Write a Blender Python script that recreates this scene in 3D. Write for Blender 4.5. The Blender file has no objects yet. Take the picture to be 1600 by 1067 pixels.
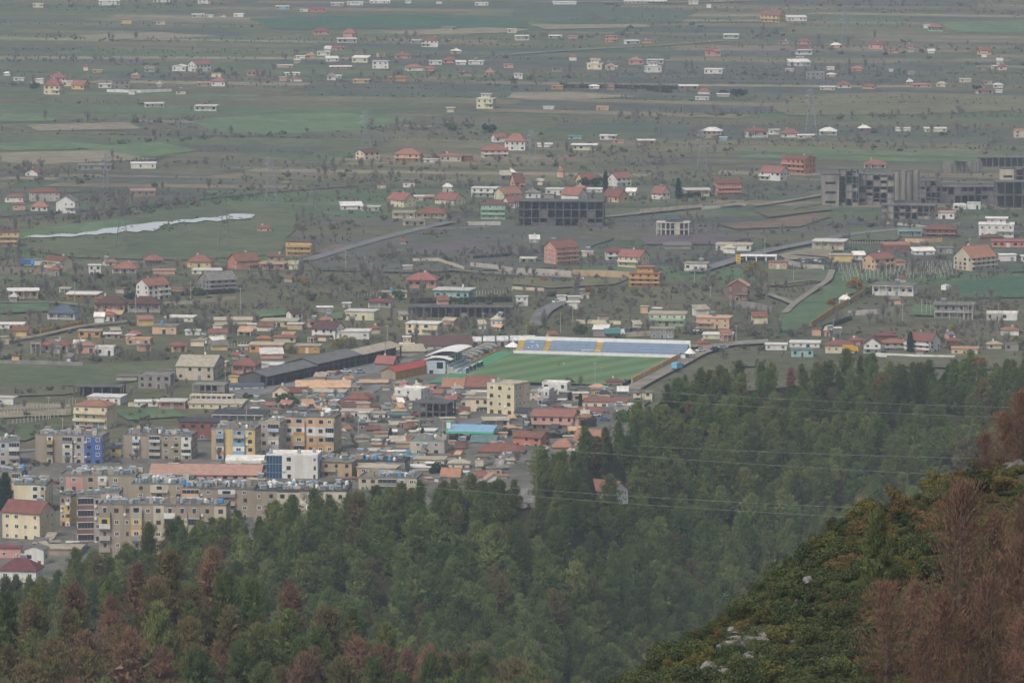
import bpy, math, random
import numpy as np
from mathutils import Vector, Matrix
R = math.radians
rng = random.Random(7)

# ---------------------------------------------------------------- camera, sky, sun, exposure
SC = bpy.context.scene
H = 285.0                         # camera height above the plain
F = 9340.0                        # focal length in pixels of a 1600 pixel wide frame
TH = math.atan(1053.5 / F)        # downward pitch
cam = bpy.data.cameras.new('camera'); cam_o = bpy.data.objects.new('camera', cam)
SC.collection.objects.link(cam_o); SC.camera = cam_o
cam_o.location = (0, 0, H); cam_o.rotation_euler = (math.pi / 2 - TH, 0, 0)
cam.sensor_width = 36; cam.lens = 36 * F / 1600; cam.clip_start = 5; cam.clip_end = 60000

W = bpy.data.worlds.new('World'); SC.world = W; W.use_nodes = True
wn = W.node_tree.nodes; wl = W.node_tree.links
sky = wn.new('ShaderNodeTexSky'); sky.sky_type = 'NISHITA'; sky.sun_disc = False
sky.sun_elevation = R(52); sky.sun_rotation = R(212); sky.dust_density = 5.0; sky.air_density = 1.0
hsv = wn.new('ShaderNodeHueSaturation'); hsv.inputs['Saturation'].default_value = 0.6   # an overcast, nearly colourless sky
wl.new(sky.outputs[0], hsv.inputs['Color'])
wl.new(hsv.outputs[0], wn['Background'].inputs[0]); wn['Background'].inputs[1].default_value = 0.122
sun = bpy.data.lights.new('sun', 'SUN'); sun_o = bpy.data.objects.new('sun', sun)
SC.collection.objects.link(sun_o)
sun.energy = 1.5; sun.angle = R(10); sun.color = (1.0, 0.97, 0.92)
sun_o.rotation_euler = (R(38), 0, R(-32))
SC.view_settings.view_transform = 'Standard'; SC.view_settings.look = 'None'
SC.view_settings.exposure = 0.24; SC.view_settings.gamma = 1.0
SC.cycles.max_bounces = 5; SC.cycles.diffuse_bounces = 2; SC.cycles.glossy_bounces = 1
SC.cycles.transmission_bounces = 2; SC.cycles.volume_bounces = 0; SC.cycles.transparent_max_bounces = 4
SC.cycles.use_denoising = True
try: SC.cycles.denoiser = 'OPENIMAGEDENOISE'
except Exception: pass

# ---------------------------------------------------------------- where things stand
cT, sT = math.cos(TH), math.sin(TH)
def ray(px, py):
    u = (px - 800) / F; v = (py - 533.5) / F
    return Vector((u, cT - v * sT, -sT - v * cT))
def G(px, py, z=0.0):
    """the point of the level plain (height z) seen at a place of the frame"""
    d = ray(px, py); t = (H - z) / -d.z
    return Vector((d.x * t, d.y * t, z))
def at_depth(px, py, y):
    """the point seen there at the distance y"""
    d = ray(px, py); t = y / d.y
    return Vector((d.x * t, y, H + d.z * t))
def ppm(p):
    """pixels per metre at a point"""
    return F / (p.y * cT + (H - p.z) * sT)
def to_px(p):
    zc = p[1] * cT + (H - p[2]) * sT
    return 800 + F * p[0] / zc, 533.5 + F * ((H - p[2]) * cT - p[1] * sT) / zc

# ---------------------------------------------------------------- scene helpers
COL = SC.collection
def link(o, parent=None):
    COL.objects.link(o)
    if parent is not None: o.parent = parent
    return o
def tag(o, label=None, cat=None, group=None, kind=None):
    if label: o['label'] = label
    if cat: o['category'] = cat
    if group: o['group'] = group
    if kind: o['kind'] = kind
    return o
def empty(name, loc=(0, 0, 0), rz=0.0, parent=None):
    o = bpy.data.objects.new(name, None); o.empty_display_size = 0.5
    o.location = loc; o.rotation_euler = (0, 0, rz)
    return link(o, parent)
def inst(name, mesh, parent=None, loc=(0, 0, 0), rot=(0, 0, 0), scale=(1, 1, 1)):
    o = bpy.data.objects.new(name, mesh)
    o.location = loc; o.rotation_euler = rot; o.scale = scale
    return link(o, parent)

class MB:
    """collects shapes and becomes one mesh"""
    def __init__(s): s.v = []; s.f = []; s.m = []; s.mats = []
    def mi(s, mat):
        if mat not in s.mats: s.mats.append(mat)
        return s.mats.index(mat)
    def poly(s, pts, mat):
        b = len(s.v); s.v += [tuple(p) for p in pts]; s.f.append(tuple(range(b, b + len(pts)))); s.m.append(s.mi(mat)); return s
    def hexa(s, c, mat):
        b = len(s.v); s.v += [tuple(p) for p in c]; k = s.mi(mat)
        for q in ((3, 2, 1, 0), (4, 5, 6, 7), (0, 1, 5, 4), (1, 2, 6, 5), (2, 3, 7, 6), (3, 0, 4, 7)):
            s.f.append(tuple(b + i for i in q)); s.m.append(k)
        return s
    def box(s, x0, x1, y0, y1, z0, z1, mat):
        return s.hexa([(x0, y0, z0), (x1, y0, z0), (x1, y1, z0), (x0, y1, z0), (x0, y0, z1), (x1, y0, z1), (x1, y1, z1), (x0, y1, z1)], mat)
    def tube(s, a, b, ra, rb, n, mat, caps=True):
        a = Vector(a); b = Vector(b); d = (b - a).normalized()
        u = d.orthogonal().normalized(); w = d.cross(u); o = len(s.v); k = s.mi(mat)
        for p, r in ((a, ra), (b, rb)):
            for i in range(n):
                t = 2 * math.pi * i / n; s.v.append(tuple(p + u * (r * math.cos(t)) + w * (r * math.sin(t))))
        for i in range(n):
            j = (i + 1) % n; s.f.append((o + i, o + j, o + n + j, o + n + i)); s.m.append(k)
        if caps:
            s.f.append(tuple(o + i for i in reversed(range(n)))); s.m.append(k)
            s.f.append(tuple(o + n + i for i in range(n))); s.m.append(k)
        return s
    def mesh(s, name):
        me = bpy.data.meshes.new(name); me.from_pydata(s.v, [], s.f)
        for m in s.mats: me.materials.append(m)
        if len(s.mats) > 1: me.polygons.foreach_set('material_index', s.m)
        me.update(); return me
    def build(s, name, parent=None, loc=(0, 0, 0), rz=0.0):
        return inst(name, s.mesh(name), parent, loc, (0, 0, rz))

# ---------------------------------------------------------------- materials
def lin(h):
    h = h.lstrip('#'); c = [int(h[i:i + 2], 16) / 255 for i in (0, 2, 4)]
    return [x / 12.92 if x <= 0.04045 else ((x + 0.055) / 1.055) ** 2.4 for x in c]
MATS = {}
def new_mat(name):
    m = bpy.data.materials.new(name); m.use_nodes = True
    return m, m.node_tree.nodes, m.node_tree.links, m.node_tree.nodes['Principled BSDF']
def mat(name, col, rough=0.85, var=0.18, scale=0.6, streak=False, rand=0.0, metal=0.0, spec=0.25, second=None, bump=0.0):
    """a base colour with stains and unevenness laid over it in world space"""
    if name in MATS: return MATS[name]
    m, N, L, B = new_mat(name)
    c = lin(col) if isinstance(col, str) else col
    d = lin(second) if second else [x * (1 - var * 1.6) for x in c]
    B.inputs['Roughness'].default_value = rough; B.inputs['Metallic'].default_value = metal
    B.inputs['Specular IOR Level'].default_value = spec
    geo = N.new('ShaderNodeNewGeometry'); mp = N.new('ShaderNodeMapping'); mp.vector_type = 'POINT'
    mp.inputs['Scale'].default_value = (1, 1, 0.22) if streak else (1, 1, 1)
    L.new(geo.outputs['Position'], mp.inputs[0])
    n1 = N.new('ShaderNodeTexNoise'); n1.inputs['Scale'].default_value = scale; n1.inputs['Detail'].default_value = 5; n1.inputs['Roughness'].default_value = 0.65
    L.new(mp.outputs[0], n1.inputs['Vector'])
    ramp = N.new('ShaderNodeMapRange'); ramp.inputs[1].default_value = 0.38; ramp.inputs[2].default_value = 0.68
    L.new(n1.outputs['Fac'], ramp.inputs[0])
    mx = N.new('ShaderNodeMix'); mx.data_type = 'RGBA'
    mx.inputs[6].default_value = (*c, 1); mx.inputs[7].default_value = (*d, 1)
    L.new(ramp.outputs[0], mx.inputs[0]); out = mx.outputs[2]
    if rand:
        oi = N.new('ShaderNodeObjectInfo'); hs = N.new('ShaderNodeHueSaturation')
        a = N.new('ShaderNodeMapRange'); a.inputs[3].default_value = 1 - rand; a.inputs[4].default_value = 1 + rand
        L.new(oi.outputs['Random'], a.inputs[0]); L.new(a.outputs[0], hs.inputs['Value'])
        b = N.new('ShaderNodeMath'); b.operation = 'MULTIPLY'; b.inputs[1].default_value = 7.31
        fr = N.new('ShaderNodeMath'); fr.operation = 'FRACT'; L.new(oi.outputs['Random'], b.inputs[0]); L.new(b.outputs[0], fr.inputs[0])
        h2 = N.new('ShaderNodeMapRange'); h2.inputs[3].default_value = 0.5 - rand * 0.035; h2.inputs[4].default_value = 0.5 + rand * 0.035
        L.new(fr.outputs[0], h2.inputs[0]); L.new(h2.outputs[0], hs.inputs['Hue'])
        L.new(out, hs.inputs['Color']); out = hs.outputs[0]
    L.new(out, B.inputs['Base Color'])
    if bump:
        bp = N.new('ShaderNodeBump'); bp.inputs['Strength'].default_value = bump; bp.inputs['Distance'].default_value = 0.3
        n2 = N.new('ShaderNodeTexNoise'); n2.inputs['Scale'].default_value = scale * 4; n2.inputs['Detail'].default_value = 4
        L.new(geo.outputs['Position'], n2.inputs['Vector']); L.new(n2.outputs['Fac'], bp.inputs['Height']); L.new(bp.outputs[0], B.inputs['Normal'])
    MATS[name] = m; return m
def leafmat(name, col, col2, rand=0.25, scale=0.12, trans=0.25):
    """foliage: two tones in patches, a tone of its own for each plant, some light let through"""
    if name in MATS: return MATS[name]
    m = mat(name, col, 0.7, 0.2, scale, rand=rand, spec=0.15, second=col2)
    N, L = m.node_tree.nodes, m.node_tree.links; B = N['Principled BSDF']; out = N['Material Output']
    tr = N.new('ShaderNodeBsdfTranslucent'); ms = N.new('ShaderNodeMixShader'); ms.inputs[0].default_value = trans
    src = B.inputs['Base Color'].links[0].from_socket
    L.new(src, tr.inputs['Color']); L.new(B.outputs[0], ms.inputs[1]); L.new(tr.outputs[0], ms.inputs[2]); L.new(ms.outputs[0], out.inputs['Surface'])
    return m

# walls, by short key
WALL = {}
for k, c in dict(w='#cfcdc6', c='#cfc3a4', y='#c4ad78', o='#b98c54', p='#bf9488', s='#b57866', g='#8fb594', t='#8fb0aa', b='#7d9cb4', B='#4d66a0',
                 n='#988c7b', k='#8a8782', d='#4a4746', r='#7e5248', e='#bab09c', a='#c8a588', l='#c2bfa0', m='#7f6058', v='#aab6bd', x='#6c6a68', q='#b0997c', i='#a9a29a').items():
    WALL[k] = mat('wall_' + k if k.islower() else 'wall_deep_' + k.lower(), c, 0.9, 0.17, 0.35, streak=True, spec=0.1)
ROOF = {}
for k, c, d in (('R', '#865a51', '#6f4d46'), ('O', '#946a58', '#7d5c4e'), ('D', '#5f4640', '#4c3b38'), ('W', '#d2cfc8', '#aaa69d'), ('K', '#7d7973', '#605d59'), ('L', '#4c5663', '#3f464f'),
                ('M', '#6d4244', '#5a383a'), ('T', '#b8977a', '#94775f'), ('N', '#7a5548', '#634539'), ('G', '#69807c', '#566865'), ('X', '#45474a', '#38393b'), ('P', '#9a776a', '#84685e'), ('A', '#a89f8c', '#857d6e')):
    ROOF[k] = mat('roof_' + k.lower(), c, 0.85, 0.2, 0.5, second=d, spec=0.15, rand=0.22)
DARK = mat('dark_opening', '#24262a', 0.4, 0.2, 0.5)
GLASS = mat('window_glass', '#2f363d', 0.15, 0.2, 0.8, spec=0.5)
FRAME = mat('window_frame', '#d8d6d0', 0.6, 0.1)
FRAMEB = mat('window_frame_brown', '#6b4a38', 0.6, 0.1)
CONC = mat('concrete', '#86837d', 0.9, 0.25, 0.3, streak=True)
CONCD = mat('concrete_dark', '#5f5d5b', 0.9, 0.3, 0.3, streak=True)
CONCL = mat('concrete_light', '#b4b0a6', 0.9, 0.2, 0.3, streak=True)
STEEL = mat('steel', '#8f969b', 0.45, 0.2, 0.5, metal=0.4)
SILVER = mat('tank_silver', '#a8adb0', 0.4, 0.2, 1.0, metal=0.3)
BLUEP = mat('tank_blue', '#4a8fc4', 0.5, 0.1)
WHITEP = mat('white_paint', '#dddcd7', 0.6, 0.1)
GREENP = mat('green_paint', '#4fae84', 0.6, 0.1)
REDP = mat('red_paint', '#b23a36', 0.5, 0.1)
BARK = mat('bark', '#4a3f38', 0.95, 0.3, 1.5)
BARKG = mat('bark_grey', '#6e655d', 0.95, 0.3, 1.5)
# ---------------------------------------------------------------- the plain
def ground_mat(name, cols, scale=0.02, fine=0.25, bump=0.4):
    """earth and dry grass: three tones mixed by noise of several sizes"""
    m, N, L, B = new_mat(name)
    B.inputs['Roughness'].default_value = 0.95; B.inputs['Specular IOR Level'].default_value = 0.08
    geo = N.new('ShaderNodeNewGeometry')
    def noise(sc, det=6, ro=0.6):
        n = N.new('ShaderNodeTexNoise'); n.inputs['Scale'].default_value = sc; n.inputs['Detail'].default_value = det; n.inputs['Roughness'].default_value = ro
        L.new(geo.outputs['Position'], n.inputs['Vector']); return n.outputs['Fac']
    r = N.new('ShaderNodeValToRGB'); r.color_ramp.elements[0].position = 0.34; r.color_ramp.elements[1].position = 0.66
    r.color_ramp.elements[0].color = (*lin(cols[0]), 1); r.color_ramp.elements[1].color = (*lin(cols[2]), 1)
    e = r.color_ramp.elements.new(0.5); e.color = (*lin(cols[1]), 1)
    L.new(noise(scale), r.inputs[0])
    mx = N.new('ShaderNodeMix'); mx.data_type = 'RGBA'; mx.blend_type = 'MULTIPLY'; mx.inputs[0].default_value = 1.0
    f = N.new('ShaderNodeMapRange'); f.inputs[1].default_value = 0.3; f.inputs[2].default_value = 0.7; f.inputs[3].default_value = 0.5; f.inputs[4].default_value = 1.35
    L.new(noise(fine, 8, 0.8), f.inputs[0]); L.new(r.outputs[0], mx.inputs[6]); L.new(f.outputs[0], mx.inputs[7])
    L.new(mx.outputs[2], B.inputs['Base Color'])
    MATS[name] = m; return m
PLAIN = ground_mat('plain_earth', ('#474d38', '#5a5a46', '#65624c'), 0.012, 0.12)
KEEPOUT = []; ROADP = []     # ground kept free of scrub, and of small houses
def sheet(name, pts, m, z, kind='structure', label=None):
    """a thin sheet of ground laid over the plain, its outline a little ragged"""
    P = [G(a, b) for a, b in pts]; out = []
    if m.name in ('field_green', 'field_dark_green', 'field_tan', 'pond_water', 'field_3', 'field_4', 'town_ground', 'asphalt', 'earth_red', 'earth_plum'): KEEPOUT.append([(p.x, p.y) for p in P])
    if m.name in ('pond_water', 'field_green', 'field_dark_green', 'field_4', 'field_3'): ROADP.append([(p.x, p.y) for p in P])
    r = random.Random(len(pts) * 31 + int(pts[0][0]))
    for i, p in enumerate(P):
        q = P[(i + 1) % len(P)]; n = max(1, int((q - p).length / 14)); nor = Vector((-(q - p).y, (q - p).x, 0)).normalized()
        for k in range(n):
            j = 0 if k == 0 else r.uniform(-1, 1) * min(1.6, (q - p).length * 0.02)
            s = p.lerp(q, k / n) + nor * j; out.append((s.x, s.y, z))
    me = bpy.data.meshes.new(name); me.from_pydata(out, [], [tuple(range(len(out)))]); me.materials.append(m); me.update()
    o = inst(name, me); tag(o, label, None, None, kind); return o
MB().poly([(-15000, -3000, -0.02), (15000, -3000, -0.02), (15000, 28000, -0.02), (-15000, 28000, -0.02)], PLAIN).build('ground')['kind'] = 'structure'

FIELD = [ground_mat('field_%d' % i, c, 0.02, 0.1) for i, c in enumerate((
    ('#565745', '#5e5d4a', '#666351'), ('#4e5147', '#575950', '#5f5e54'), ('#6c6453', '#756b59', '#7c7461'), ('#495d42', '#516449', '#59694f'),
    ('#505942', '#585f49', '#60664f'), ('#484c46', '#50544c', '#595a52'), ('#5f5f48', '#68664f', '#706d58'), ('#465042', '#4d5848', '#545d4d')))]
FGREEN = ground_mat('field_green', ('#52664a', '#5b6e50', '#647658') or ('#4a6240', '#526b47', '#5a724f'), 0.03, 0.1)
FDGREEN = ground_mat('field_dark_green', ('#3b5441', '#425b46', '#49624d'), 0.03, 0.2)
FTAN = ground_mat('field_tan', ('#777160', '#807966', '#88816e'), 0.03, 0.1)
FRED = ground_mat('earth_red', ('#665a4e', '#6f6154', '#5f564c'), 0.03, 0.15)
FPLUM = ground_mat('earth_plum', ('#5b5054', '#655a5e', '#564f50'), 0.03, 0.15)
DIRT = ground_mat('dirt', ('#7b766b', '#868074', '#706b60'), 0.05, 0.2)
ASPH = ground_mat('asphalt', ('#6b6b6b', '#747473', '#636362'), 0.05, 0.3)
TOWNG = ground_mat('town_ground', ('#5c5b55', '#6b6860', '#4c5046'), 0.03, 0.25)
SCRUB_PTS = []; TOWN_PTS = []      # where leafless scrub grows: (x, y, density class)
FA = R(-11); fc, fs = math.cos(FA), math.sin(FA)
fr_ = random.Random(21)
def fworld(u, v): return (u * fc - v * fs, u * fs + v * fc)
def bsp(u0, u1, v0, v1, dep=0):
    w, d = u1 - u0, v1 - v0
    if dep < 16 and (w > 420 or d > 62 or (dep < 9 and fr_.random() < 0.55 and (w > 200 or d > 40))):
        if w / d > 7.5 or (d < 26):
            c = u0 + w * fr_.uniform(0.35, 0.65); bsp(u0, c, v0, v1, dep + 1); bsp(c, u1, v0, v1, dep + 1)
        else:
            c = v0 + d * fr_.uniform(0.35, 0.65); bsp(u0, u1, v0, c, dep + 1); bsp(u0, u1, c, v1, dep + 1)
        return
    P = [fworld(a, b) for a, b in ((u0 + 2, v0 + 2), (u1 - 2, v0 + 2), (u1 - 2, v1 - 2), (u0 + 2, v1 - 2))]
    cx = sum(p[0] for p in P) / 4; cy = sum(p[1] for p in P) / 4
    if cy < 2780 or cy > 7200 or abs(cx) > cy * 0.0857 + 170: return
    if min(p[1] for p in P) < 2700: return
    me = bpy.data.meshes.new('field')
    z = 0.04 * (P[0][1] / 3000)
    n = 8; ring = []
    for i in range(4):
        a, b = P[i], P[(i + 1) % 4]
        for k in range(n):
            t = k / n; j = 0 if k == 0 else fr_.uniform(-1.5, 1.5)
            ring.append((a[0] + (b[0] - a[0]) * t + j, a[1] + (b[1] - a[1]) * t + j, z))
    me.from_pydata(ring, [], [tuple(range(len(ring)))])
    me.materials.append(FIELD[fr_.choices(range(8), (5, 4, 2.0, 1.6, 3, 3, 2.2, 2.5))[0]]); me.update()
    o = inst('field', me); o['kind'] = 'structure'
    for i in (0, 1):
        if fr_.random() < 0.34:
            a, b = P[i], P[(i + 1) % 4]; ln = math.dist(a, b)
            for k in range(int(ln / 2.2)):
                if fr_.random() < 0.8:
                    t = k / int(ln / 2.2); SCRUB_PTS.append((a[0] + (b[0] - a[0]) * t + fr_.gauss(0, 1.5), a[1] + (b[1] - a[1]) * t + fr_.gauss(0, 1.5), fr_.uniform(0.25, 0.6)))
bsp(-2600, 2600, 2300, 7600)

# narrow plots lying side by side
ns_ = random.Random(314); zp = 0.12
for _ in range(46):
    a, b = ns_.uniform(-40, 1640), ns_.uniform(2, 330); c0 = G(a, b); an = R(-11 + ns_.uniform(-9, 9)); ln = ns_.uniform(90, 300); v = 0.0; zp += 0.004
    pal = ns_.choice(((0, 6, 4), (1, 5, 2), (3, 4, 6), (2, 6, 1), (4, 7, 0), (5, 1, 0)))
    for k in range(ns_.randint(4, 9)):
        dp = ns_.uniform(8, 24) * (0.6 + c0.y / 5200); o_ = ns_.uniform(-0.08, 0.08) * ln; l2 = ln * ns_.uniform(0.75, 1.0)
        Q = [(-l2 / 2 + o_, v + 0.6), (l2 / 2 + o_, v + 0.6), (l2 / 2 + o_ + 3, v + dp - 0.6), (-l2 / 2 + o_ + 3, v + dp - 0.6)]; v += dp
        P = [(c0.x + x * math.cos(an) - y * math.sin(an), c0.y + x * math.sin(an) + y * math.cos(an), zp) for x, y in Q]
        me = bpy.data.meshes.new('field_strip'); me.from_pydata(P, [], [(0, 1, 2, 3)]); me.materials.append(FIELD[ns_.choice(pal)] if ns_.random() < 0.9 else (FTAN if ns_.random() < 0.5 else FGREEN)); me.update(); inst('field_strip', me)['kind'] = 'structure'
ZS = 0.31
for nm, pts, m in (
    ('field', [(300, 190), (400, 180), (520, 176), (650, 186), (560, 204), (400, 211), (330, 204)], FGREEN),
    ('field', [(0, 224), (100, 222), (170, 228), (120, 234), (0, 236)], FGREEN), ('field', [(130, 232), (250, 222), (310, 236), (240, 246), (160, 243)], FGREEN),
    ('field', [(0, 178), (60, 180), (100, 190), (0, 192)], FGREEN), ('field', [(40, 196), (200, 192), (220, 202), (60, 206)], FTAN),
    ('field', [(0, 240), (160, 236), (240, 250), (60, 258), (0, 254)], FTAN), ('field', [(1460, 36), (1620, 33), (1620, 53), (1500, 52)], FGREEN),
    ('field', [(390, 30), (620, 24), (830, 28), (820, 44), (430, 47)], FDGREEN), ('field', [(800, 16), (960, 12), (1090, 18), (1060, 37), (880, 38), (800, 32)], FIELD[7]),
    ('field', [(120, 56), (250, 52), (340, 57), (270, 62), (140, 62)], FTAN), ('field', [(590, 51), (760, 44), (830, 47), (800, 52), (640, 56)], FTAN), ('field', [(830, 40), (1010, 39), (1020, 44), (850, 47)], FTAN),
    ('field', [(1250, 150), (1400, 145), (1620, 152), (1620, 172), (1440, 180), (1230, 182), (1200, 168)], FIELD[6]), ('field', [(800, 146), (900, 145), (1000, 152), (880, 158), (790, 155)], FTAN),
    ('field', [(40, 360), (200, 340), (330, 322), (420, 318), (470, 335), (440, 398), (300, 408), (120, 404), (40, 392)], FIELD[4]),
    ('field', [(20, 362), (190, 344), (215, 350), (90, 372), (30, 376)], FGREEN),
    ('field', [(-20, 568), (120, 572), (230, 566), (345, 558), (300, 585), (150, 604), (-20, 606)], FIELD[4]), ('field', [(-20, 600), (110, 606), (150, 612), (100, 618), (-20, 622)], FIELD[0]),
    ('field', [(178, 642), (270, 640), (290, 652), (200, 658)], FGREEN), ('field', [(0, 630), (110, 634), (112, 650), (0, 655)], FTAN), ('field', [(0, 660), (110, 668), (40, 690), (0, 690)], FIELD[4]),
    ('field', [(1500, 442), (1620, 430), (1620, 466), (1496, 468)], FDGREEN), ('field', [(1575, 418), (1620, 416), (1620, 425), (1580, 427)], FDGREEN),
    ('field', [(1215, 500), (1260, 462), (1300, 462), (1300, 490), (1270, 512), (1220, 520)], FIELD[3]), ('field', [(1200, 428), (1285, 420), (1296, 440), (1230, 450), (1200, 448)], FIELD[4]),
    ('field', [(1280, 450), (1330, 440), (1340, 458), (1290, 472)], FIELD[3]), ('field', [(800, 435), (860, 432), (985, 436), (960, 446), (860, 452), (800, 446)], FIELD[6]),
    ('field', [(470, 402), (560, 378), (690, 356), (860, 360), (960, 372), (860, 420), (640, 428), (500, 424)], FIELD[1]), ('field', [(630, 392), (720, 378), (770, 384), (690, 397)], FPLUM),
    ('field', [(1120, 352), (1200, 346), (1270, 335), (1300, 340), (1250, 356), (1150, 360)], FRED), ('field', [(1000, 372), (1080, 366), (1180, 372), (1120, 384), (1010, 384)], FPLUM),
    ('field', [(1215, 400), (1260, 390), (1305, 392), (1290, 406), (1230, 408)], FTAN), ('field', [(485, 400), (520, 384), (560, 384), (500, 406)], FRED),
    ('field', [(0, 475), (70, 472), (80, 488), (0, 492)], FIELD[3]), ('field', [(265, 452), (310, 450), (312, 458), (270, 460)], FIELD[6]), ('field', [(500, 495), (540, 488), (535, 500), (505, 502)], FGREEN),
    ('field', [(400, 488), (445, 484), (450, 494), (405, 498)], FGREEN), ('field', [(1430, 478), (1470, 480), (1460, 496), (1420, 494)], FGREEN), ('field', [(365, 615), (440, 612), (440, 635), (370, 632)], FIELD[4]),
    ('field', [(535, 655), (640, 655), (650, 668), (540, 672)], FIELD[0]), ('field', [(1150, 560), (1185, 560), (1180, 575), (1150, 575)], FIELD[4]),
    ('field', [(1330, 356), (1410, 364), (1400, 378), (1330, 378)], FIELD[4]), ('field', [(1180, 330), (1290, 318), (1300, 330), (1200, 342)], FIELD[0]),
    ('field', [(1380, 548), (1600, 552), (1600, 580), (1390, 575)], FIELD[0]),
):
    ZS += 0.012; sheet(nm, pts, m, ZS)
# town paving
sheet('pavement', [(-80, 712), (100, 702), (200, 690), (330, 660), (350, 640), (440, 615), (560, 590), (640, 560), (690, 545), (760, 540), (800, 560), (700, 600), (760, 606), (980, 606), (1020, 615), (1000, 660), (940, 720), (850, 770), (700, 810), (300, 900), (-80, 1000)], TOWNG, 0.95)
sheet('pavement', [(345, 615), (430, 606), (560, 576), (610, 566), (640, 570), (560, 592), (440, 616), (360, 628)], ASPH, 0.97)
# pond
PM, N_, L_, B_ = new_mat('pond_water')
B_.inputs['Base Color'].default_value = (*lin('#b7bab8'), 1); B_.inputs['Roughness'].default_value = 0.3; B_.inputs['Specular IOR Level'].default_value = 0.8
sheet('water', [(38, 373), (56, 370), (75, 371), (96, 368), (118, 369), (130, 366), (150, 364), (162, 360), (186, 358), (200, 355), (222, 353), (240, 350), (262, 349), (263, 352), (248, 357), (250, 359), (240, 364), (225, 363), (214, 366), (196, 364), (180, 368), (166, 367), (150, 370), (134, 369.5), (112, 373), (90, 372.5), (66, 374.5)], PM, 1.0)
sheet('water', [(264, 350), (284, 346), (300, 346), (316, 343), (334, 343), (352, 340), (362, 337), (380, 337), (398, 338), (396, 343), (372, 346), (358, 345), (340, 349), (322, 347), (304, 351), (284, 350), (266, 354)], PM, 1.02)
# roads and tracks
RZ = [1.02]
def road(pts, w, m, name='road', z=0.26):
    RZ[0] += 0.012; z = RZ[0]
    P = [G(a, b) for a, b in pts]; Q = []
    for i in range(len(P) - 1):
        for k in range(6): Q.append(P[i].lerp(P[i + 1], k / 6))
    Q.append(P[-1])
    for _ in range(2): Q = [Q[0]] + [(Q[i - 1] + Q[i] * 2 + Q[i + 1]) / 4 for i in range(1, len(Q) - 1)] + [Q[-1]]
    v = []; f = []; KEEPOUT.append([(q.x - w, q.y) for q in Q] + [(q.x + w, q.y) for q in reversed(Q)]); ROADP.append(KEEPOUT[-1])
    for i, p in enumerate(Q):
        d = (Q[min(i + 1, len(Q) - 1)] - Q[max(i - 1, 0)]).normalized(); n = Vector((-d.y, d.x, 0)) * w / 2
        v += [(p.x + n.x, p.y + n.y, z), (p.x - n.x, p.y - n.y, z)]
        if i: f.append((2 * i - 2, 2 * i - 1, 2 * i + 1, 2 * i))
    me = bpy.data.meshes.new(name); me.from_pydata(v, [], f); me.materials.append(m); me.update()
    o = inst(name, me); o['kind'] = 'structure'; return o
road([(478, 410), (540, 391), (600, 374), (660, 359), (706, 349)], 7, ASPH); road([(660, 362), (720, 360), (765, 357)], 4, DIRT, 'path', 0.25)
road([(1085, 428), (1150, 408), (1200, 394), (1268, 381), (1326, 369), (1402, 361), (1480, 356)], 8, ASPH)
road([(838, 512), (842, 500), (850, 489), (866, 480), (882, 474)], 7, ASPH); road([(880, 540), (900, 536), (960, 536), (1020, 538), (1090, 545)], 6, DIRT)
road([(985, 612), (1020, 592), (1060, 572), (1090, 555), (1130, 542), (1200, 538)], 7, DIRT); road([(1226, 492), (1240, 478), (1262, 462), (1295, 440), (1300, 425)], 3.2, DIRT, 'path')
road([(1200, 462), (1222, 470), (1242, 478)], 4, DIRT, 'path', 0.25); road([(1205, 449), (1240, 444), (1275, 440)], 3, DIRT, 'path', 0.25)
road([(940, 342), (1020, 334), (1100, 326), (1160, 323)], 5, DIRT, 'path'); road([(1180, 324), (1240, 315), (1290, 306)], 4, DIRT, 'path', 0.25)
road([(0, 476), (80, 475), (130, 480)], 3, DIRT, 'path'); road([(0, 537), (60, 528), (130, 512), (200, 505)], 3.5, DIRT, 'path')
road([(620, 690), (680, 680), (720, 668), (780, 655)], 9, ASPH); road([(640, 565), (600, 600), (560, 628)], 5, ASPH, 'road', 0.28)
road([(830, 6), (930, 5), (1060, 6), (1180, 3)], 10, DIRT); road([(0, 340), (200, 325), (420, 302), (560, 292)], 5, FIELD[1], 'path', 0.24)
road([(800, 87), (900, 80), (1020, 74), (1130, 66)], 5, DIRT, 'path', 0.24); road([(1240, 400), (1290, 404), (1340, 410)], 5, DIRT, 'path', 0.30)
road([(700, 425), (800, 432), (900, 438)], 4, DIRT, 'path', 0.3); road([(20, 710), (160, 700), (330, 690)], 6, ASPH, 'road', 0.28)

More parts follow.
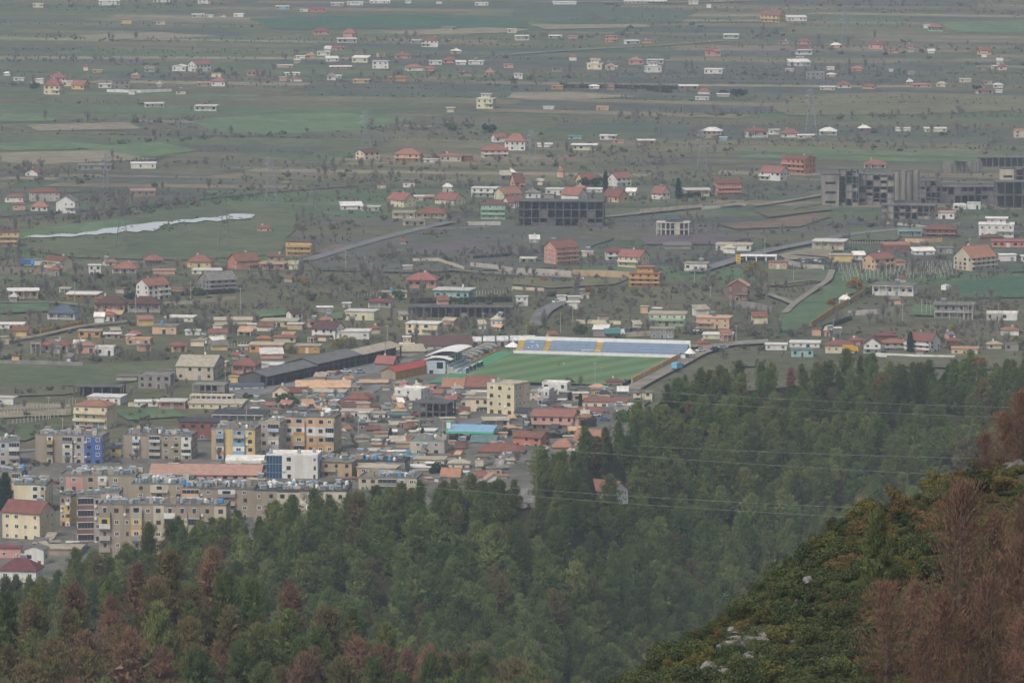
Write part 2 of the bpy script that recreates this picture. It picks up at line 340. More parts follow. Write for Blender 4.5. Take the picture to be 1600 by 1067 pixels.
# hedge lines of leafless scrub between fields: (points, spread m, how thick)
for pts, sp, th in (
    ([(20, 372), (120, 352), (240, 330), (400, 305), (560, 288), (720, 280)], 6, 1.3), ([(0, 352), (110, 345), (260, 322), (420, 297)], 5, 1.2),
    ([(0, 185), (80, 190), (190, 193), (330, 186)], 4, 1), ([(170, 224), (300, 219), (400, 213), (520, 202), (620, 200)], 4, 1), ([(480, 200), (640, 205), (760, 195)], 5, 1.1),
    ([(0, 97), (110, 97), (200, 103), (260, 100)], 4, 1), ([(70, 60), (160, 66), (260, 64)], 5, 0.8), ([(880, 138), (1000, 140), (1080, 146)], 5, 1), ([(960, 190), (1060, 180), (1200, 183)], 5, 0.9),
    ([(1290, 186), (1450, 185), (1600, 180)], 10, 1.2), ([(1320, 210), (1460, 212), (1600, 205)], 14, 1.3), ([(1210, 10), (1400, 10), (1600, 9)], 4, 0.8), ([(820, 60), (900, 62), (980, 55), (1100, 50)], 6, 0.8),
    ([(690, 408), (760, 406), (830, 398), (900, 400)], 7, 1.2), ([(660, 332), (720, 330), (820, 352)], 5, 0.8), ([(940, 320), (1040, 312), (1180, 312)], 10, 1.3), ([(300, 290), (420, 285), (560, 275), (700, 262)], 16, 1.0),
    ([(770, 245), (900, 240), (1040, 232), (1180, 240)], 16, 1.1), ([(180, 370), (250, 374), (290, 372)], 4, 1), ([(270, 352), (330, 356), (400, 360)], 9, 1.2), ([(120, 376), (150, 374)], 3, 1.2),
    ([(230, 388), (270, 386)], 5, 1), ([(360, 376), (420, 372)], 8, 1), ([(0, 430), (120, 432), (260, 440)], 14, 1.4), ([(250, 425), (400, 432), (520, 430), (640, 440)], 16, 1.3), ([(430, 455), (520, 462), (640, 470), (760, 480)], 16, 1.2),
    ([(0, 500), (140, 503), (260, 505), (400, 500)], 10, 1.0), ([(0, 560), (130, 562), (250, 560)], 6, 1.4), ([(740, 470), (820, 475), (860, 500), (800, 520)], 18, 1.6), ([(880, 500), (960, 500), (1020, 520)], 14, 1.3),
    ([(900, 460), (1000, 462), (1080, 470), (1180, 450)], 20, 1.4), ([(1000, 420), (1080, 440), (1180, 420)], 16, 1.3), ([(1180, 410), (1240, 425), (1320, 420)], 14, 1.1), ([(1290, 430), (1400, 438), (1520, 432)], 14, 1.2),
    ([(1310, 490), (1380, 500), (1440, 505)], 18, 1.3), ([(1440, 470), (1520, 480), (1600, 500)], 18, 1.2), ([(1380, 400), (1440, 405), (1500, 398)], 12, 1.2), ([(1150, 490), (1220, 520), (1300, 530)], 16, 1.2),
    ([(1460, 530), (1540, 540), (1600, 545)], 16, 1.5), ([(1280, 350), (1360, 358), (1460, 345)], 12, 1), ([(1470, 330), (1540, 320), (1600, 335)], 14, 1.1), ([(1130, 300), (1200, 300), (1290, 290)], 10, 1), ([(560, 330), (660, 345), (760, 340)], 12, 0.8),
    ([(430, 340), (480, 360), (520, 350)], 10, 1), ([(100, 310), (180, 320), (280, 300)], 12, 1), ([(0, 290), (60, 280), (150, 285)], 10, 1.1), ([(170, 690), (230, 690)], 5, 1), ([(20, 612), (90, 610)], 8, 1.2), ([(100, 630), (280, 628)], 6, 0.8),
    ([(640, 500), (720, 520), (800, 510)], 16, 1.3), ([(540, 512), (640, 515)], 10, 1), ([(290, 520), (380, 525), (440, 530)], 12, 1.2), ([(1030, 500), (1140, 520)], 14, 1.2),
    ([(400, 130), (560, 128), (760, 125), (900, 128)], 26, 1.7), ([(400, 95), (520, 92), (700, 95)], 26, 1.2), ([(1000, 115), (1150, 118), (1300, 112)], 26, 1.3), ([(1220, 125), (1400, 118), (1600, 115)], 30, 1.7), ([(1200, 75), (1400, 80), (1600, 85)], 34, 1.3),
    ([(200, 120), (330, 122), (400, 128)], 22, 1.5), ([(0, 130), (60, 130)], 20, 1.5), ([(600, 62), (650, 66)], 20, 2), ([(560, 195), (660, 210), (760, 215)], 22, 1.0), ([(0, 268), (120, 272)], 10, 1.0), ([(600, 250), (760, 255), (900, 262)], 18, 1.2),
    ([(420, 262), (520, 262), (600, 258)], 20, 1.3), ([(1080, 212), (1200, 220), (1330, 228)], 14, 1.2), ([(930, 40), (1030, 45), (1100, 42)], 10, 0.8), ([(1530, 20), (1600, 25)], 16, 1.4), ([(80, 10), (200, 12), (320, 8)], 20, 1.1), ([(1180, 60), (1210, 52)], 8, 1),
    ([(560, 450), (620, 445), (700, 440)], 10, 1.3), ([(860, 300), (960, 296)], 14, 1.2), ([(0, 415), (30, 420)], 10, 1.5), ([(1560, 545), (1600, 550)], 14, 2.0), ([(60, 465), (160, 468)], 10, 1.2), ([(280, 478), (330, 476)], 10, 1.2),
):
    P = [G(a, b) for a, b in pts]
    for i in range(len(P) - 1):
        ln = (P[i + 1] - P[i]).length; n = int(ln / 2.4 * th)
        for k in range(n):
            q = P[i].lerp(P[i + 1], rng.random()); SCRUB_PTS.append((q.x + rng.gauss(0, sp), q.y + rng.gauss(0, sp * 1.3), rng.uniform(0.55, 1.25)))
# loose scrub over the settled middle of the plain
for _ in range(230):
    a, b = rng.uniform(-20, 1620), rng.triangular(150, 640, 480)
    if b > 560 and a > 330: continue
    q = G(a, b); sx, sy, an = rng.uniform(8, 30), rng.uniform(4, 14), rng.uniform(-0.5, 0.5)
    for _k in range(rng.randint(12, 44)):
        u, v = rng.gauss(0, sx), rng.gauss(0, sy); SCRUB_PTS.append((q.x + u * math.cos(an) - v * math.sin(an), q.y + u * math.sin(an) + v * math.cos(an), rng.uniform(0.3, 0.95)))
for _ in range(260):      # bushes in the yards of the town
    q = G(*rng.choice(((rng.uniform(380, 1000), rng.uniform(600, 740)), (rng.uniform(0, 560), rng.uniform(640, 740))))); TOWN_PTS.append((q.x, q.y, rng.uniform(0.4, 0.9)))

# ---------------------------------------------------------------- hills
HILLM = ground_mat('hill_earth', ('#2f3024', '#3a382b', '#2e3426'), 0.05, 0.5)
HILLC = ground_mat('hill_scrub_earth', ('#33352a', '#403e32', '#4a473d'), 0.15, 1.2)
def hill(name, PX, TOP, tree, D0, DB, yb, m, back, step=20, rows=26, lab=None):
    """a spur whose crest runs across the view: returns ground(px, t), t 0 at the crest, 1 at its near foot"""
    def ground(px, t):
        d0 = np.interp(px, PX, D0); db = np.interp(px, PX, DB)
        yc = np.interp(px, PX, TOP) + tree * F / d0
        D = d0 + (db - d0) * t; py = yc + (yb - yc) * t
        p = at_depth(px, py, D)
        p.z += 1.2 * math.sin(p.x * 0.05 + p.y * 0.021) * min(1, t * 6) * (D / 1500)
        return p
    v = []; f = []; cols = [PX[0] + (PX[-1] - PX[0]) * i / 60 for i in range(61)]
    for i, px in enumerate(cols):
        c = ground(px, 0)
        for k in (1.0, 0.75, 0.5, 0.25): v.append((c.x * (1 + k * back / c.y), c.y + back * k, c.z * (1 - k) ** 1.3 - 1.0 * k))
        for k in range(rows): v.append(tuple(ground(px, k / (rows - 1))))
        e = ground(px, 1.0); v.append((e.x, e.y - 60, e.z - 25)); v.append((e.x, e.y - 130, -1.0))
    n = rows + 6
    for i in range(len(cols) - 1):
        for k in range(n - 1): f.append((i * n + k, (i + 1) * n + k, (i + 1) * n + k + 1, i * n + k + 1))
    me = bpy.data.meshes.new(name); me.from_pydata(v, [], f); me.materials.append(m)
    me.polygons.foreach_set('use_smooth', [True] * len(f)); me.update()
    o = inst(name, me); o['kind'] = 'structure'; return ground
A_PX = [-160, 0, 130, 300, 430, 600, 800, 860, 960, 1010, 1050, 1300, 1760]
A_D0 = [1480, 1490, 1500, 1510, 1520, 1540, 1560, 1580, 1680, 1740, 1790, 1860, 1880]
A_DB = [1360, 1365, 1370, 1375, 1380, 1390, 1400, 1410, 1470, 1500, 1520, 1560, 1570]
hillA = hill('hill', A_PX, [965, 935, 890, 822, 800, 772, 750, 718, 668, 628, 592, 566, 572], 6.0, A_D0, A_DB, 1125, HILLM, 140)
hillB = hill('hill', [-160, 0, 100, 200, 330, 450, 560, 640, 760, 830, 960],
             [925, 945, 925, 898, 892, 922, 970, 1005, 1045, 1080, 1150], 7.0,
             [950] * 11, [900] * 11, 1180, HILLM, 160)
hillC = hill('hill', [880, 960, 1090, 1210, 1300, 1400, 1480, 1560, 1620, 1760],
             [1125, 1080, 985, 893, 815, 775, 742, 712, 690, 660], 0.8,
             [455, 460, 465, 470, 475, 480, 480, 480, 480, 480], [420] * 10, 1120, HILLC, 120)
# ---------------------------------------------------------------- building kit
def window_mesh(name, frame, pane):
    """unit window, 1 wide and 1 high, facing -y: a proud frame round a pane with a mullion, a sill below"""
    b = MB(); t = 0.10
    b.box(-0.5, 0.5, -0.05, 0.0, 0.5 - t, 0.5, frame); b.box(-0.5, 0.5, -0.09, 0.0, -0.5, -0.5 + t, frame)
    b.box(-0.5, -0.5 + t, -0.05, 0.0, -0.5 + t, 0.5 - t, frame); b.box(0.5 - t, 0.5, -0.05, 0.0, -0.5 + t, 0.5 - t, frame)
    b.box(-0.03, 0.03, -0.04, 0.0, -0.5 + t, 0.5 - t, frame)
    b.poly([(-0.5 + t, -0.012, -0.5 + t), (0.5 - t, -0.012, -0.5 + t), (0.5 - t, -0.012, 0.5 - t), (-0.5 + t, -0.012, 0.5 - t)], pane)
    return b.mesh(name)
def hole_mesh(name, frame, pane):
    b = MB(); b.box(-0.5, 0.5, -0.03, 0.0, -0.5, 0.5, pane); b.box(-0.56, 0.56, -0.08, 0.0, -0.58, -0.5, frame); return b.mesh(name)
WIN = {'w': window_mesh('window', FRAME, GLASS), 'b': window_mesh('window', FRAMEB, GLASS), 'u': hole_mesh('window', CONC, DARK), 'k': hole_mesh('window', FRAME, DARK)}
DOORM = {}
for k, c in (('b', '#5b4334'), ('w', '#c9c6bf'), ('k', '#33343a'), ('g', '#7f868c'), ('e', '#7b2f2c')):
    dm = mat('door_' + k, c, 0.6, 0.15)
    b = MB(); b.box(-0.5, 0.5, -0.04, 0, 0, 1, dm); b.box(-0.58, -0.5, -0.07, 0, 0, 1.04, FRAME); b.box(0.5, 0.58, -0.07, 0, 0, 1.04, FRAME); b.box(-0.58, 0.58, -0.07, 0, 1.0, 1.06, FRAME); b.box(0.3, 0.38, -0.08, -0.04, 0.45, 0.52, STEEL)
    DOORM[k] = b.mesh('door')

def gable_prism(b, x0, x1, y0, y1, z0, z1, m, ax):
    """triangular gable fill above the walls"""
    if ax == 'x':
        c = (y0 + y1) / 2
        A = [(x0, y0, z0), (x0, y1, z0), (x0, c, z1)]; B_ = [(x1, y0, z0), (x1, y1, z0), (x1, c, z1)]
    else:
        c = (x0 + x1) / 2
        A = [(x0, y0, z0), (x1, y0, z0), (c, y0, z1)]; B_ = [(x0, y1, z0), (x1, y1, z0), (c, y1, z1)]
    b.poly(A, m); b.poly(B_[::-1], m)
    for i in range(3):
        j = (i + 1) % 3; b.poly([A[i], A[j], B_[j], B_[i]], m)
def slab_roof(b, P, th, m):
    """a sloping slab through four points"""
    b.hexa([(p[0], p[1], p[2]) for p in P] + [(p[0], p[1], p[2] + th) for p in P], m)
def roof_geo(b, kind, w, d, h, rh, m, ov=0.5):
    x, y = w / 2, d / 2; th = 0.22
    if kind == 'x':       # ridge along the width
        k = rh / y; e = ov * k
        slab_roof(b, [(-x - ov, -y - ov, h - e), (x + ov, -y - ov, h - e), (x + ov, 0, h + rh), (-x - ov, 0, h + rh)], th, m)
        slab_roof(b, [(-x - ov, 0.01, h + rh), (x + ov, 0.01, h + rh), (x + ov, y + ov, h - e), (-x - ov, y + ov, h - e)], th, m)
        b.box(-x - ov, x + ov, -0.14, 0.14, h + rh + th - 0.06, h + rh + th + 0.1, m)
    elif kind == 'y':     # ridge along the depth
        k = rh / x; e = ov * k
        slab_roof(b, [(-x - ov, -y - ov, h - e), (0, -y - ov, h + rh), (0, y + ov, h + rh), (-x - ov, y + ov, h - e)], th, m)
        slab_roof(b, [(0.01, -y - ov, h + rh), (x + ov, -y - ov, h - e), (x + ov, y + ov, h - e), (0.01, y + ov, h + rh)], th, m)
        b.box(-0.14, 0.14, -y - ov, y + ov, h + rh + th - 0.06, h + rh + th + 0.1, m)
    elif kind == 'h':     # hip
        X, Y = x + ov, y + ov; z0 = h; z1 = h + rh
        if X >= Y: a = (-(X - Y * 0.9), 0); c = (X - Y * 0.9, 0)
        else: a = (0, -(Y - X * 0.9)); c = (0, Y - X * 0.9)
        b.box(-X, X, -Y, Y, z0 - 0.02, z0 + 0.2, m)
        q = [(-X, -Y, z0 + 0.2), (X, -Y, z0 + 0.2), (X, Y, z0 + 0.2), (-X, Y, z0 + 0.2)]; A = (a[0], a[1], z1 + 0.2); C_ = (c[0], c[1], z1 + 0.2)
        if X >= Y: b.poly([q[0], q[1], C_, A], m); b.poly([q[1], q[2], C_], m); b.poly([q[2], q[3], A, C_], m); b.poly([q[3], q[0], A], m)
        else: b.poly([q[0], q[1], A], m); b.poly([q[1], q[2], C_, A], m); b.poly([q[2], q[3], C_], m); b.poly([q[3], q[0], A, C_], m)
    elif kind == 's':     # single slope, low at the front
        slab_roof(b, [(-x - ov, -y - ov, h), (x + ov, -y - ov, h), (x + ov, y + ov, h + rh), (-x - ov, y + ov, h + rh)], th, m)
    elif kind == 'f':     # flat slab with a low parapet behind its edge
        b.box(-x - ov, x + ov, -y - ov, y + ov, h, h + 0.25, m)
    elif kind == 'p':     # flat with raised parapet
        b.box(-x + 0.25, x - 0.25, -y + 0.25, y - 0.25, h - 0.3, h + 0.02, m)
        for q in ((-x - 0.05, x + 0.05, -y - 0.05, -y + 0.25), (-x - 0.05, x + 0.05, y - 0.25, y + 0.05), (-x - 0.05, -x + 0.25, -y + 0.25, y - 0.25), (x - 0.25, x + 0.05, -y + 0.25, y - 0.25)):
            b.box(*q, h - 0.35, h + 0.55, m)
    elif kind == 'B':     # barrel
        n = 8; pr = None
        for i in range(n + 1):
            t = math.pi * i / n; p = (-math.cos(t) * (y + ov), h + math.sin(t) * rh)
            if pr: b.hexa([(-x - ov, pr[0], pr[1]), (x + ov, pr[0], pr[1]), (x + ov, p[0], p[1]), (-x - ov, p[0], p[1]), (-x - ov, pr[0], pr[1] + 0.15), (x + ov, pr[0], pr[1] + 0.15), (x + ov, p[0], p[1] + 0.15), (-x - ov, p[0], p[1] + 0.15)], m)
            pr = p

# things that stand on roofs
PANELM = mat('solar_glass', '#56615f', 0.5, 0.15, 0.8)
def tank_set():
    b = MB(); b.tube((-0.95, 0.35, 1.35), (0.95, 0.35, 1.35), 0.34, 0.34, 10, SILVER); t = b.mesh('tank')
    b = MB(); b.hexa([(-0.9, -1.0, 0.15), (0.9, -1.0, 0.15), (0.9, 0.25, 1.15), (-0.9, 0.25, 1.15), (-0.9, -1.03, 0.22), (0.9, -1.03, 0.22), (0.9, 0.22, 1.22), (-0.9, 0.22, 1.22)], PANELM)
    p = b.mesh('solar_panel')
    b = MB()
    for x in (-0.8, 0.8):
        b.tube((x, 0.35, 0), (x, 0.35, 1.1), 0.04, 0.04, 4, STEEL); b.tube((x, -0.95, 0), (x, -0.95, 0.2), 0.04, 0.04, 4, STEEL); b.tube((x, -0.95, 0.12), (x, 0.4, 1.15), 0.03, 0.03, 4, STEEL)
    s = b.mesh('stand'); return t, p, s
TANK, PANEL, STAND = tank_set()
def barrel(m):
    b = MB(); b.tube((0, 0, 0.25), (0, 0, 1.35), 0.62, 0.62, 12, m); b.tube((0, 0, 1.35), (0, 0, 1.55), 0.6, 0.2, 12, m); b.tube((0, 0, 1.55), (0, 0, 1.62), 0.2, 0.2, 8, m); t = b.mesh('tank')
    b = MB()
    for a in range(4):
        b.tube((0.5 * math.cos(a * 1.57), 0.5 * math.sin(a * 1.57), 0), (0.5 * math.cos(a * 1.57), 0.5 * math.sin(a * 1.57), 0.3), 0.05, 0.05, 4, STEEL)
    return t, b.mesh('stand')
BAR_S, BAR_B, BAR_W = barrel(SILVER), barrel(BLUEP), barrel(WHITEP)
def solar_heater(loc, rz, label, group=None, s=1.0):
    e = empty('solar_water_heater', loc, rz); tag(e, label, 'water heater', group); e.scale = (s, s, s)
    inst('tank', TANK, e); inst('solar_panel', PANEL, e); inst('stand', STAND, e); return e
def water_tank(loc, kind, label, group=None, s=1.0):
    e = empty('water_tank', loc); tag(e, label, 'water tank', group); e.scale = (s, s, s)
    t, b = {'s': BAR_S, 'b': BAR_B, 'w': BAR_W}[kind]; inst('tank', t, e); inst('stand', b, e); return e

KT = {'A1': (0, 0), 'A2': (400, 0), 'A3': (800, 0), 'A4': (1200, 0), 'B1': (0, 260), 'B2': (400, 260), 'B3': (800, 260), 'B4': (1200, 260), 'E5': (1200, 520)}
KC = {'C1': (0, 500), 'C2': (280, 500), 'C3': (560, 500), 'C4': (800, 500), 'D1': (0, 660), 'D2': (280, 620), 'D3': (560, 620), 'D4': (800, 600)}
def tilexy(t, x, y):
    if t == 'P': return x, y
    if t in KT: return KT[t][0] + x / 3.9525, KT[t][1] + y / 3.9525
    return KC[t][0] + x / 5.3333, KC[t][1] + y / 5.3333
FOOT = []      # ground taken by buildings
def windows(e, w, d, h, n, style, far, r, skip_door=False, cols=None, faces='flr', size=1.15):
    """windows and a door on the front and both flanks"""
    fh = h / n; jb = MB(); put = []
    for face in faces:
        ln = w if face == 'f' else d
        nc = cols if (cols and face == 'f') else max(1, int(round(ln / 3.4)))
        for fl in range(n):
            for c in range(nc):
                if r.random() < (0.08 if face == 'f' else 0.3): continue
                q = -ln / 2 + ln * (c + 0.5) / nc + r.uniform(-0.15, 0.15)
                ww = min(size * r.choice((0.85, 1, 1, 1.35)), ln / nc * 0.7); hh = min(1.35 * r.choice((0.9, 1, 1)), fh * 0.55)
                z = fl * fh + fh * 0.56
                if face == 'f' and fl == 0 and c == nc // 2 and not skip_door: put.append(('door', q, z, ww, min(2.1, fh * 0.75), face)); continue
                put.append(('window', q, z, ww, hh, face))
    for nm, q, z, ww, hh, face in put:
        rot = {'f': 0, 'l': -math.pi / 2, 'r': math.pi / 2}[face]
        loc = {'f': (q, -d / 2 - 0.002, z), 'l': (-w / 2 - 0.002, -q, z), 'r': (w / 2 + 0.002, q, z)}[face]
        if far and nm == 'window':
            c, s = math.cos(rot), math.sin(rot)
            def tr(x, y, zz): return (loc[0] + x * c - y * s, loc[1] + x * s + y * c, loc[2] + zz)
            b0 = [(-ww / 2, -0.04, -hh / 2), (ww / 2, -0.04, -hh / 2), (ww / 2, 0, -hh / 2), (-ww / 2, 0, -hh / 2), (-ww / 2, -0.04, hh / 2), (ww / 2, -0.04, hh / 2), (ww / 2, 0, hh / 2), (-ww / 2, 0, hh / 2)]
            jb.hexa([tr(*p) for p in b0], DARK)
        elif nm == 'window': inst('window', WIN[style], e, loc, (0, 0, rot), (ww, 1, hh))
        elif not far: inst('door', DOORM[r.choice('bbwkg')], e, (loc[0], loc[1], 0), (0, 0, rot), (ww, 1, hh))
    if far and jb.f:
        o = jb.build('window_openings', e); o['kind'] = 'stuff'

def house(tile, x0, x1, yb, ye, yt, roof, wall, rc, n, yaw, opts, label, cat='house'):
    ax, ay = tilexy(tile, x0, yb); bx, ey = tilexy(tile, x1, ye); ty = tilexy(tile, x0, yt)[1]
    r = random.Random(int(ax * 7 + ay * 13)); cx = (ax + bx) / 2
    if roof == 'x' and abs(yaw) >= 14 and 'L' not in opts: yaw *= 1.7
    zb = 0.0
    base = G(cx, ay); s = ppm(base); vis = (bx - ax) / s
    c, sn = abs(math.cos(R(yaw))), abs(math.sin(R(yaw)))
    ratio = 0.75
    if 'L' in opts: ratio = 1.6
    if 'S' in opts: ratio = 0.35
    ov = 0.45 if roof in 'xyhs' else (0.35 if roof == 'f' else 0.0)
    if roof in 'f' and 'O' in opts: ov = 0.9
    w = max(2.0, (vis - 2 * ov * 0.8) / (c + ratio * sn)); d = w * ratio
    if d > 15 and 'L' not in opts: d = 15; w = max(3, (vis - 2 * ov - d * sn) / c)
    if d < 3.2: d = 3.2
    h = max(1.8, (ay - ey) / s); rh = max(0.5, (ey - ty) / s - (0.115 * d / 2 if roof in 'xh' else 0.0)) * 0.95
    if roof in 'fp': h = max(1.8, (ay - ey) / s)
    hy = (w * sn + d * c) / 2
    e = empty(cat.replace(' ', '_'), (base.x, base.y + hy, zb), R(yaw))
    FOOT.append((base.x, base.y + hy, (w * c + d * sn) / 2 + 1.5, hy + 1.5))
    far = ay < 285
    grp = 'houses on the far plain' if ay < 200 else ('houses across the middle of the plain' if ay < 545 else 'houses of the near town')
    tag(e, label, cat, grp)
    wm = WALL[wall[0]]; b = MB()
    b.box(-w / 2, w / 2, -d / 2, d / 2, -0.5, h, wm)
    if roof in 'xy': gable_prism(b, -w / 2, w / 2, -d / 2, d / 2, h + 0.002, h + rh, wm, roof)
    if roof == 's': b.hexa([(-w / 2, -d / 2, h), (w / 2, -d / 2, h), (w / 2, d / 2, h), (-w / 2, d / 2, h), (-w / 2, -d / 2, h + 0.01), (w / 2, -d / 2, h + 0.01), (w / 2, d / 2, h + rh - 0.02), (-w / 2, d / 2, h + rh - 0.02)], wm)
    b.build('wall', e)
    if len(wall) > 1:      # a band of another colour at each floor
        for k in range(n):
            z = h / n * k + 0.05; MB().box(-w / 2 - 0.03, w / 2 + 0.03, -d / 2 - 0.03, d / 2 + 0.03, z + (h / n * 0.0), z + h / n * 0.30, WALL[wall[1]]).build('painted_band', e)
    rb = MB(); roof_geo(rb, roof, w, d, h, rh, ROOF[rc], ov); ro = rb.build('roof', e)
    if 'c' in opts or (roof in 'xyh' and r.random() < 0.45):
        cx_, cy_ = r.uniform(-0.25, 0.25) * w, r.uniform(0.05, 0.25) * d
        MB().box(cx_ - 0.35, cx_ + 0.35, cy_ - 0.35, cy_ + 0.35, h + rh * 0.35, h + rh + 0.9, WALL['w' if wall[0] != 'w' else 'e']).build('chimney', ro)
    if 'n' not in opts:
        windows(e, w, d, h, n, 'u' if 'u' in opts else ('b' if 'B' in opts else ('k' if r.random() < 0.3 else 'w')), far, r)
    if 'b' in opts:        # balconies with a parapet across the front
        for k in range(1, max(2, n)):
            z = h / n * k; bw = w * (0.5 if 'a' not in opts else 0.98); xo = r.choice((-1, 1)) * (w - bw) / 2
            q = MB(); q.box(xo - bw / 2, xo + bw / 2, -d / 2 - 1.3, -d / 2 - 0.003, z - 0.15, z + 0.03, CONCL)
            bm = WALL[wall[-1]] if len(wall) > 1 else wm
            q.box(xo - bw / 2, xo + bw / 2, -d / 2 - 1.3, -d / 2 - 1.18, z + 0.03, z + 0.85, bm); q.box(xo - bw / 2, xo - bw / 2 + 0.1, -d / 2 - 1.18, -d / 2 - 0.003, z + 0.03, z + 0.85, bm); q.box(xo + bw / 2 - 0.1, xo + bw / 2, -d / 2 - 1.18, -d / 2 - 0.003, z + 0.03, z + 0.85, bm)
            q.build('balcony', e)
    if 'v' in opts:        # a veranda: posts and a lintel before the front
        nn = max(3, int(w / 2.6)); vz = min(h, h / n) - 0.2
        for k in range(nn): 
            x = -w / 2 + 0.2 + (w - 0.4) * k / (nn - 1); MB().box(x - 0.14, x + 0.14, -d / 2 - 1.5, -d / 2 - 1.22, -0.2, vz - 0.002, CONCL if 'u' in opts else WALL[wall[0]]).build('post', e)
        MB().box(-w / 2, w / 2, -d / 2 - 1.6, -d / 2 - 0.003, vz, vz + 0.22, ROOF[rc] if roof == 'h' else CONCL).build('veranda_roof', e)
    if 't' in opts:
        q = e.matrix_basis @ Vector((w * r.uniform(-0.3, 0.3), d * 0.1, h + (rh * 0.8 if roof in 'xyh' else 0.25)))
        solar_heater(q, r.uniform(-0.5, 0.5), 'solar heater on ' + ' '.join(label.split()[:13]), None, 1.15)
    if 'T' in opts:
        q = e.matrix_basis @ Vector((w * r.uniform(-0.3, 0.3), d * 0.0, h + 0.25))
        water_tank(q, 'b', 'blue tank on ' + ' '.join(label.split()[:13]), None, 1.1)
    if 'U' in opts:        # a smaller set-back floor on a flat roof
        MB().box(-w * 0.27, w * 0.27, -d * 0.22, d * 0.3, h + 0.252, h + 2.9, wm).build('upper_floor', e)
        MB().box(-w * 0.33, w * 0.33, -d * 0.3, d * 0.36, h + 2.902, h + 3.15, ROOF[rc]).build('upper_roof', e)
        for sx in (-0.13, 0.13): inst('window', WIN['w'], e, (w * sx, -d * 0.22 - 0.002, h + 1.7), (0, 0, 0), (1.1, 1, 1.1))
    if 'g' in opts:        # garage doors at street level
        for k in (0.18, 0.36):
            inst('garage_door', DOORM['g'], e, (w * k - w * 0.02, -d / 2 - 0.05, 0), (0, 0, 0), (w * 0.15, 1, min(2.6, h / n * 0.85)))
    return e
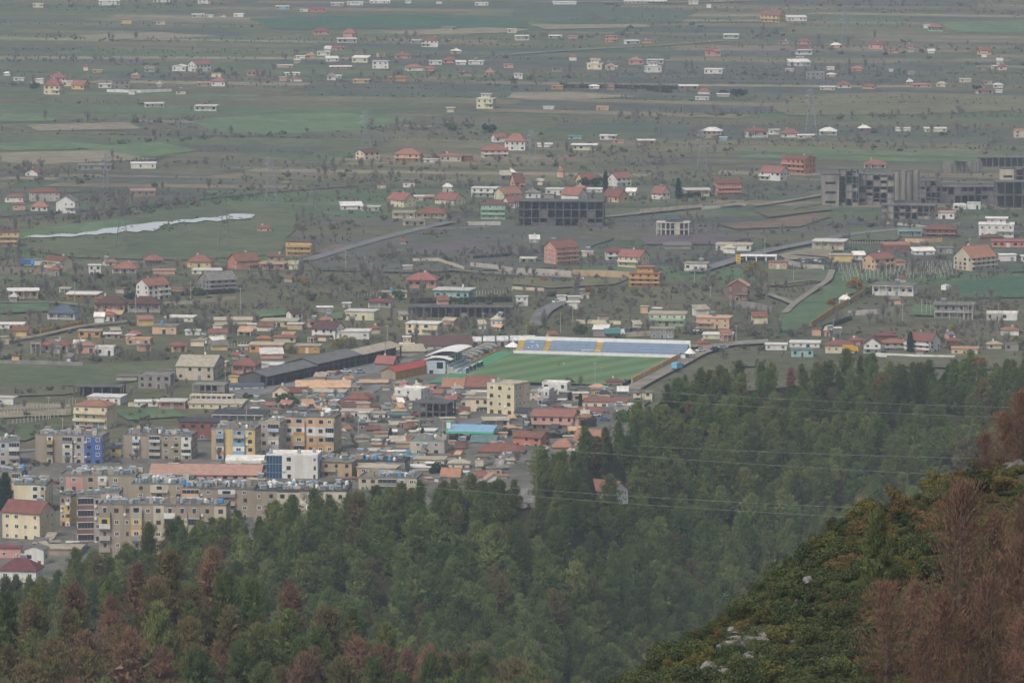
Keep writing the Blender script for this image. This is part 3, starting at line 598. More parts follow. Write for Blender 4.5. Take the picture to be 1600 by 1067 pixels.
# ---------------------------------------------------------------- houses, each read off the photograph
# frame tile, left, right, base, eaves, top, roof, wall, roof colour, floors, turn, options | label | category
HOUSES = '''
A1 600 740 36 8 8 f w W 2 6 - | long white building by the top edge above empty fields, upper left | building
A1 200 275 50 26 24 f l W 1 -8 - | small pale yellow house by the top edge, farthest left
A1 742 815 150 122 112 h y O 1 12 - | small yellow house with orange roof alone in far empty field
A1 965 1020 155 136 133 f e A 1 0 - | tiny tan hut east of lone yellow far house | hut
A1 1180 1265 112 92 88 f i W 1 5 - | grey-white low house, first of four in a far row
A1 1270 1318 110 101 98 f w W 1 0 - | tiny white outhouse, second of four in a far row | shed
A1 1355 1405 108 95 84 h w R 1 -10 - | tiny white red-roofed house, third of four in a far row
A1 1440 1510 108 88 84 f w W 1 -5 - | white flat house, last of four in a far row
A1 945 1050 18 2 0 f w W 1 0 - | white slab-like building cut by the top edge | building
A1 1220 1305 28 0 -4 f w W 2 0 - | white two-storey house by the top edge near tall far poplar
A1 1155 1300 448 402 372 x w R 2 24 - | large white gabled house with long red roof on far plain
A1 1060 1160 444 412 404 y w W 1 -10 - | low white annex joined to large white gabled far house
A1 300 410 525 482 452 h p R 2 8 - | red-roofed house behind cream house in far left cluster
A1 265 392 587 532 487 h c R 2 -14 b | cream house with wide red hip roof in far left cluster
A1 435 552 558 526 497 x y R 1 -16 - | yellow gabled house with red roof ending far left cluster
A1 185 270 522 492 486 f w W 1 10 - | white flat house beginning the far left cluster
A1 380 450 536 506 500 f c W 1 4 - | small cream flat house squeezed within far left cluster
A1 690 800 552 504 480 p k K 2 14 u | grey unfinished two-storey block behind long white wall
A1 605 690 547 522 517 f w W 1 2 - | low white shed beside grey unfinished far block | shed
A1 1300 1405 537 506 480 h w R 1 -12 - | white red-roofed house below large white gabled far house
A1 1210 1300 537 513 504 f n T 1 6 - | low brown annex beside white red-roofed far house | shed
A1 1520 1640 472 444 436 f p P 1 4 - | long pink low house by scrub on far plain
A1 885 1015 668 641 634 f w W 1 6 v | white bungalow with dark openings alone on far fields, westernmost
A1 1200 1350 690 656 648 f w W 1 -6 v | white bungalow with open carport alone on far fields
A1 800 965 1046 1012 1006 f w W 1 3 - | long white flat house north of the pond fields
A1 475 690 1052 1024 1020 f k K 1 0 u | long grey roofless sheds beside long white flat house | shed
A1 80 150 502 484 477 f w W 1 0 - | tiny white slab-roofed house at the far left margin
A1 570 632 452 437 433 f q T 1 0 - | tiny tan barn north of the far left cluster | barn
A1 20 70 470 455 445 h w W 1 0 - | small grey-roofed cottage by trees at far left margin
A2 345 460 217 196 172 h p R 1 10 - | pink hip-roofed house, first of two red roofs on far slope of fields
A2 535 622 237 207 178 h p R 1 -8 - | tall pink hip-roofed house, second of two red far roofs
A2 495 625 267 242 236 f w W 1 4 v | white low house in front of two red far roofs
A2 1020 1140 294 252 228 h w R 2 -10 b | white two-storey villa with red hip roof and long low wing
A2 950 1035 270 251 246 f w W 1 4 v | long low white wing reaching from far red-roofed villa
A2 375 460 347 323 318 f w W 1 0 - | white flat cube house in the far village centre west
A2 410 552 312 300 288 x p R 1 5 - | long low red-roofed barn at back of far village | barn
A2 300 372 362 345 330 h p P 1 12 - | pinkish cottage at west edge of far village
A2 245 305 364 356 351 f w W 1 0 - | low white shed at west edge of far village | shed
A2 425 512 382 364 352 s w W 1 8 - | white lean-to below the far village cube house | shed
A2 590 707 390 360 350 s l W 1 -12 - | pale yellow house with one-slope white roof in far village
A2 715 827 428 382 374 f w W 2 -6 - | white two-storey box house in the far village
A2 850 960 364 346 325 h p R 1 10 - | long red hip roof over pink walls in far village
A2 915 1037 442 420 397 h w O 1 12 - | white house with orange hip roof in far village
A2 1035 1112 442 434 418 h p R 1 -6 - | low red roof next to orange hip roof in far village
A2 810 930 507 482 470 h o O 1 4 - | bright ochre house with orange roof at front of far village
A2 595 702 517 496 490 f q T 1 -4 - | low tan house west of bright ochre far house
A2 1065 1150 402 379 374 f w W 1 3 - | white row house beneath red roof in far village east
A2 1150 1240 392 374 352 h p R 1 8 - | red roof rising over white row house in far village
A2 1310 1412 402 380 366 f w W 1 -5 t | white stepped house with roof heater in far village east
A2 1230 1300 402 386 378 s w W 1 5 - | small white lean-to roofed house in far village east
A2 1410 1482 467 454 432 h p O 1 -10 - | small orange hip roof behind trees, far village southeast
A2 1525 1592 422 402 394 h a O 1 6 - | peach cottage with orange roof at east end of far village
A2 1250 1330 470 458 448 h p M 1 4 - | dark red cottage among trees, far village southeast
A2 450 592 430 418 411 f a W 1 2 O | wide white slab roof over tan walls in far village
A2 205 292 507 490 479 h w R 1 -5 - | small white and red cottage at southwest of far village
A2 170 272 470 456 449 f w W 1 6 - | long white low house at southwest of far village
A2 440 532 486 472 466 f w W 1 -3 - | low white farm shed near middle of far village | shed
A2 130 228 422 410 404 f p W 1 0 - | faint pinkish shed west of the far village | shed
A2 1358 1486 674 612 598 f l W 2 -14 Ub | cream tiered villa with set-back top floor alone in open field | villa
A2 1172 1230 697 668 658 f c W 1 10 O | small round-looking cream hut beside tiered villa | hut
A2 610 767 992 945 922 x c D 2 22 - | cream gabled house with dark roof under faint pylon
A2 850 1032 1002 955 915 h a O 2 -8 va | peach house with broad orange hip roof and porch
A2 1450 1552 882 850 822 x w R 1 14 - | white gabled cottage with bright red roof behind larger red villa
A2 1532 1682 932 876 822 h w R 2 -10 - | tall white villa with bright red hip roof, biggest of its trio
A2 1385 1562 977 930 893 h pw R 2 8 ba | banded pink and white house with red hip roof in front of trio
A2 1130 1282 1002 966 946 h e R 1 -6 - | grey-beige house with low red roof east of peach porch house
A2 1275 1342 998 966 958 f r R 1 0 n | small bright red kiosk beside grey-beige house | kiosk
A2 1030 1130 1007 988 982 f w W 1 6 - | white low outbuilding between peach and grey-beige houses | shed
A2 120 205 60 42 36 f b W 1 0 - | pale blue roofed shed on the farthest fields | shed
A2 320 437 78 56 50 h s P 1 8 - | salmon long house on the farthest fields
A2 270 322 76 62 58 f w W 1 0 - | small white hut west of salmon far house | hut
A2 460 542 42 22 16 f i W 1 0 - | greyish house by the top edge, west of centre
A2 560 662 37 16 8 f w W 2 0 - | white clustered house by the top edge, west of centre
A2 700 830 24 10 6 f w W 1 0 - | long white shed by the top edge, centre | shed
A2 1350 1437 37 20 14 f w W 1 0 - | white box building by the top edge, centre | building
A2 1110 1152 26 8 4 h w R 1 0 - | tiny white hut with red roof at top edge centre | hut
A2 920 960 24 8 4 f w W 1 0 - | tiny white cube house at top edge centre
A2 1140 1236 190 170 165 f k K 1 0 u | grey shell of a small house by long tan field | ruin
A2 1550 1612 207 182 178 f e W 1 0 - | beige cube house at end of long tan field
A3 690 960 24 12 8 f i W 1 0 - | long pale warehouse along road by the top edge | warehouse
A3 1090 1152 30 10 5 f w W 2 0 - | white two-storey roadside building at top edge | building
A3 1200 1232 52 30 24 f w W 1 0 - | white kiosk standing alone just below the far road | kiosk
A3 570 632 34 18 12 f d G 1 0 n | dark teal shed by the far road | shed
A3 1225 1322 14 2 -2 f q T 1 0 - | tan warehouse at the top edge right of centre | warehouse
A3 790 822 20 4 0 f w W 1 0 - | tiny white house by far road at top edge
A3 250 400 30 24 20 f w W 1 0 n | white low wall-like shed at top edge | shed
A3 15 107 252 224 216 f w W 1 4 v | white bungalow at west end of far roadside row
A3 225 312 242 223 216 f w W 1 -4 v | white bungalow second in far roadside row
A3 340 407 242 226 220 f p P 1 4 - | pink-white cottage third in far roadside row
A3 575 652 264 226 220 f sp P 2 0 b | pink two-storey house standing alone by far road
A3 690 792 278 254 246 f w W 1 10 v | white porch house beside far track
A3 800 892 270 256 244 h p R 1 -6 - | red-roofed cottage beside far white porch house
A3 1305 1407 242 216 210 f w W 1 -5 v | white bungalow alone at bend of far track
A3 1190 1292 352 316 295 h p R 1 10 b | pink house with red hip roof alone in eastern far scrub
A3 485 552 377 363 357 f a O 1 0 - | peach hut behind cream flat house | hut
A3 460 567 432 396 389 f c W 1 -8 U | cream stepped house in middle far scrub
A3 570 655 430 414 408 f e W 1 0 - | beige sheds beside cream stepped house | shed
A3 715 812 402 376 355 h p P 1 8 - | faded pink hip-roofed house in middle far scrub
A3 830 942 397 372 366 f w W 1 -4 v | white bungalow with porch next to faded pink house
A3 815 927 452 414 405 f w W 1 10 U | white stepped cube house below porch bungalow
A3 1185 1312 460 430 422 f w W 1 -8 - | clean white flat house alone in eastern far fields
A3 10 67 492 458 450 f w W 2 0 - | narrow white house at east end of far village
A3 475 542 550 534 524 h w W 1 0 - | small pale-roofed house by dark hedge
A3 585 637 557 540 522 h n R 1 5 - | small brown house with red roof by dark hedge
A3 240 320 552 536 528 h o P 1 -5 - | faded orange cottage west of small pale-roofed house
A3 1030 1152 557 532 524 f q W 1 0 Ov | tan open-fronted house with white slab roof
A3 1145 1232 584 566 545 h w R 1 -8 - | white cottage with red hip roof next to tan open-fronted house
A3 1130 1217 620 609 603 f w W 1 0 - | low white shed south of red-roofed cottage | shed
A3 1265 1345 600 592 588 f i W 1 0 n | low grey greenhouse strip in eastern far field | greenhouse
A3 190 262 679 669 666 f w W 1 0 n | long white polytunnel alone in purple field | greenhouse
A3 520 597 687 663 660 p q T 1 0 u | roofless tan shell alone in purple field | ruin
A3 1170 1307 857 812 785 h n W 2 -6 b | brown house with broad pale hip roof in eastern fields
A3 1435 1582 852 812 788 h w R 1 8 v | wide white house with low red roof in eastern fields
A3 540 652 867 840 830 f w W 1 -6 b | white flat house north of slab-roofed cream house
A3 620 692 887 870 862 f p P 1 3 - | low pink annex below white flat house | shed
A3 770 887 897 868 858 f q W 1 4 Ov | tan house with wide slab roof beside bare poplars
A3 365 532 930 898 886 f l W 1 -4 O | cream house under wide white slab roof
A3 345 432 862 844 838 f t G 1 0 - | teal-grey shed behind cream slab-roofed house | shed
A3 155 252 910 902 896 f w W 1 0 n | thin white slab shelter in bare trees | shelter
A3 1280 1330 870 850 842 f b W 1 0 n | small pale blue shed beside brown pale-roofed house | shed
A4 -48 112 142 96 65 x y N 2 -14 ba | large yellow gabled villa with brown roof at far top right | villa
A4 110 242 132 110 102 s w W 1 4 - | low white sheds adjoining large yellow villa | shed
A4 985 1092 197 170 148 h g R 1 -6 v | pale green villa with red hip roof on far right fields
A4 960 1000 177 158 152 f w W 1 0 - | white cube beside pale green far villa | shed
A4 180 272 277 260 238 h p R 1 -6 - | grey-pink house with red hip roof, upper of two
A4 165 277 342 312 282 h w M 1 6 ba | white house with maroon hip roof, lower of two
A4 120 267 412 388 373 s w W 1 10 b | white house with stepped roofs near bare scrub
A4 60 130 275 262 252 h i R 1 0 - | small grey cottage with red roof, west of two hip roofs
A4 620 727 307 278 258 h p R 1 -12 - | pink and white house with red hip roof in right far scrub
A4 840 917 312 292 270 h n R 1 8 - | brown house with red hip roof in right far scrub
A4 740 810 332 320 312 f p R 1 0 - | low red-roofed shed between two far hip roofs | shed
A4 985 1032 332 318 308 s w W 1 0 - | little white slant-roofed hut in right far scrub | hut
A4 1290 1392 340 316 292 h y R 1 -10 - | yellow cottage with red hip roof near right edge of far plain
A4 515 592 442 430 412 h p O 1 0 - | pinkish cottage with orange roof in right far scrub
A4 745 776 446 430 426 f w W 1 0 - | tiny white cube hut in right far scrub | hut
A4 360 412 436 416 408 f w W 1 6 - | white little house west of orange-roofed cottage
A4 235 362 492 452 446 p k K 2 -8 u | grey bare concrete two-storey shell on far plain | ruin
A4 420 517 547 526 502 h w R 1 10 - | white house with bright red hip roof above olive field
A4 320 420 560 540 528 f e W 1 -5 - | beige low house west of bright red hip roof
A4 580 672 552 536 518 h a R 1 -6 - | peach cottage with worn red roof above olive field
A4 880 1012 542 528 515 h p P 1 4 - | faded pink long cottage above olive field
A4 1380 1477 432 410 403 f c W 1 6 v | cream porch house near right edge of far plain
A4 1180 1262 512 490 480 f e W 1 -6 - | beige flat house above white-walled cottage, right edge
A4 1290 1350 436 420 412 f k K 1 0 - | grey concrete cube near cream porch house | shed
A4 1280 1392 582 562 545 h w R 1 8 v | white arcaded cottage with red roof, right edge of far plain
A4 1405 1450 576 566 560 f w W 1 0 n | small white tank shed near white arcaded cottage | shed
A4 315 432 837 812 787 h w W 1 -4 v | open pavilion under a broad pale pointed roof | pavilion
A4 75 202 852 828 795 h w R 1 8 - | white cottage with red roof west of pale pointed pavilion
A4 0 76 832 804 792 f w W 1 -4 b | white flat house between red-roofed cottages
A4 180 300 856 842 832 f e W 1 0 - | long beige shed in front of pale pointed pavilion | shed
A4 785 882 812 802 797 f w W 1 0 n | long white greenhouse in right fields | greenhouse
A4 965 1107 816 796 792 f l W 1 0 - | long cream barn in right fields | barn
A4 555 637 812 798 778 h m W 1 6 - | dark cottage with pale roof in right fields
A4 1340 1382 790 778 772 f r R 1 0 n | tiny red shed in right fields | shed
A4 1520 1640 852 808 800 p e T 2 0 u | beige unfinished block cut by right edge | ruin
A4 590 742 1042 1018 985 h w R 1 -6 v | white cottage with broad red hip roof behind ruined factory
B1 25 157 224 192 172 h w N 1 -6 - | white house with brown hip roof at left margin above pond
B1 165 372 217 162 132 h i N 2 6 - | big grey house with brown hip roof above pond
B1 340 487 292 220 180 y w K 2 -12 b | white gable-fronted house with grey roof above pond
B1 70 162 272 238 222 h p R 1 4 - | small pink cottage in front of big grey house
B1 185 307 277 252 218 h w O 1 -8 - | small white cottage with orange hip roof in front of big grey house
B1 150 252 62 42 18 y w R 1 -14 - | white gabled cottage with red roof at left margin of fields
B1 795 962 182 148 138 f a P 1 4 v | peach flat house with arcade beside bare poplars
B1 -30 122 497 408 390 f y M 3 8 ba | yellow three-storey flats with dark red roof cut by left edge | building
B1 255 452 632 590 555 x c N 1 -22 v | cream gabled house with brown-red roof on pillars
B1 140 260 612 580 568 f w K 1 5 n | white and grey shed beside cream gabled house on pillars | shed
B1 690 862 662 632 592 h w R 1 -6 v | white bungalow with bright red hip roof below pond field
B1 880 1012 604 580 548 h k R 1 5 v | grey bungalow with red hip roof, behind white bungalow
B1 1150 1322 627 592 548 h y O 1 -8 c | yellow bungalow with orange hip roof
B1 1180 1382 667 648 632 f l W 1 -4 - | long cream flat building in front of yellow bungalow | building
B1 1400 1602 637 585 535 x s N 2 18 b | salmon gabled house with brown roof and balcony
B1 1215 1462 787 705 650 x k K 3 18 uba | grey unfinished three-storey house with gable and brick top
B1 830 1045 832 738 690 x w R 3 24 b | tall white three-storey house with red roof, lower left plain
B1 580 787 897 848 795 h p D 1 -5 va | pink bungalow with arched porch and dark brown hip roof
B1 785 1002 902 850 800 h i D 1 -3 va | grey bungalow with arched porch, twin of pink one
B1 290 492 947 908 855 h w L 1 -10 v | white bungalow with slate-blue hip roof
B1 30 242 817 768 750 f q W 1 6 Ouv | unfinished tan bungalow under white slab roof, west one
B1 405 622 822 790 770 f o W 1 -6 Ov | orange bungalow under white slab roof, east one
B1 540 627 682 612 604 f w W 2 4 u | narrow white two-storey shell with open fronts
B1 620 717 957 922 895 h w R 1 -6 - | little white garage house with red roof below pink bungalow
B1 935 1112 1037 988 976 f a K 1 -10 T | peach flat house with blue roof tanks
B1 1010 1215 960 940 932 f c W 1 -8 - | long cream shed behind peach tanked house | shed
B1 1310 1560 977 955 948 f e A 1 3 n | long beige windowless store below garden | warehouse
B1 -10 150 1002 982 975 f w W 1 0 - | long white shed at left margin | shed
B1 1525 1600 1002 985 976 f w W 1 0 - | little white house east of long beige store
B1 1140 1240 1042 1025 1015 f w W 1 0 - | low white pump house among allotments | shed
B1 940 1082 667 648 640 f p P 1 0 n | low pink barn in front of grey bungalow | barn
B2 180 367 557 468 458 f yo D 3 -10 ba | yellow and orange striped three-storey house with dark parapet
B2 15 202 637 600 582 f p T 1 -8 Ov | pink bungalow with tan slab roof in front of striped house
B2 60 182 582 558 540 h n N 1 5 - | brown hip-roofed cottage behind pink slab bungalow
B2 805 992 257 210 165 x c R 2 -26 - | cream gabled house with red roof leading the hilltop group
B2 970 1102 217 188 178 f p W 1 4 b | pink flat house between two cream gabled houses
B2 1100 1297 242 208 165 x c R 2 -24 t | cream gabled house with red roof and solar heater
B2 840 992 322 284 272 f c A 1 -4 v | cream flat house beside red hip bungalow
B2 985 1192 322 290 250 h c R 1 -6 v | cream bungalow with broad red hip roof
B2 900 1047 367 338 320 h c K 1 6 v | low cream bungalow with grey hip roof by the road
B2 1325 1512 192 138 124 f w W 2 -8 ba | white two-storey flat house with open balconies
B2 1465 1642 212 172 128 x l O 2 22 - | pale yellow gabled house with orange roof
B2 1520 1660 262 222 185 x w R 1 16 - | white red-roofed house between green house and concrete frame
B2 1385 1562 327 238 214 h g M 3 -8 ba | green three-storey house with maroon hip roof
B2 510 662 272 246 228 s w W 1 8 u | white broken sheds west of hilltop houses, outer one | shed
B2 645 772 277 252 232 f i W 1 -6 u | white broken sheds west of hilltop houses, inner one | shed
B2 925 1132 752 702 655 h p R 1 -6 vc | pink house with dark red hip roof and porch
B2 1090 1357 832 768 752 f t W 1 -12 Oc | large teal flat house with overhanging roof
B2 545 762 952 898 884 f l W 1 -12 - | pale yellow-green flat house with white roof
B2 690 847 872 838 816 h w M 1 -6 v | white cottage with dark red roof edged white
B2 770 937 812 780 766 f e A 1 5 T | tan flat house with blue water tank
B2 920 1157 1042 975 952 f c W 2 -12 b | cream two-storey flat house with balconies by hedge
B2 25 272 992 958 940 f y A 1 -6 - | long yellow flat house among gardens
B2 180 292 947 908 886 x w D 1 20 - | little white gabled house with dark roof above long yellow house
B2 370 477 902 872 854 f k W 1 4 - | grey block house with white roof among gardens
B2 530 592 872 846 836 f i W 1 -4 - | small grey-white hut beside bushes | hut
B2 0 100 407 380 366 h p R 1 6 - | low red-roofed farmhouse above striped house
B3 -15 82 152 98 45 x p R 3 20 b | tall pink and white house with red roof crowning hilltop group
B3 390 522 117 86 40 x y R 2 20 - | yellow gabled house with red roof beside dark conifers
B3 590 742 127 74 38 x w R 2 22 b | white gabled house with red roof and balconies beside conifers
B3 560 722 227 188 142 x a R 1 -24 - | peach gabled house with worn red roof
B3 700 772 182 158 138 s w W 1 -8 - | low white wing with slanting roof behind peach gabled house | shed
B3 860 982 207 168 122 x w R 2 -26 - | white gabled cottage with dormer and red roof by hedge
B3 1245 1422 187 108 90 s s N 3 10 ba | salmon three-storey house with slanting brown roof, alone
B3 1055 1227 187 146 130 f l W 1 4 Ov | cream house under wide white slab roof by conifer
B3 205 332 182 142 116 f w W 1 -6 - | white flat house in middle of hilltop group
B3 300 467 217 178 130 x w R 1 -20 - | white gabled house with brick-red roof in middle of hilltop group
B3 75 180 200 165 140 h w K 1 8 - | white house with grey roof behind concrete frame
B3 440 560 162 142 132 f w W 1 0 - | white slab-roofed house between conifers
B3 195 412 614 504 456 x ps R 4 20 bat | tall pink four-storey house with red bands and red gable roof
B3 650 852 627 560 516 x c R 2 -18 bac | ornate cream villa with red roof, dormers and balustrade | villa
B3 570 722 582 530 500 h w M 2 8 b | white house with maroon hip roof behind ornate villa
B3 720 935 747 665 612 f o O 3 -8 baU | orange stepped three-storey house above street
B3 1255 1497 522 488 472 f w A 1 -6 - | long white flat building by road near petrol canopy | building
B3 1060 1227 647 602 582 f w A 1 -12 t | white flat house with heater north of mound
B3 1325 1477 837 738 700 y m T 2 -10 b | brown gable-fronted house with tan roof on mound
B3 840 1092 987 914 896 f lg A 2 -6 ba | pale green two-storey house with white outside stairs
B3 1135 1372 1002 938 916 f a T 2 -10 bt | peach two-storey house with dark red balcony
B3 930 1112 512 490 481 s k K 1 4 n | grey sheds by waste ground | shed
B3 850 1012 1062 1004 990 f k A 2 -4 g | grey workshop with two big doors | workshop
B3 1175 1377 1067 1044 1030 f l W 1 -6 - | low cream house with white roof by pine wood
B3 20 102 862 806 782 f w W 2 4 b | narrow white house among bare street trees
B3 45 157 597 568 556 f c W 1 -6 v | low cream lodge west of tall pink house
B3 275 337 832 800 792 f w W 1 0 n | white container cabin at road bend | cabin
B3 342 422 834 806 798 f i W 1 0 n | grey container cabin at road bend | cabin
B4 -52 142 92 40 0 x w R 2 -20 b | white gabled villa with red roof beside salmon block
B4 85 302 52 -40 -66 x s N 3 -20 ba | salmon three-storey gabled block next to white villa
B4 275 502 517 464 447 f e W 1 -10 Ov | beige open-fronted garage under white slab roof | garage
B4 375 532 592 550 530 f y A 1 -4 n | low yellow store beside car yard | warehouse
B4 520 605 580 550 530 s w W 1 8 - | white slant-roofed hall beside yellow store
B4 585 792 642 574 536 x a R 2 22 bac | white and pink gabled house with dark red roof by vineyard
B4 1150 1422 647 566 490 x e O 3 24 uba | unfinished beige three-storey house with orange roof by vineyard
B4 965 1182 442 392 356 h rm N 2 -8 ba | dark red two-storey house with brown hip roof
B4 800 962 432 398 384 f t G 1 -4 v | teal-grey pergola building beside dark red house | building
B4 1300 1537 442 362 342 f w W 2 -6 bcU | white two-storey villa with flat roofs and tower | villa
B4 1380 1602 502 466 440 f s R 1 -4 - | long red-pink flat building near right edge | building
B4 1310 1460 462 440 420 h m D 1 6 n | dark brown low roof in front of white villa | shed
B4 975 1172 327 288 275 f w T 1 -8 - | white flat house with tan roof below ruined factory
B4 645 942 802 740 716 f w K 1 -12 vt | long white house with pillared windows on garden terrace
B4 1020 1297 942 858 842 f k K 2 -8 Ouvat | grey two-storey house on pillars with red balcony
B4 1350 1450 952 905 884 p i W 1 -6 u | grey roofless shell beside bare poplars, west half | ruin
B4 1440 1552 952 908 888 p w W 1 -10 u | white roofless shell beside bare poplars, east half | ruin
B4 1425 1537 587 548 536 f w W 1 4 - | small white house behind unfinished beige house
B4 885 1037 547 530 516 s w W 1 6 - | low white barn with bright sheet roof | barn
B4 705 877 522 484 474 p r P 1 6 nu | roofless brick-red walls by road | ruin
B4 1040 1150 542 505 494 f k K 1 -4 u | grey concrete box house behind vineyard
B4 775 852 612 598 584 h p O 1 0 n | small orange-roofed shed beside white and pink house | shed
B4 1135 1225 268 240 226 p w W 1 6 u | white broken walls near ruined factory, west piece | ruin
B4 1230 1318 266 230 214 p w W 1 -6 u | white broken walls near ruined factory, east piece | ruin
B4 1560 1640 590 555 545 f w W 1 -4 - | white house cut by right edge near green field
B4 0 130 635 592 575 f q O 1 -6 - | ochre yard building beside tan yard | building
E5 -20 127 107 74 60 f w W 1 -4 - | white flat house by pine wood edge, west one
E5 130 337 92 64 46 f w W 1 -6 - | long white flat house by pine wood edge
E5 350 552 127 80 45 h c N 1 -6 - | cream bungalow with brown hip roof by pine wood edge
E5 500 605 76 52 34 h p R 1 4 - | pinkish red-roofed house behind cream bungalow
E5 585 707 127 70 26 y w D 2 -4 ba | white gable-fronted house by pine wood
E5 705 857 117 64 36 h i R 2 4 ba | grey house with red hip roof, middle of pine wood row
E5 845 1077 132 52 0 x w R 3 -18 bac | large white house with red roof beside dark conifer
E5 660 800 46 28 8 h r M 1 6 n | dark red roof behind grey middle house | shed
E5 1130 1312 142 100 82 f y T 1 -6 g | low yellow house with brown porch by pine wood
E5 1105 1197 77 60 40 h r R 1 4 n | red pavilion roof behind low yellow house | shed
E5 1465 1552 112 70 58 p k K 1 -4 u | grey stone shell at right edge of pine wood row | ruin
E5 140 290 150 105 95 f t G 1 -4 - | teal shed half hidden by pines | shed
E5 910 965 142 116 106 h w R 1 0 - | little gatehouse with red roof before large white house | shed
C1 345 592 267 210 162 h w R 1 -6 v | white cottage with red hip roof among garden walls
C1 620 802 277 216 176 h p P 1 6 u | crumbling pinkish cottage with broken red roof
C1 790 960 297 232 220 p w W 1 -6 u | white crumbling walls beside broken cottage | ruin
C1 645 852 147 94 76 f o A 1 -4 - | orange flat house beside orange garden wall
C1 855 1012 152 118 102 f i W 1 4 O | grey shed under bright white slab roof | shed
C1 1062 1182 152 138 108 h r R 1 0 n | low red roof among bare bushes | shed
C1 1050 1266 207 166 152 p q T 1 -6 u | ochre roofless house with yellow corner | ruin
C1 245 345 277 192 178 f k K 1 4 uv | grey open pump house on posts | shed
C1 720 1052 707 646 606 f w W 1 -12 - | long white flat building behind cream hip-roofed block | building
C1 600 967 907 722 666 h c O 3 -18 bag | cream three-storey block with orange hip roof and grey garage doors
C1 -40 142 717 650 616 f w W 1 -14 - | white house cut by left edge beside posts
C1 1110 1322 722 692 662 f w W 1 3 - | long white low shop row | building
C1 1320 1562 737 676 652 f p W 1 -4 v | pinkish low building with arched openings | building
C1 1150 1442 572 466 442 p k K 2 -6 u | grey roofless two-storey ruin by field | ruin
C1 1310 1462 468 422 410 f w K 1 0 - | white shed behind grey roofless ruin | shed
C1 965 1145 512 470 455 f i K 1 0 n | low grey and red market stalls | shed
C2 -34 362 502 388 292 x e A 2 -8 L | large beige warehouse with broad grey gable roof | warehouse
C2 435 682 452 378 322 h p R 1 -14 vt | pink cottage with red hip roof beside warehouse
C2 770 922 667 594 546 y c T 1 -8 - | cream gabled cottage with pale tile roof before dark depot
C2 880 1082 647 602 562 x l N 1 4 - | pale yellow cottage with dark red roof
C2 955 1432 602 566 506 x e T 1 2 n | long shed with pale tile roof below dark depot | shed
C2 1110 1402 662 604 576 f b A 1 -6 - | bright light-blue flat house
C2 575 882 272 210 190 f o A 1 -4 - | long orange flat house, west half of pair
C2 960 1192 277 218 192 f o A 1 -6 - | long orange flat house, east half of pair
C2 660 872 322 288 250 s p W 1 6 n | pinkish shed under bright white sheet roof | shed
C2 780 987 187 148 120 h e R 1 -5 - | beige cottage with brick-red hip roof behind orange houses
C2 640 770 192 178 152 h o O 1 4 n | small orange-tiled roof behind orange houses | shed
C2 1095 1382 162 80 12 x w D 2 -16 - | white gabled house with big dark brown roof
C2 1300 1602 162 98 82 f w W 1 -4 - | long white building with thin roof beside brown-roofed house | building
C2 400 712 592 568 546 f w L 1 4 - | low white shop with dark roof | building
C2 1370 1600 722 660 602 h p N 1 -6 - | pinkish cottage with faded brown hip roof
C2 1340 1620 822 764 740 f w A 1 -4 - | long white bungalow with worn roof above grass strip
C2 680 872 402 372 350 f w W 1 0 n | white garage wall beside pink cottage | garage
C2 70 562 742 700 682 f c A 1 -5 - | long cream restaurant wing with row of small windows | building
C2 490 580 252 222 206 f i W 1 0 - | small white-roofed hut west of orange houses | hut
C3 130 342 402 362 300 x n R 1 -14 n | barn with half red half grey roof | barn
C3 335 472 247 202 186 f y W 1 6 U | small bright yellow house above long grey shed
C3 150 562 302 272 242 s i A 1 6 n | long grey-green shed roof beside stadium | shed
C3 500 962 252 216 162 s w D 1 4 - | long white sheds under brown and black sheet roofs | shed
C3 690 892 600 566 502 s k O 1 -6 n | bright orange tiled roof behind pitch corner | shed
C3 880 1152 600 578 502 s k N 1 -4 n | broad brown-red tiled roof beside bright orange one | shed
C3 885 1112 782 656 612 f c A 2 -5 gb | pale cream two-storey house with shop shutters
C3 300 597 692 584 570 p w W 2 -24 b | white two-storey house with deep balcony
C3 0 240 832 780 752 f w A 1 -4 - | long white low house row above road, west half
C3 235 447 834 792 752 f w G 1 -3 - | long white low house row above road, east half
C3 0 140 702 655 602 h e N 1 6 - | beige cottage with brown roof at town middle
C3 105 262 1062 1006 976 f i W 1 -8 - | white-roofed kiosk house on main road
C3 480 662 962 920 904 f w W 1 -8 v | white flat cafe by filling station | building
C3 420 482 972 940 918 f l W 1 6 n | small pale yellow roadside kiosk | kiosk
C3 250 322 972 936 926 s b W 1 0 n | small bluish shed on main road | shed
C3 800 930 640 600 570 f w G 1 4 n | pale blue-roofed workshop behind cream houses | workshop
C3 930 1090 640 605 585 f e W 1 -4 n | white sheet-roofed hall behind cream houses
C3 0 250 560 532 508 x k T 1 4 n | low grey shed with pale worn roof west of yellow hall | shed
C4 250 492 642 532 500 p w W 2 -12 - | white two-storey building with plain end wall near pitch | building
C4 140 382 692 602 562 f e A 2 -14 - | cream two-storey shop with dark shaded side | building
C4 775 927 562 516 486 h p N 1 6 - | pinkish cottage with brown roof by pitch corner
C4 655 852 637 582 568 f o K 1 -4 g | ochre store with grey shutter near pitch | building
C4 580 987 742 686 642 f c N 1 -6 g | cream hall with wide brown flat roof and dark door
C4 1005 1182 682 604 560 f c K 2 -4 b | cream two-storey house framed in white at pine wood edge
C4 500 642 692 612 592 f a W 1 4 - | peach small shop beside white building
C4 530 772 802 782 742 h e R 1 4 n | low red tiled roof over open yard | shed
C4 150 572 932 806 746 x p R 2 -12 bat | pink two-storey house with big red roof and solar panels
C4 470 575 930 812 796 f p P 2 -12 - | plain pink side tower joined to big red-roofed house
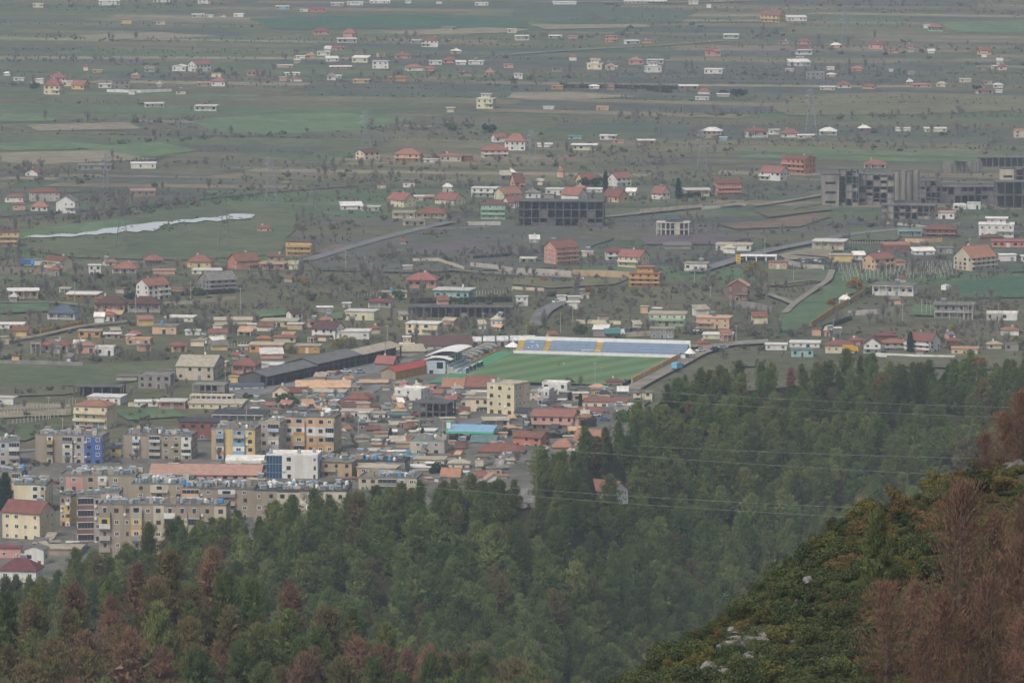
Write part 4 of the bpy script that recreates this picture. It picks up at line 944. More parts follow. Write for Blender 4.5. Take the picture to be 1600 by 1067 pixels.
C4 0 322 1072 982 932 x s N 2 -14 - | salmon house with brown gable roof
C4 505 812 1072 1022 912 x c O 1 -16 - | cream cottage with steep orange roof beside dark round tree
C4 330 522 1102 1062 992 h s O 1 4 n | low orange-red hip roof among pines
C4 -260 -20 890 830 800 f e A 1 4 v | beige arcade beside filling station | building
D3 0 352 702 596 562 f q A 2 -10 - | tan two-storey flat house at pine wood edge
D3 185 372 722 656 622 f e K 1 -4 - | low tan house with grey roof before tan flat house
D3 450 742 582 524 490 f e A 1 -6 - | tan flat house with broad grey roof in lower town
D3 740 942 612 556 522 h c A 1 -5 - | cream cottage with grey roof in lower town
D3 285 522 552 496 462 f r G 1 -4 T | brick house with teal roof and blue tank
D3 1060 1202 662 596 562 f q K 1 4 - | brick-brown flat house beside pines
D3 680 872 702 682 616 x w O 1 -12 - | white cottage with bright orange roof touching pines
D3 1030 1202 772 690 640 y w P 1 12 - | white gable end poking out of pines
D3 370 642 632 606 590 f w W 1 -4 n | long white sheet-roofed store in lower town | warehouse
D3 990 1402 502 460 382 h n N 1 -4 n | broad brown roofs in front of salmon house
D3 925 1162 422 402 360 s i G 1 -6 n | grey one-slope shed by filling station | shed
D3 250 502 412 386 342 x k A 1 4 n | low grey workshop on main road | workshop
D3 560 720 622 588 560 f r K 1 6 n | dark brick annex in lower town | shed
D3 -80 120 562 520 500 f q K 1 -4 - | ochre flat block behind tan flat house
D2 1175 1478 692 545 500 f q K 2 -10 tb | ochre two-storey block with white box balcony
D2 1475 1640 690 590 562 f a A 2 -6 b | peach two-storey block with white balcony beside ochre one
D2 1030 1302 882 808 790 f c A 1 -4 - | cream flat house peeping above pines
D2 410 517 1012 868 850 f b A 3 4 - | light blue narrow house above pines
D2 525 762 1012 905 876 s w W 2 14 - | white house with slanting white roof above pines
D2 760 932 1012 800 780 p n K 3 -6 w | brown three-storey flats above pines, dark balcony | apartment block
P 4 50 800 752 748 f c A 3 -4 - | cream flats behind red-roofed hall with bare end wall | apartment block
P 0 84 848 802 783 x c R 3 -14 t | large cream hall-like house with red gable roof and solar panel
P -4 66 925 892 872 h w M 2 -10 bat | white house with maroon hip roof at left edge below town
P 36 76 886 858 852 y w K 1 -14 - | white gable-fronted small house above maroon roof
P -4 34 876 856 852 f p M 1 0 - | dark red open-fronted shop cut by left edge | shop
P 60 130 872 858 851 f n A 1 -4 n | low grey-brown roofs with tanks above maroon roof | shed
P 165 190 718 700 696 f y X 2 4 - | little yellow house with dark slate roof between blocks
P 232 412 752 742 726 x p P 1 -3 - | very long low hall with faded red roof | hall
P 352 415 728 722 716 B w W 1 -3 n | white barrel-roofed market hall | hall
P 560 580 660 645 640 f w W 1 0 - | small white house beside grass strip
P 278 362 690 660 652 f r X 2 -8 u | brick-red workshop with black flat roof | workshop
P 330 420 660 648 640 f k X 1 -6 nuv | long dark open shed with posts beside brick workshop | shed
'''
def skip(l): return not l.strip() or l.startswith('#')
for line in HOUSES.splitlines():
    if skip(line): continue
    a, lab = line.split('|', 1); a = a.split(); lab = [q.strip() for q in lab.split('|')]
    lab[0] = lab[0].replace('  ', ' ')
    house(a[0], *[float(q) for q in a[1:6]], a[6], a[7], a[8], int(a[9]), float(a[10]), a[11], lab[0], lab[1] if len(lab) > 1 else 'house')
# ---------------------------------------------------------------- the stadium and what shares its axes
S0 = G(806, 556.5); S1 = G(1050, 563.5); sa = (S1 - S0).normalized(); sb = Vector((sa.y, -sa.x, 0)); SYAW = math.atan2(sa.y, sa.x)
def S(u, v, z=0.0): return S0 + sa * u + sb * v + Vector((0, 0, z))
def SB(v): return -v          # along the pitch in the local frame (y points away from the camera)
def s_empty(name, u, v): return empty(name, S(u, v), SYAW)
# pitch: mown in diagonal bands
m, N, L, B = new_mat('pitch_turf'); B.inputs['Roughness'].default_value = 0.95; B.inputs['Specular IOR Level'].default_value = 0.05
geo = N.new('ShaderNodeNewGeometry'); dt = N.new('ShaderNodeVectorMath'); dt.operation = 'DOT_PRODUCT'; dv = Vector((55, -36, 0)).normalized() * 0.42
dt.inputs[1].default_value = dv; L.new(geo.outputs['Position'], dt.inputs[0])
sn = N.new('ShaderNodeMath'); sn.operation = 'SINE'; L.new(dt.outputs['Value'], sn.inputs[0])
mr = N.new('ShaderNodeMapRange'); mr.inputs[1].default_value = -0.35; mr.inputs[2].default_value = 0.35; L.new(sn.outputs[0], mr.inputs[0])
mx = N.new('ShaderNodeMix'); mx.data_type = 'RGBA'; mx.inputs[6].default_value = (*lin('#536a48'), 1); mx.inputs[7].default_value = (*lin('#607852'), 1)
L.new(mr.outputs[0], mx.inputs[0]); L.new(mx.outputs[2], B.inputs['Base Color']); TURF = m
def s_sheet(name, u0, u1, v0, v1, z, mt):
    o = MB().poly([S(u0, v0, z), S(u0, v1, z), S(u1, v1, z), S(u1, v0, z)], mt).build(name); o['kind'] = 'structure'; return o
s_sheet('football_pitch', -1.5, 67, 0.5, 98, 1.30, TURF)
s_sheet('pitch_border', -9, -1.52, -6, 108, 1.28, mat('border_turf', '#4c8460', 0.9, 0.15))
for nm, a in (('touchline', (0.5, 0.65, 2, 101)), ('touchline', (65, 65.15, 2, 101)), ('goal_line', (0.65, 65, 2, 2.15)), ('penalty_line', (14, 52, 16.5, 16.62)), ('penalty_line', (14, 14.12, 2.15, 16.5)), ('penalty_line', (52, 52.12, 2.15, 16.5))):
    s_sheet(nm, *a, 1.32, mat('line_paint', '#8fb396', 0.9, 0.1))
SEATB = mat('seat_blue', '#899fb8', 0.6, 0.18, 0.8); SEATB2 = mat('seat_blue_dark', '#7c93ae', 0.6, 0.15, 0.8); YEL = mat('stair_yellow', '#d2ae3c', 0.7, 0.1); ORW = mat('orange_wall', '#d09a56', 0.85, 0.15, 0.3, streak=True)
e = s_empty('spectator_stand', 0, 0); tag(e, 'long blue terraced stand with yellow stairs behind the far goal', 'stand')
nrow = 9; us = [(-1.0, 1.8, 'y'), (1.8, 10.5, 'b'), (10.5, 13.2, 'y'), (13.2, 32.5, 'b'), (32.5, 35.2, 'y'), (35.2, 71.5, 'b')]
for k in range(nrow):
    y0 = 2.0 + k * 0.95; z1 = 1.5 + k * 0.5
    MB().box(-1.0, 71.5, y0 + 0.002, y0 + 0.948, 0, z1 - 0.05, CONC).build('terrace_step', e)
    for a, b, t in us:
        if t == 'b': MB().box(a + 0.1, b - 0.1, y0 + 0.3, y0 + 0.85, z1 - 0.048, z1 + 0.36, SEATB if k % 2 else SEATB2).build('seat_row', e)
        else: MB().box(a + 0.05, b - 0.05, y0 - 0.01, y0 + 0.9, z1 - 0.048, z1 + 0.14, YEL).build('stair_step', e)
q = MB(); q.box(-1.5, 72, 1.6, 1.95, 0, 2.3, WHITEP); q.build('front_wall', e)
q = MB(); q.box(-1.5, 72, 10.6, 10.9, 0, 7.3, WHITEP); q.build('back_wall', e)
for a, b in ((3.9, 3), (5.2, 4), (7.0, 5), (7.7, 4), (4.1, 7), (5.0, 7)):
    MB().box(a, a + 0.5, 2.0 + b * 0.95 + 0.28, 2.0 + b * 0.95 + 0.87, 1.5 + b * 0.5, 1.5 + b * 0.5 + 0.4, WHITEP).build('white_seat', e)
for k in range(11): MB().box(-1 + k * 7.2, -0.9 + k * 7.2, 1.7, 1.8, 2.302, 3.1, STEEL).build('rail_post', e)
MB().box(-1, 72, 1.72, 1.78, 3.102, 3.17, STEEL).build('rail', e)
# goal
e = s_empty('football_goal', 33, 3.2); tag(e, 'white football goal before the blue stand', 'goal'); e.location.z = 1.3
for x in (-3.7, 3.7): MB().box(x - 0.08, x + 0.08, -0.08, 0.08, 0, 2.44, WHITEP).build('post', e)
MB().box(-3.78, 3.78, -0.08, 0.08, 2.442, 2.6, WHITEP).build('crossbar', e)
q = MB()
for i in range(13): q.tube((-3.7 + i * 0.616, 1.6, 0.02), (-3.7 + i * 0.616, 0.1, 2.42), 0.02, 0.02, 3, WHITEP)
for i in range(5): q.tube((-3.7, 1.6 - i * 0.37, i * 0.6), (3.7, 1.6 - i * 0.37, i * 0.6), 0.02, 0.02, 3, WHITEP)
q.build('net', e)['kind'] = 'stuff'
# corner tents
for u, v, lab in ((-3.5, -9, 'white pointed tent at the west end of the blue stand'), (73.5, -3, 'small white booth at the east end of the blue stand')):
    e = s_empty('tent', u, v); tag(e, lab, 'tent'); w = 3.6 if u < 0 else 2.4
    q = MB(); n = 8
    for i in range(n):
        t0, t1 = 2 * math.pi * i / n, 2 * math.pi * (i + 1) / n
        q.poly([(w * math.cos(t0), w * math.sin(t0), 3.0), (w * math.cos(t1), w * math.sin(t1), 3.0), (0.8 * math.cos(t1), 0.8 * math.sin(t1), 4.6), (0.8 * math.cos(t0), 0.8 * math.sin(t0), 4.6)], WHITEP)
        q.poly([(0.8 * math.cos(t0), 0.8 * math.sin(t0), 4.6), (0.8 * math.cos(t1), 0.8 * math.sin(t1), 4.6), (0, 0, 5.4)], WHITEP)
    q.build('canopy', e)
    for i in range(4): MB().box(w * 0.65 * (1 if i % 2 else -1) - 0.07, w * 0.65 * (1 if i % 2 else -1) + 0.07, w * 0.65 * (1 if i > 1 else -1) - 0.07, w * 0.65 * (1 if i > 1 else -1) + 0.07, 0, 3.1, STEEL).build('pole', e)
# orange perimeter wall
e = s_empty('perimeter_wall', 69.5, 0); tag(e, 'orange stadium wall running down towards the pine wood', 'wall')
for k in range(16):
    y1 = 14 - k * 6.3; MB().box(-0.15 - 0.02 * (k % 2), 0.15, y1 - 6.28, y1, -0.3, 3.0, ORW if k % 5 != 2 else WALL['e']).build('wall_panel', e)
    MB().box(-0.25, 0.25, y1 - 6.49, y1 - 6.1, -0.3, 3.15, WALL['q']).build('pier', e)
e = s_empty('perimeter_wall', -9.5, 20); tag(e, 'low orange wall beside barrel-roofed stalls west of pitch', 'wall')
for k in range(9): MB().box(-0.15, 0.15, 24 - k * 6, 29.9 - k * 6, -0.2, 1.9, ORW).build('wall_panel', e)
# main grandstand
e = s_empty('grandstand', -11, 70); tag(e, 'white grandstand with curved roof and blue and white seat rows', 'grandstand')
q = MB(); q.box(-7.5, 0.5, -5.5, 21, -0.3, 6.3, WALL['v']); q.build('wall', e)
q = MB(); pr = None
for i in range(9):
    t = i / 8; x = -9.0 + 13.5 * t; z = 7.4 + 2.3 * math.sin(t * 2.2)
    if pr: q.hexa([(pr[0], -1, pr[1]), (x, -1, z), (x, 22, z), (pr[0], 22, pr[1]), (pr[0], -1, pr[1] + 0.25), (x, -1, z + 0.25), (x, 22, z + 0.25), (pr[0], 22, pr[1] + 0.25)], WHITEP)
    pr = (x, z)
q.build('roof', e)
q = MB(); pr = None
for i in range(9):
    t = i / 8; x = -8.6 + 11.5 * t; z = 6.35 + 1.2 * math.sin(t * 3.0)
    if pr: q.hexa([(pr[0], -6.2, pr[1]), (x, -6.2, z), (x, -1.1, z), (pr[0], -1.1, pr[1]), (pr[0], -6.2, pr[1] + 0.2), (x, -6.2, z + 0.2), (x, -1.1, z + 0.2), (pr[0], -1.1, pr[1] + 0.2)], WHITEP)
    pr = (x, z)
q.build('porch_roof', e)
MB().box(-6.8, 0.3, -0.9, 20.5, 6.302, 7.6, WALL['w']).build('upper_wall', e)
for k in range(5): MB().box(0.52, 0.62, k * 4.2 - 0.3, k * 4.2 + 3.6, 4.0, 7.2, GLASS).build('glazing', e)
inst('window', WIN['k'], e, (-1.8, -5.505, 4.3), (0, 0, 0), (2.6, 1, 2.6)); inst('door', DOORM['k'], e, (-5.4, -5.505, 0), (0, 0, 0), (1.8, 1, 2.4))
for k in range(7):
    x = 0.65 + k * 0.85; z = 4.2 - k * 0.5
    MB().box(x, x + 0.848, -4.5, 21, -0.2, z - 0.05, CONCL).build('terrace_step', e)
    MB().box(x + 0.2, x + 0.8, -4.3, 20.8, z - 0.048, z + 0.36, SEATB if k % 2 else WHITEP).build('seat_row', e)
for k in range(6): MB().tube((3.6, k * 4.1, -0.2), (3.0, k * 4.1, 9.2), 0.1, 0.1, 6, STEEL).build('roof_strut', e)
for i, (v, lab) in enumerate(((72.5, 'blue-backed players shelter nearest the grandstand entrance'), (62, 'white middle players shelter beside pitch'), (50, 'green-backed players shelter farthest from grandstand entrance'))):
    e = s_empty('players_shelter', -2.2, v); tag(e, lab, 'shelter'); e.location.z = 1.28; q = MB(); pr = None
    for j in range(7):
        t = math.pi * 0.62 * j / 6; x = -0.4 - 1.2 * math.cos(t) * 0.9; z = 0.15 + 1.9 * math.sin(t)
        if pr: q.hexa([(pr[0], -2.8, pr[1]), (x, -2.8, z), (x, 2.8, z), (pr[0], 2.8, pr[1]), (pr[0], -2.8, pr[1] + 0.07), (x, -2.8, z + 0.07), (x, 2.8, z + 0.07), (pr[0], 2.8, pr[1] + 0.07)], WHITEP)
        pr = (x, z)
    q.build('shell', e); MB().box(-1.1, -0.55, -2.6, 2.6, 0, 0.5, SEATB if i == 0 else (WHITEP if i == 1 else GREENP)).build('bench', e)
    for y in (-2.85, 2.8): MB().poly([(-1.4, y, 0), (0.3, y, 0), (0.2, y, 1.9), (-0.8, y, 1.9)], GLASS if i else SEATB).build('side_panel', e)
# barrel roofed market stalls
def stall(u, v, ln, rot, m, lab):
    e = s_empty('market_stall', u, v); e.rotation_euler.z += rot; tag(e, lab, 'market stall', 'barrel-roofed stalls beside the stadium')
    q = MB(); roof_geo(q, 'B', 4.6, ln, 2.2, 1.5, m, 0.2); q.build('roof', e)
    MB().box(-2.3, 2.3, -ln / 2, ln / 2, -0.2, 2.19, WALL['k']).build('wall', e)
    inst('door', DOORM['k'], e, (0, -ln / 2 - 0.01, 0), (0, 0, 0), (1.8, 1, 1.9))
SHW = mat('stall_sheet_white', '#d6d5d2', 0.6, 0.25, 0.8, second='#8c8a88'); SHG = mat('stall_sheet_grey', '#a19d98', 0.7, 0.3, 0.8, second='#6d625a')
for k in range(5): stall(-26 + k * 5.2, -34 - k * 2.5, 9, math.pi / 2 * 0 + 0.25, SHW, ['first', 'second', 'third', 'fourth', 'fifth'][k] + ' white barrel-roofed stall in the row behind the pitch corner')
for k in range(6): stall(-14.5, 30 - k * 8, 7.4, math.pi / 2, SHG, ['nearest', 'second', 'third', 'fourth', 'fifth', 'last'][k] + ' grey rusty barrel-roofed stall along west side of pitch')
# long halls that share the stadium's axes
def long_hall(name, p0, p1, w, h, rh, wm, rm, label, cat, openside=False, end=None):
    """p0, p1: the near and far ends of its east wall"""
    a_, b_ = Vector((*p0, 0)), Vector((*p1, 0)); dr = (b_ - a_).normalized(); d = (b_ - a_).length; c_ = (a_ + b_) / 2 + Vector((-dr.y, dr.x, 0)) * w / 2
    e = empty(name, c_, math.atan2(dr.y, dr.x) - math.pi / 2); tag(e, label, cat)
    FOOT.append((c_.x, c_.y, w / 2 + d * abs(dr.x) / 2 - 2, d * abs(dr.y) / 2 + 3))
    q = MB(); x1 = w / 2 - (3.0 if openside else 0)
    q.box(-w / 2, x1, -d / 2, d / 2, -0.3, h, wm); 
    q.build('wall', e)
    q = MB(); gable_prism(q, -w / 2, w / 2, -d / 2, d / 2, h + 0.002, h + rh, end or wm, 'y'); q.build('gable', e)
    q = MB(); roof_geo(q, 'y', w, d, h, rh, rm, 0.5); q.build('roof', e)
    if end: MB().box(-w / 2, w / 2, -d / 2 - 0.06, -d / 2 - 0.002, -0.3, h, end).build('end_wall', e)
    if openside:
        n = int(d / 4.6)
        for k in range(n + 1):
            y = -d / 2 + d * k / n; MB().box(w / 2 - 0.5, w / 2, y - 0.3, y + 0.3, -0.3, h - 0.003, CONCD).build('column', e)
        MB().box(w / 2 - 0.4, w / 2 - 0.1, -d / 2, d / 2, h * 0.62, h * 0.62 + 0.35, CONCD).build('beam', e)
        for k in range(n): MB().box(x1 + 0.002, x1 + 0.05, -d / 2 + d * (k + 0.12) / n, -d / 2 + d * (k + 0.88) / n, 0.2, h * 0.9, DARK).build('bay_opening', e)
    return e
DEPW = mat('depot_wall', '#5a5958', 0.9, 0.25, 0.3, streak=True); DEPR = mat('depot_roof', '#6b6b69', 0.85, 0.25, 0.4, second='#525352')
long_hall('depot', (-97.5, 2362), (-79, 2399), 12.5, 4.6, 1.8, DEPW, DEPR, 'long dark open-sided depot, near half with lower roof', 'depot', True)
long_hall('depot', (-78.6, 2400), (-62, 2433), 14, 5.2, 2.0, DEPW, DEPR, 'long dark open-sided depot, far half with higher roof', 'depot', True)
long_hall('hall', (-46.7, 2381.3), (-30.4, 2411.9), 6.5, 4.2, 1.6, WALL['o'], mat('hall_roof_red', '#a14c42', 0.8, 0.15, 0.5), 'yellow-walled hall with bright red roof beside grandstand', 'hall', False, WALL['n'])
long_hall('building', (-61.5, 2434), (-46, 2466), 11, 5.0, 1.6, WALL['i'], ROOF['A'], 'grey-pink long terrace with columned front behind depot', 'building', True)

# ---------------------------------------------------------------- apartment blocks
BALC = ['w', 'w', 'w', 'e', 'k', 'i', 'i', 'y', 'o', 'v', 'k', 'e']
def apartment(x0, x1, yb, yt, n, yaw, bays, rows, label, clutter=12, depth=12, rk='K', cat='apartment block', blue=0.12):
    cx = (x0 + x1) / 2; base = G(cx, yb); s = ppm(base); r = random.Random(int(x0 * 3 + yb)); c, sn = abs(math.cos(R(yaw))), abs(math.sin(R(yaw)))
    d = depth; w = ((x1 - x0) / s - d * sn) / c; h = (yb - yt) / s; hy = (w * sn + d * c) / 2
    e = empty(cat.replace(' ', '_'), (base.x, base.y + hy, 0), R(yaw)); tag(e, label, cat, 'apartment blocks of the near town')
    FOOT.append((base.x, base.y + hy, (x1 - x0) / s / 2 + 2, hy + 2))
    bw = WALL[bays[0][1]]; MB().box(-w / 2, w / 2, -d / 2, d / 2, -0.5, h, bw).build('wall', e)
    q = MB(); roof_geo(q, 'p', w, d, h, 0, ROOF[rk], 0); q.build('roof', e)
    tot = sum(b[0] for b in bays); x = -w / 2; fh = h / n
    for fr, wk, ty in bays:
        b = w * fr / tot
        for fl in range(n):
            wk2 = rows[fl] if rows and rows[fl] and ty != 'N' else wk
            z0 = fl * fh; y = -d / 2
            # a bay of the front, its panel standing a little proud of its neighbours
            pr = 0.04 + 0.03 * r.random()
            MB().box(x + 0.02, x + b - 0.02, y - pr, y - 0.002, z0 + 0.02, z0 + fh - 0.02, WALL[wk2]).build('facade_panel', e)
            if ty == 'w':
                k = max(1, int(b / 3.4))
                for j in range(k): inst('window', WIN[r.choice('wwkb')], e, (x + b * (j + 0.5) / k + r.uniform(-0.2, 0.2), y - pr - 0.002, z0 + fh * 0.56), (0, 0, 0), (min(1.5, b / k * 0.45) * r.choice((0.8, 1, 1)), 1, min(1.4, fh * 0.5)))
            elif ty == 'B':
                pk = WALL[r.choice(BALC) if r.random() < 0.6 else wk2]; t = r.random(); o = 1.1
                q = MB(); q.box(x + 0.15, x + b - 0.15, y - o, y - pr - 0.002, z0 + 0.0, z0 + 0.16, CONC); q.box(x + 0.15, x + b - 0.15, y - o - 0.1, y - o - 0.002, z0, z0 + fh * 0.42, pk)
                q.box(x + 0.15, x + 0.25, y - o, y - pr - 0.002, z0 + 0.162, z0 + fh * 0.42, pk); q.box(x + b - 0.25, x + b - 0.15, y - o, y - pr - 0.002, z0 + 0.162, z0 + fh * 0.42, pk)
                if t < 0.45:      # boxed in with a wall and a window
                    q.box(x + 0.15, x + b - 0.15, y - o - 0.1, y - o - 0.002, z0 + fh * 0.422, z0 + fh * 0.99, WALL[r.choice('wwviey')])
                bo = q.build('balcony', e)
                if t < 0.45: inst('window', WIN[r.choice('wk')], bo, (x + b / 2, y - o - 0.104, z0 + fh * 0.64), (0, 0, 0), (b * 0.45, 1, fh * 0.4))
                elif t < 0.7:     # glazed
                    g = MB()
                    for j in range(4): g.box(x + 0.2 + (b - 0.4) * j / 4 + 0.06, x + 0.2 + (b - 0.4) * (j + 1) / 4 - 0.06, y - o - 0.05, y - o - 0.01, z0 + fh * 0.45, z0 + fh * 0.93, GLASS)
                    g.box(x + 0.15, x + b - 0.15, y - o - 0.08, y - o - 0.002, z0 + fh * 0.94, z0 + fh * 0.99, FRAME); g.build('glazing', bo)
                else: inst('door', DOORM['k'], e, (x + b / 2, y - pr - 0.002, z0 + 0.17), (0, 0, 0), (b * 0.3, 1, fh * 0.75))
            elif ty == 'G':       # strip glazing between coloured bands
                g = MB(); k = max(3, int(b / 1.0))
                for j in range(k): g.box(x + 0.1 + (b - 0.2) * j / k + 0.07, x + 0.1 + (b - 0.2) * (j + 1) / k - 0.07, y - pr - 0.06, y - pr - 0.002, z0 + fh * 0.42, z0 + fh * 0.9, GLASS)
                g.box(x + 0.05, x + b - 0.05, y - pr - 0.1, y - pr - 0.002, z0 + fh * 0.36, z0 + fh * 0.41, FRAME); g.box(x + 0.05, x + b - 0.05, y - pr - 0.1, y - pr - 0.002, z0 + fh * 0.91, z0 + fh * 0.96, FRAME); g.build('glazing', e)
            elif ty == 'L':       # all-glass front
                g = MB()
                for j in range(5): g.box(x + b * j / 5 + 0.05, x + b * (j + 1) / 5 - 0.05, y - pr - 0.08, y - pr - 0.002, z0 + 0.08, z0 + fh - 0.08, BLUEG)
                g.build('glazing', e)
            if ty in 'wB' and r.random() < 0.25:   # air-conditioner box
                MB().box(x + 0.2, x + 0.95, y - pr - 0.4, y - pr - 0.003, z0 + fh * 0.12, z0 + fh * 0.34, FRAME).build('air_conditioner', e)
        x += b
    sd = 'r' if yaw < 0 else 'l'
    windows(e, w, d, h, n, 'w', False, r, True, None, sd)
    lb = ' '.join(label.split()[:7])
    gname = 'tanks on the roof of the ' + lb
    for k in range(int(clutter * 1.7)):
        p = e.matrix_basis @ Vector((r.uniform(-0.47, 0.47) * w, r.uniform(-0.4, 0.42) * d, h + 0.03)); t = r.random()
        if t < blue * 0.16: water_tank(p, 'b', 'blue water tank on the roof of ' + lb, gname, r.uniform(0.9, 1.15))
        elif t < 0.55: water_tank(p, 's', 'silver water tank on the roof of ' + lb, gname, r.uniform(0.8, 1.15))
        elif t < 0.68: water_tank(p, 'w', 'white water tank on the roof of ' + lb, gname, r.uniform(0.8, 1.1))
        else: solar_heater(p, r.uniform(-0.6, 0.6), 'solar water heater on the roof of ' + lb, gname, r.uniform(0.9, 1.15))
    if clutter > 5:
        q = MB()
        for k in range(9):
            a = r.uniform(-0.48, 0.42) * w; b = r.uniform(-0.35, 0.3) * d; ww = r.uniform(1.2, 3.2)
            q2 = MB(); q2.box(a, a + ww, b, b + r.uniform(1, 2.2), h + 0.021, h + r.uniform(0.8, 2.3), WALL[r.choice('keinx')]); q2.build('roof_hut', e)
    return e
BLUEG = mat('blue_glass', '#2c4a66', 0.12, 0.15, 0.4, spec=0.6)
apartment(54, 168, 728, 682, 4, -9, [(1.0, 'n', 'N'), (.55, 'n', 'B'), (.75, 'n', 'N'), (.9, 'i', 'B'), (.9, 'i', 'w'), (.75, 'B', 'w'), (.75, 'B', 'w')], None, 'tan and bright blue painted block in back row', 11)
apartment(192, 306, 721, 681, 4, -7, [(.7, 'n', 'N'), (.6, 'w', 'B'), (.7, 'n', 'N'), (.9, 'i', 'B'), (.8, 'n', 'w'), (.8, 'n', 'w'), (.8, 'w', 'B')], None, 'tan block with white balcony columns in back row', 14)
apartment(330, 406, 723, 671, 4, -8, [(.35, 'q', 'N'), (.6, 'b', 'B'), (.6, 'y', 'N'), (.9, 'b', 'B'), (.7, 'y', 'w')], None, 'block striped yellow and pale blue', 8)
apartment(404, 450, 713, 661, 4, -14, [(.8, 'i', 'w'), (1.0, 'i', 'B')], None, 'shabby grey-brown block under sloping pale roof', 2, rk='A')
apartment(444, 532, 710, 653, 4, -10, [(.7, 'q', 'w'), (.9, 'q', 'B'), (.8, 'q', 'w'), (.7, 'q', 'w'), (.7, 'w', 'B')], ['o', 'q', 'w', 'a'], 'cream white and orange banded corner block', 5)
apartment(416, 502, 752, 712, 3, -6, [(.9, 'v', 'L'), (.8, 'w', 'w'), (.9, 'w', 'N'), (.35, 'w', 'w')], None, 'modern white block with dark blue glass front', 2, rk='W', cat='office block')
apartment(-8, 31, 730, 690, 3, 4, [(.8, 'i', 'w'), (.8, 'v', 'B')], ['i', 'i', 'v'], 'grey-blue block cut by left edge in back row', 5)
apartment(92, 220, 800, 744, 4, -6, [(.35, 'k', 'w'), (.9, 'p', 'w'), (.8, 'n', 'w'), (.5, 'w', 'B'), (.9, 'n', 'w'), (.6, 'n', 'N')], None, 'pink and tan block with cluttered roof in middle row', 26, depth=16)
apartment(-6, 40, 790, 738, 4, -6, [(1, 'n', 'w'), (.6, 'e', 'B')], None, 'weathered block behind conifer at left edge', 6)
apartment(22, 78, 806, 758, 4, -5, [(1.4, 'c', 'N'), (.8, 'w', 'w'), (.5, 'i', 'B')], None, 'cream end-walled block with green-grey tanks', 16, depth=14)
apartment(94, 123, 826, 776, 4, -12, [(.8, 'y', 'w'), (.7, 'o', 'B')], ['o', 'y', 'y', 'n'], 'yellow painted narrow block in alley', 2)
apartment(117, 158, 852, 776, 4, 6, [(1.1, 'm', 'G'), (.5, 'i', 'w')], None, 'block with dark pink bands and long glazed verandas', 4, depth=10)
apartment(144, 190, 830, 770, 4, -4, [(1, 'i', 'w'), (1, 'i', 'w')], None, 'plain grey-white block behind front row', 5, depth=10)
apartment(154, 358, 882, 790, 5, -4, [(.8, 'n', 'B'), (.8, 'n', 'w'), (.5, 'n', 'w'), (.8, 'q', 'B'), (.7, 'n', 'w'), (.7, 'e', 'w'), (.8, 'n', 'B'), (.8, 'n', 'B'), (.8, 'n', 'B'), (.9, 'n', 'w'), (.8, 'e', 'w')], None, 'long tan five-storey block with patched balconies at pine wood', 24)
apartment(205, 300, 806, 757, 4, -5, [(1, 'n', 'w'), (1, 'e', 'B'), (1, 'n', 'w')], None, 'block with green roof crowded by silver tanks', 30, depth=18, rk='G')
apartment(284, 402, 812, 764, 4, -4, [(1, 'a', 'B'), (1, 'n', 'w'), (1, 'q', 'B'), (1, 'n', 'w')], None, 'peach-fronted block with crowded tanks at centre', 26, depth=16, blue=0.3)
apartment(396, 548, 822, 768, 3, -4, [(1, 'n', 'w'), (1, 'e', 'w'), (1, 'n', 'B'), (1, 'e', 'w')], None, 'long dark-roofed block smothered in tanks above pines', 34, depth=20, blue=0.4, rk='X')
apartment(500, 640, 745, 722, 2, -8, [(1, 'k', 'w'), (1, 'e', 'w'), (1, 'k', 'w')], None, 'low dark-roofed block row with tanks in lower town', 10, depth=12, rk='X', blue=0.5)
apartment(761, 828, 652, 602, 4, -30, [(1, 'c', 'w'), (.6, 'c', 'w')], None, 'big pale cream four-storey block south of pitch', 2, depth=12, rk='A', cat='building')
apartment(640, 700, 712, 690, 2, -6, [(1, 'e', 'w'), (1, 'i', 'w')], None, 'low grey flats with tanks beside filling station road', 6, depth=12, rk='G')
apartment(560, 660, 770, 748, 2, -8, [(1, 'e', 'w'), (1, 'k', 'B'), (1, 'e', 'w')], None, 'low tank-covered row behind tan house at pines', 14, depth=14, rk='K', blue=0.3)
apartment(840, 866, 636, 610, 2, -14, [(1, 'i', 'w'), (1, 'w', 'B')], None, 'white narrow office with pale shutters near pitch', 0, depth=8, rk='W', cat='building')

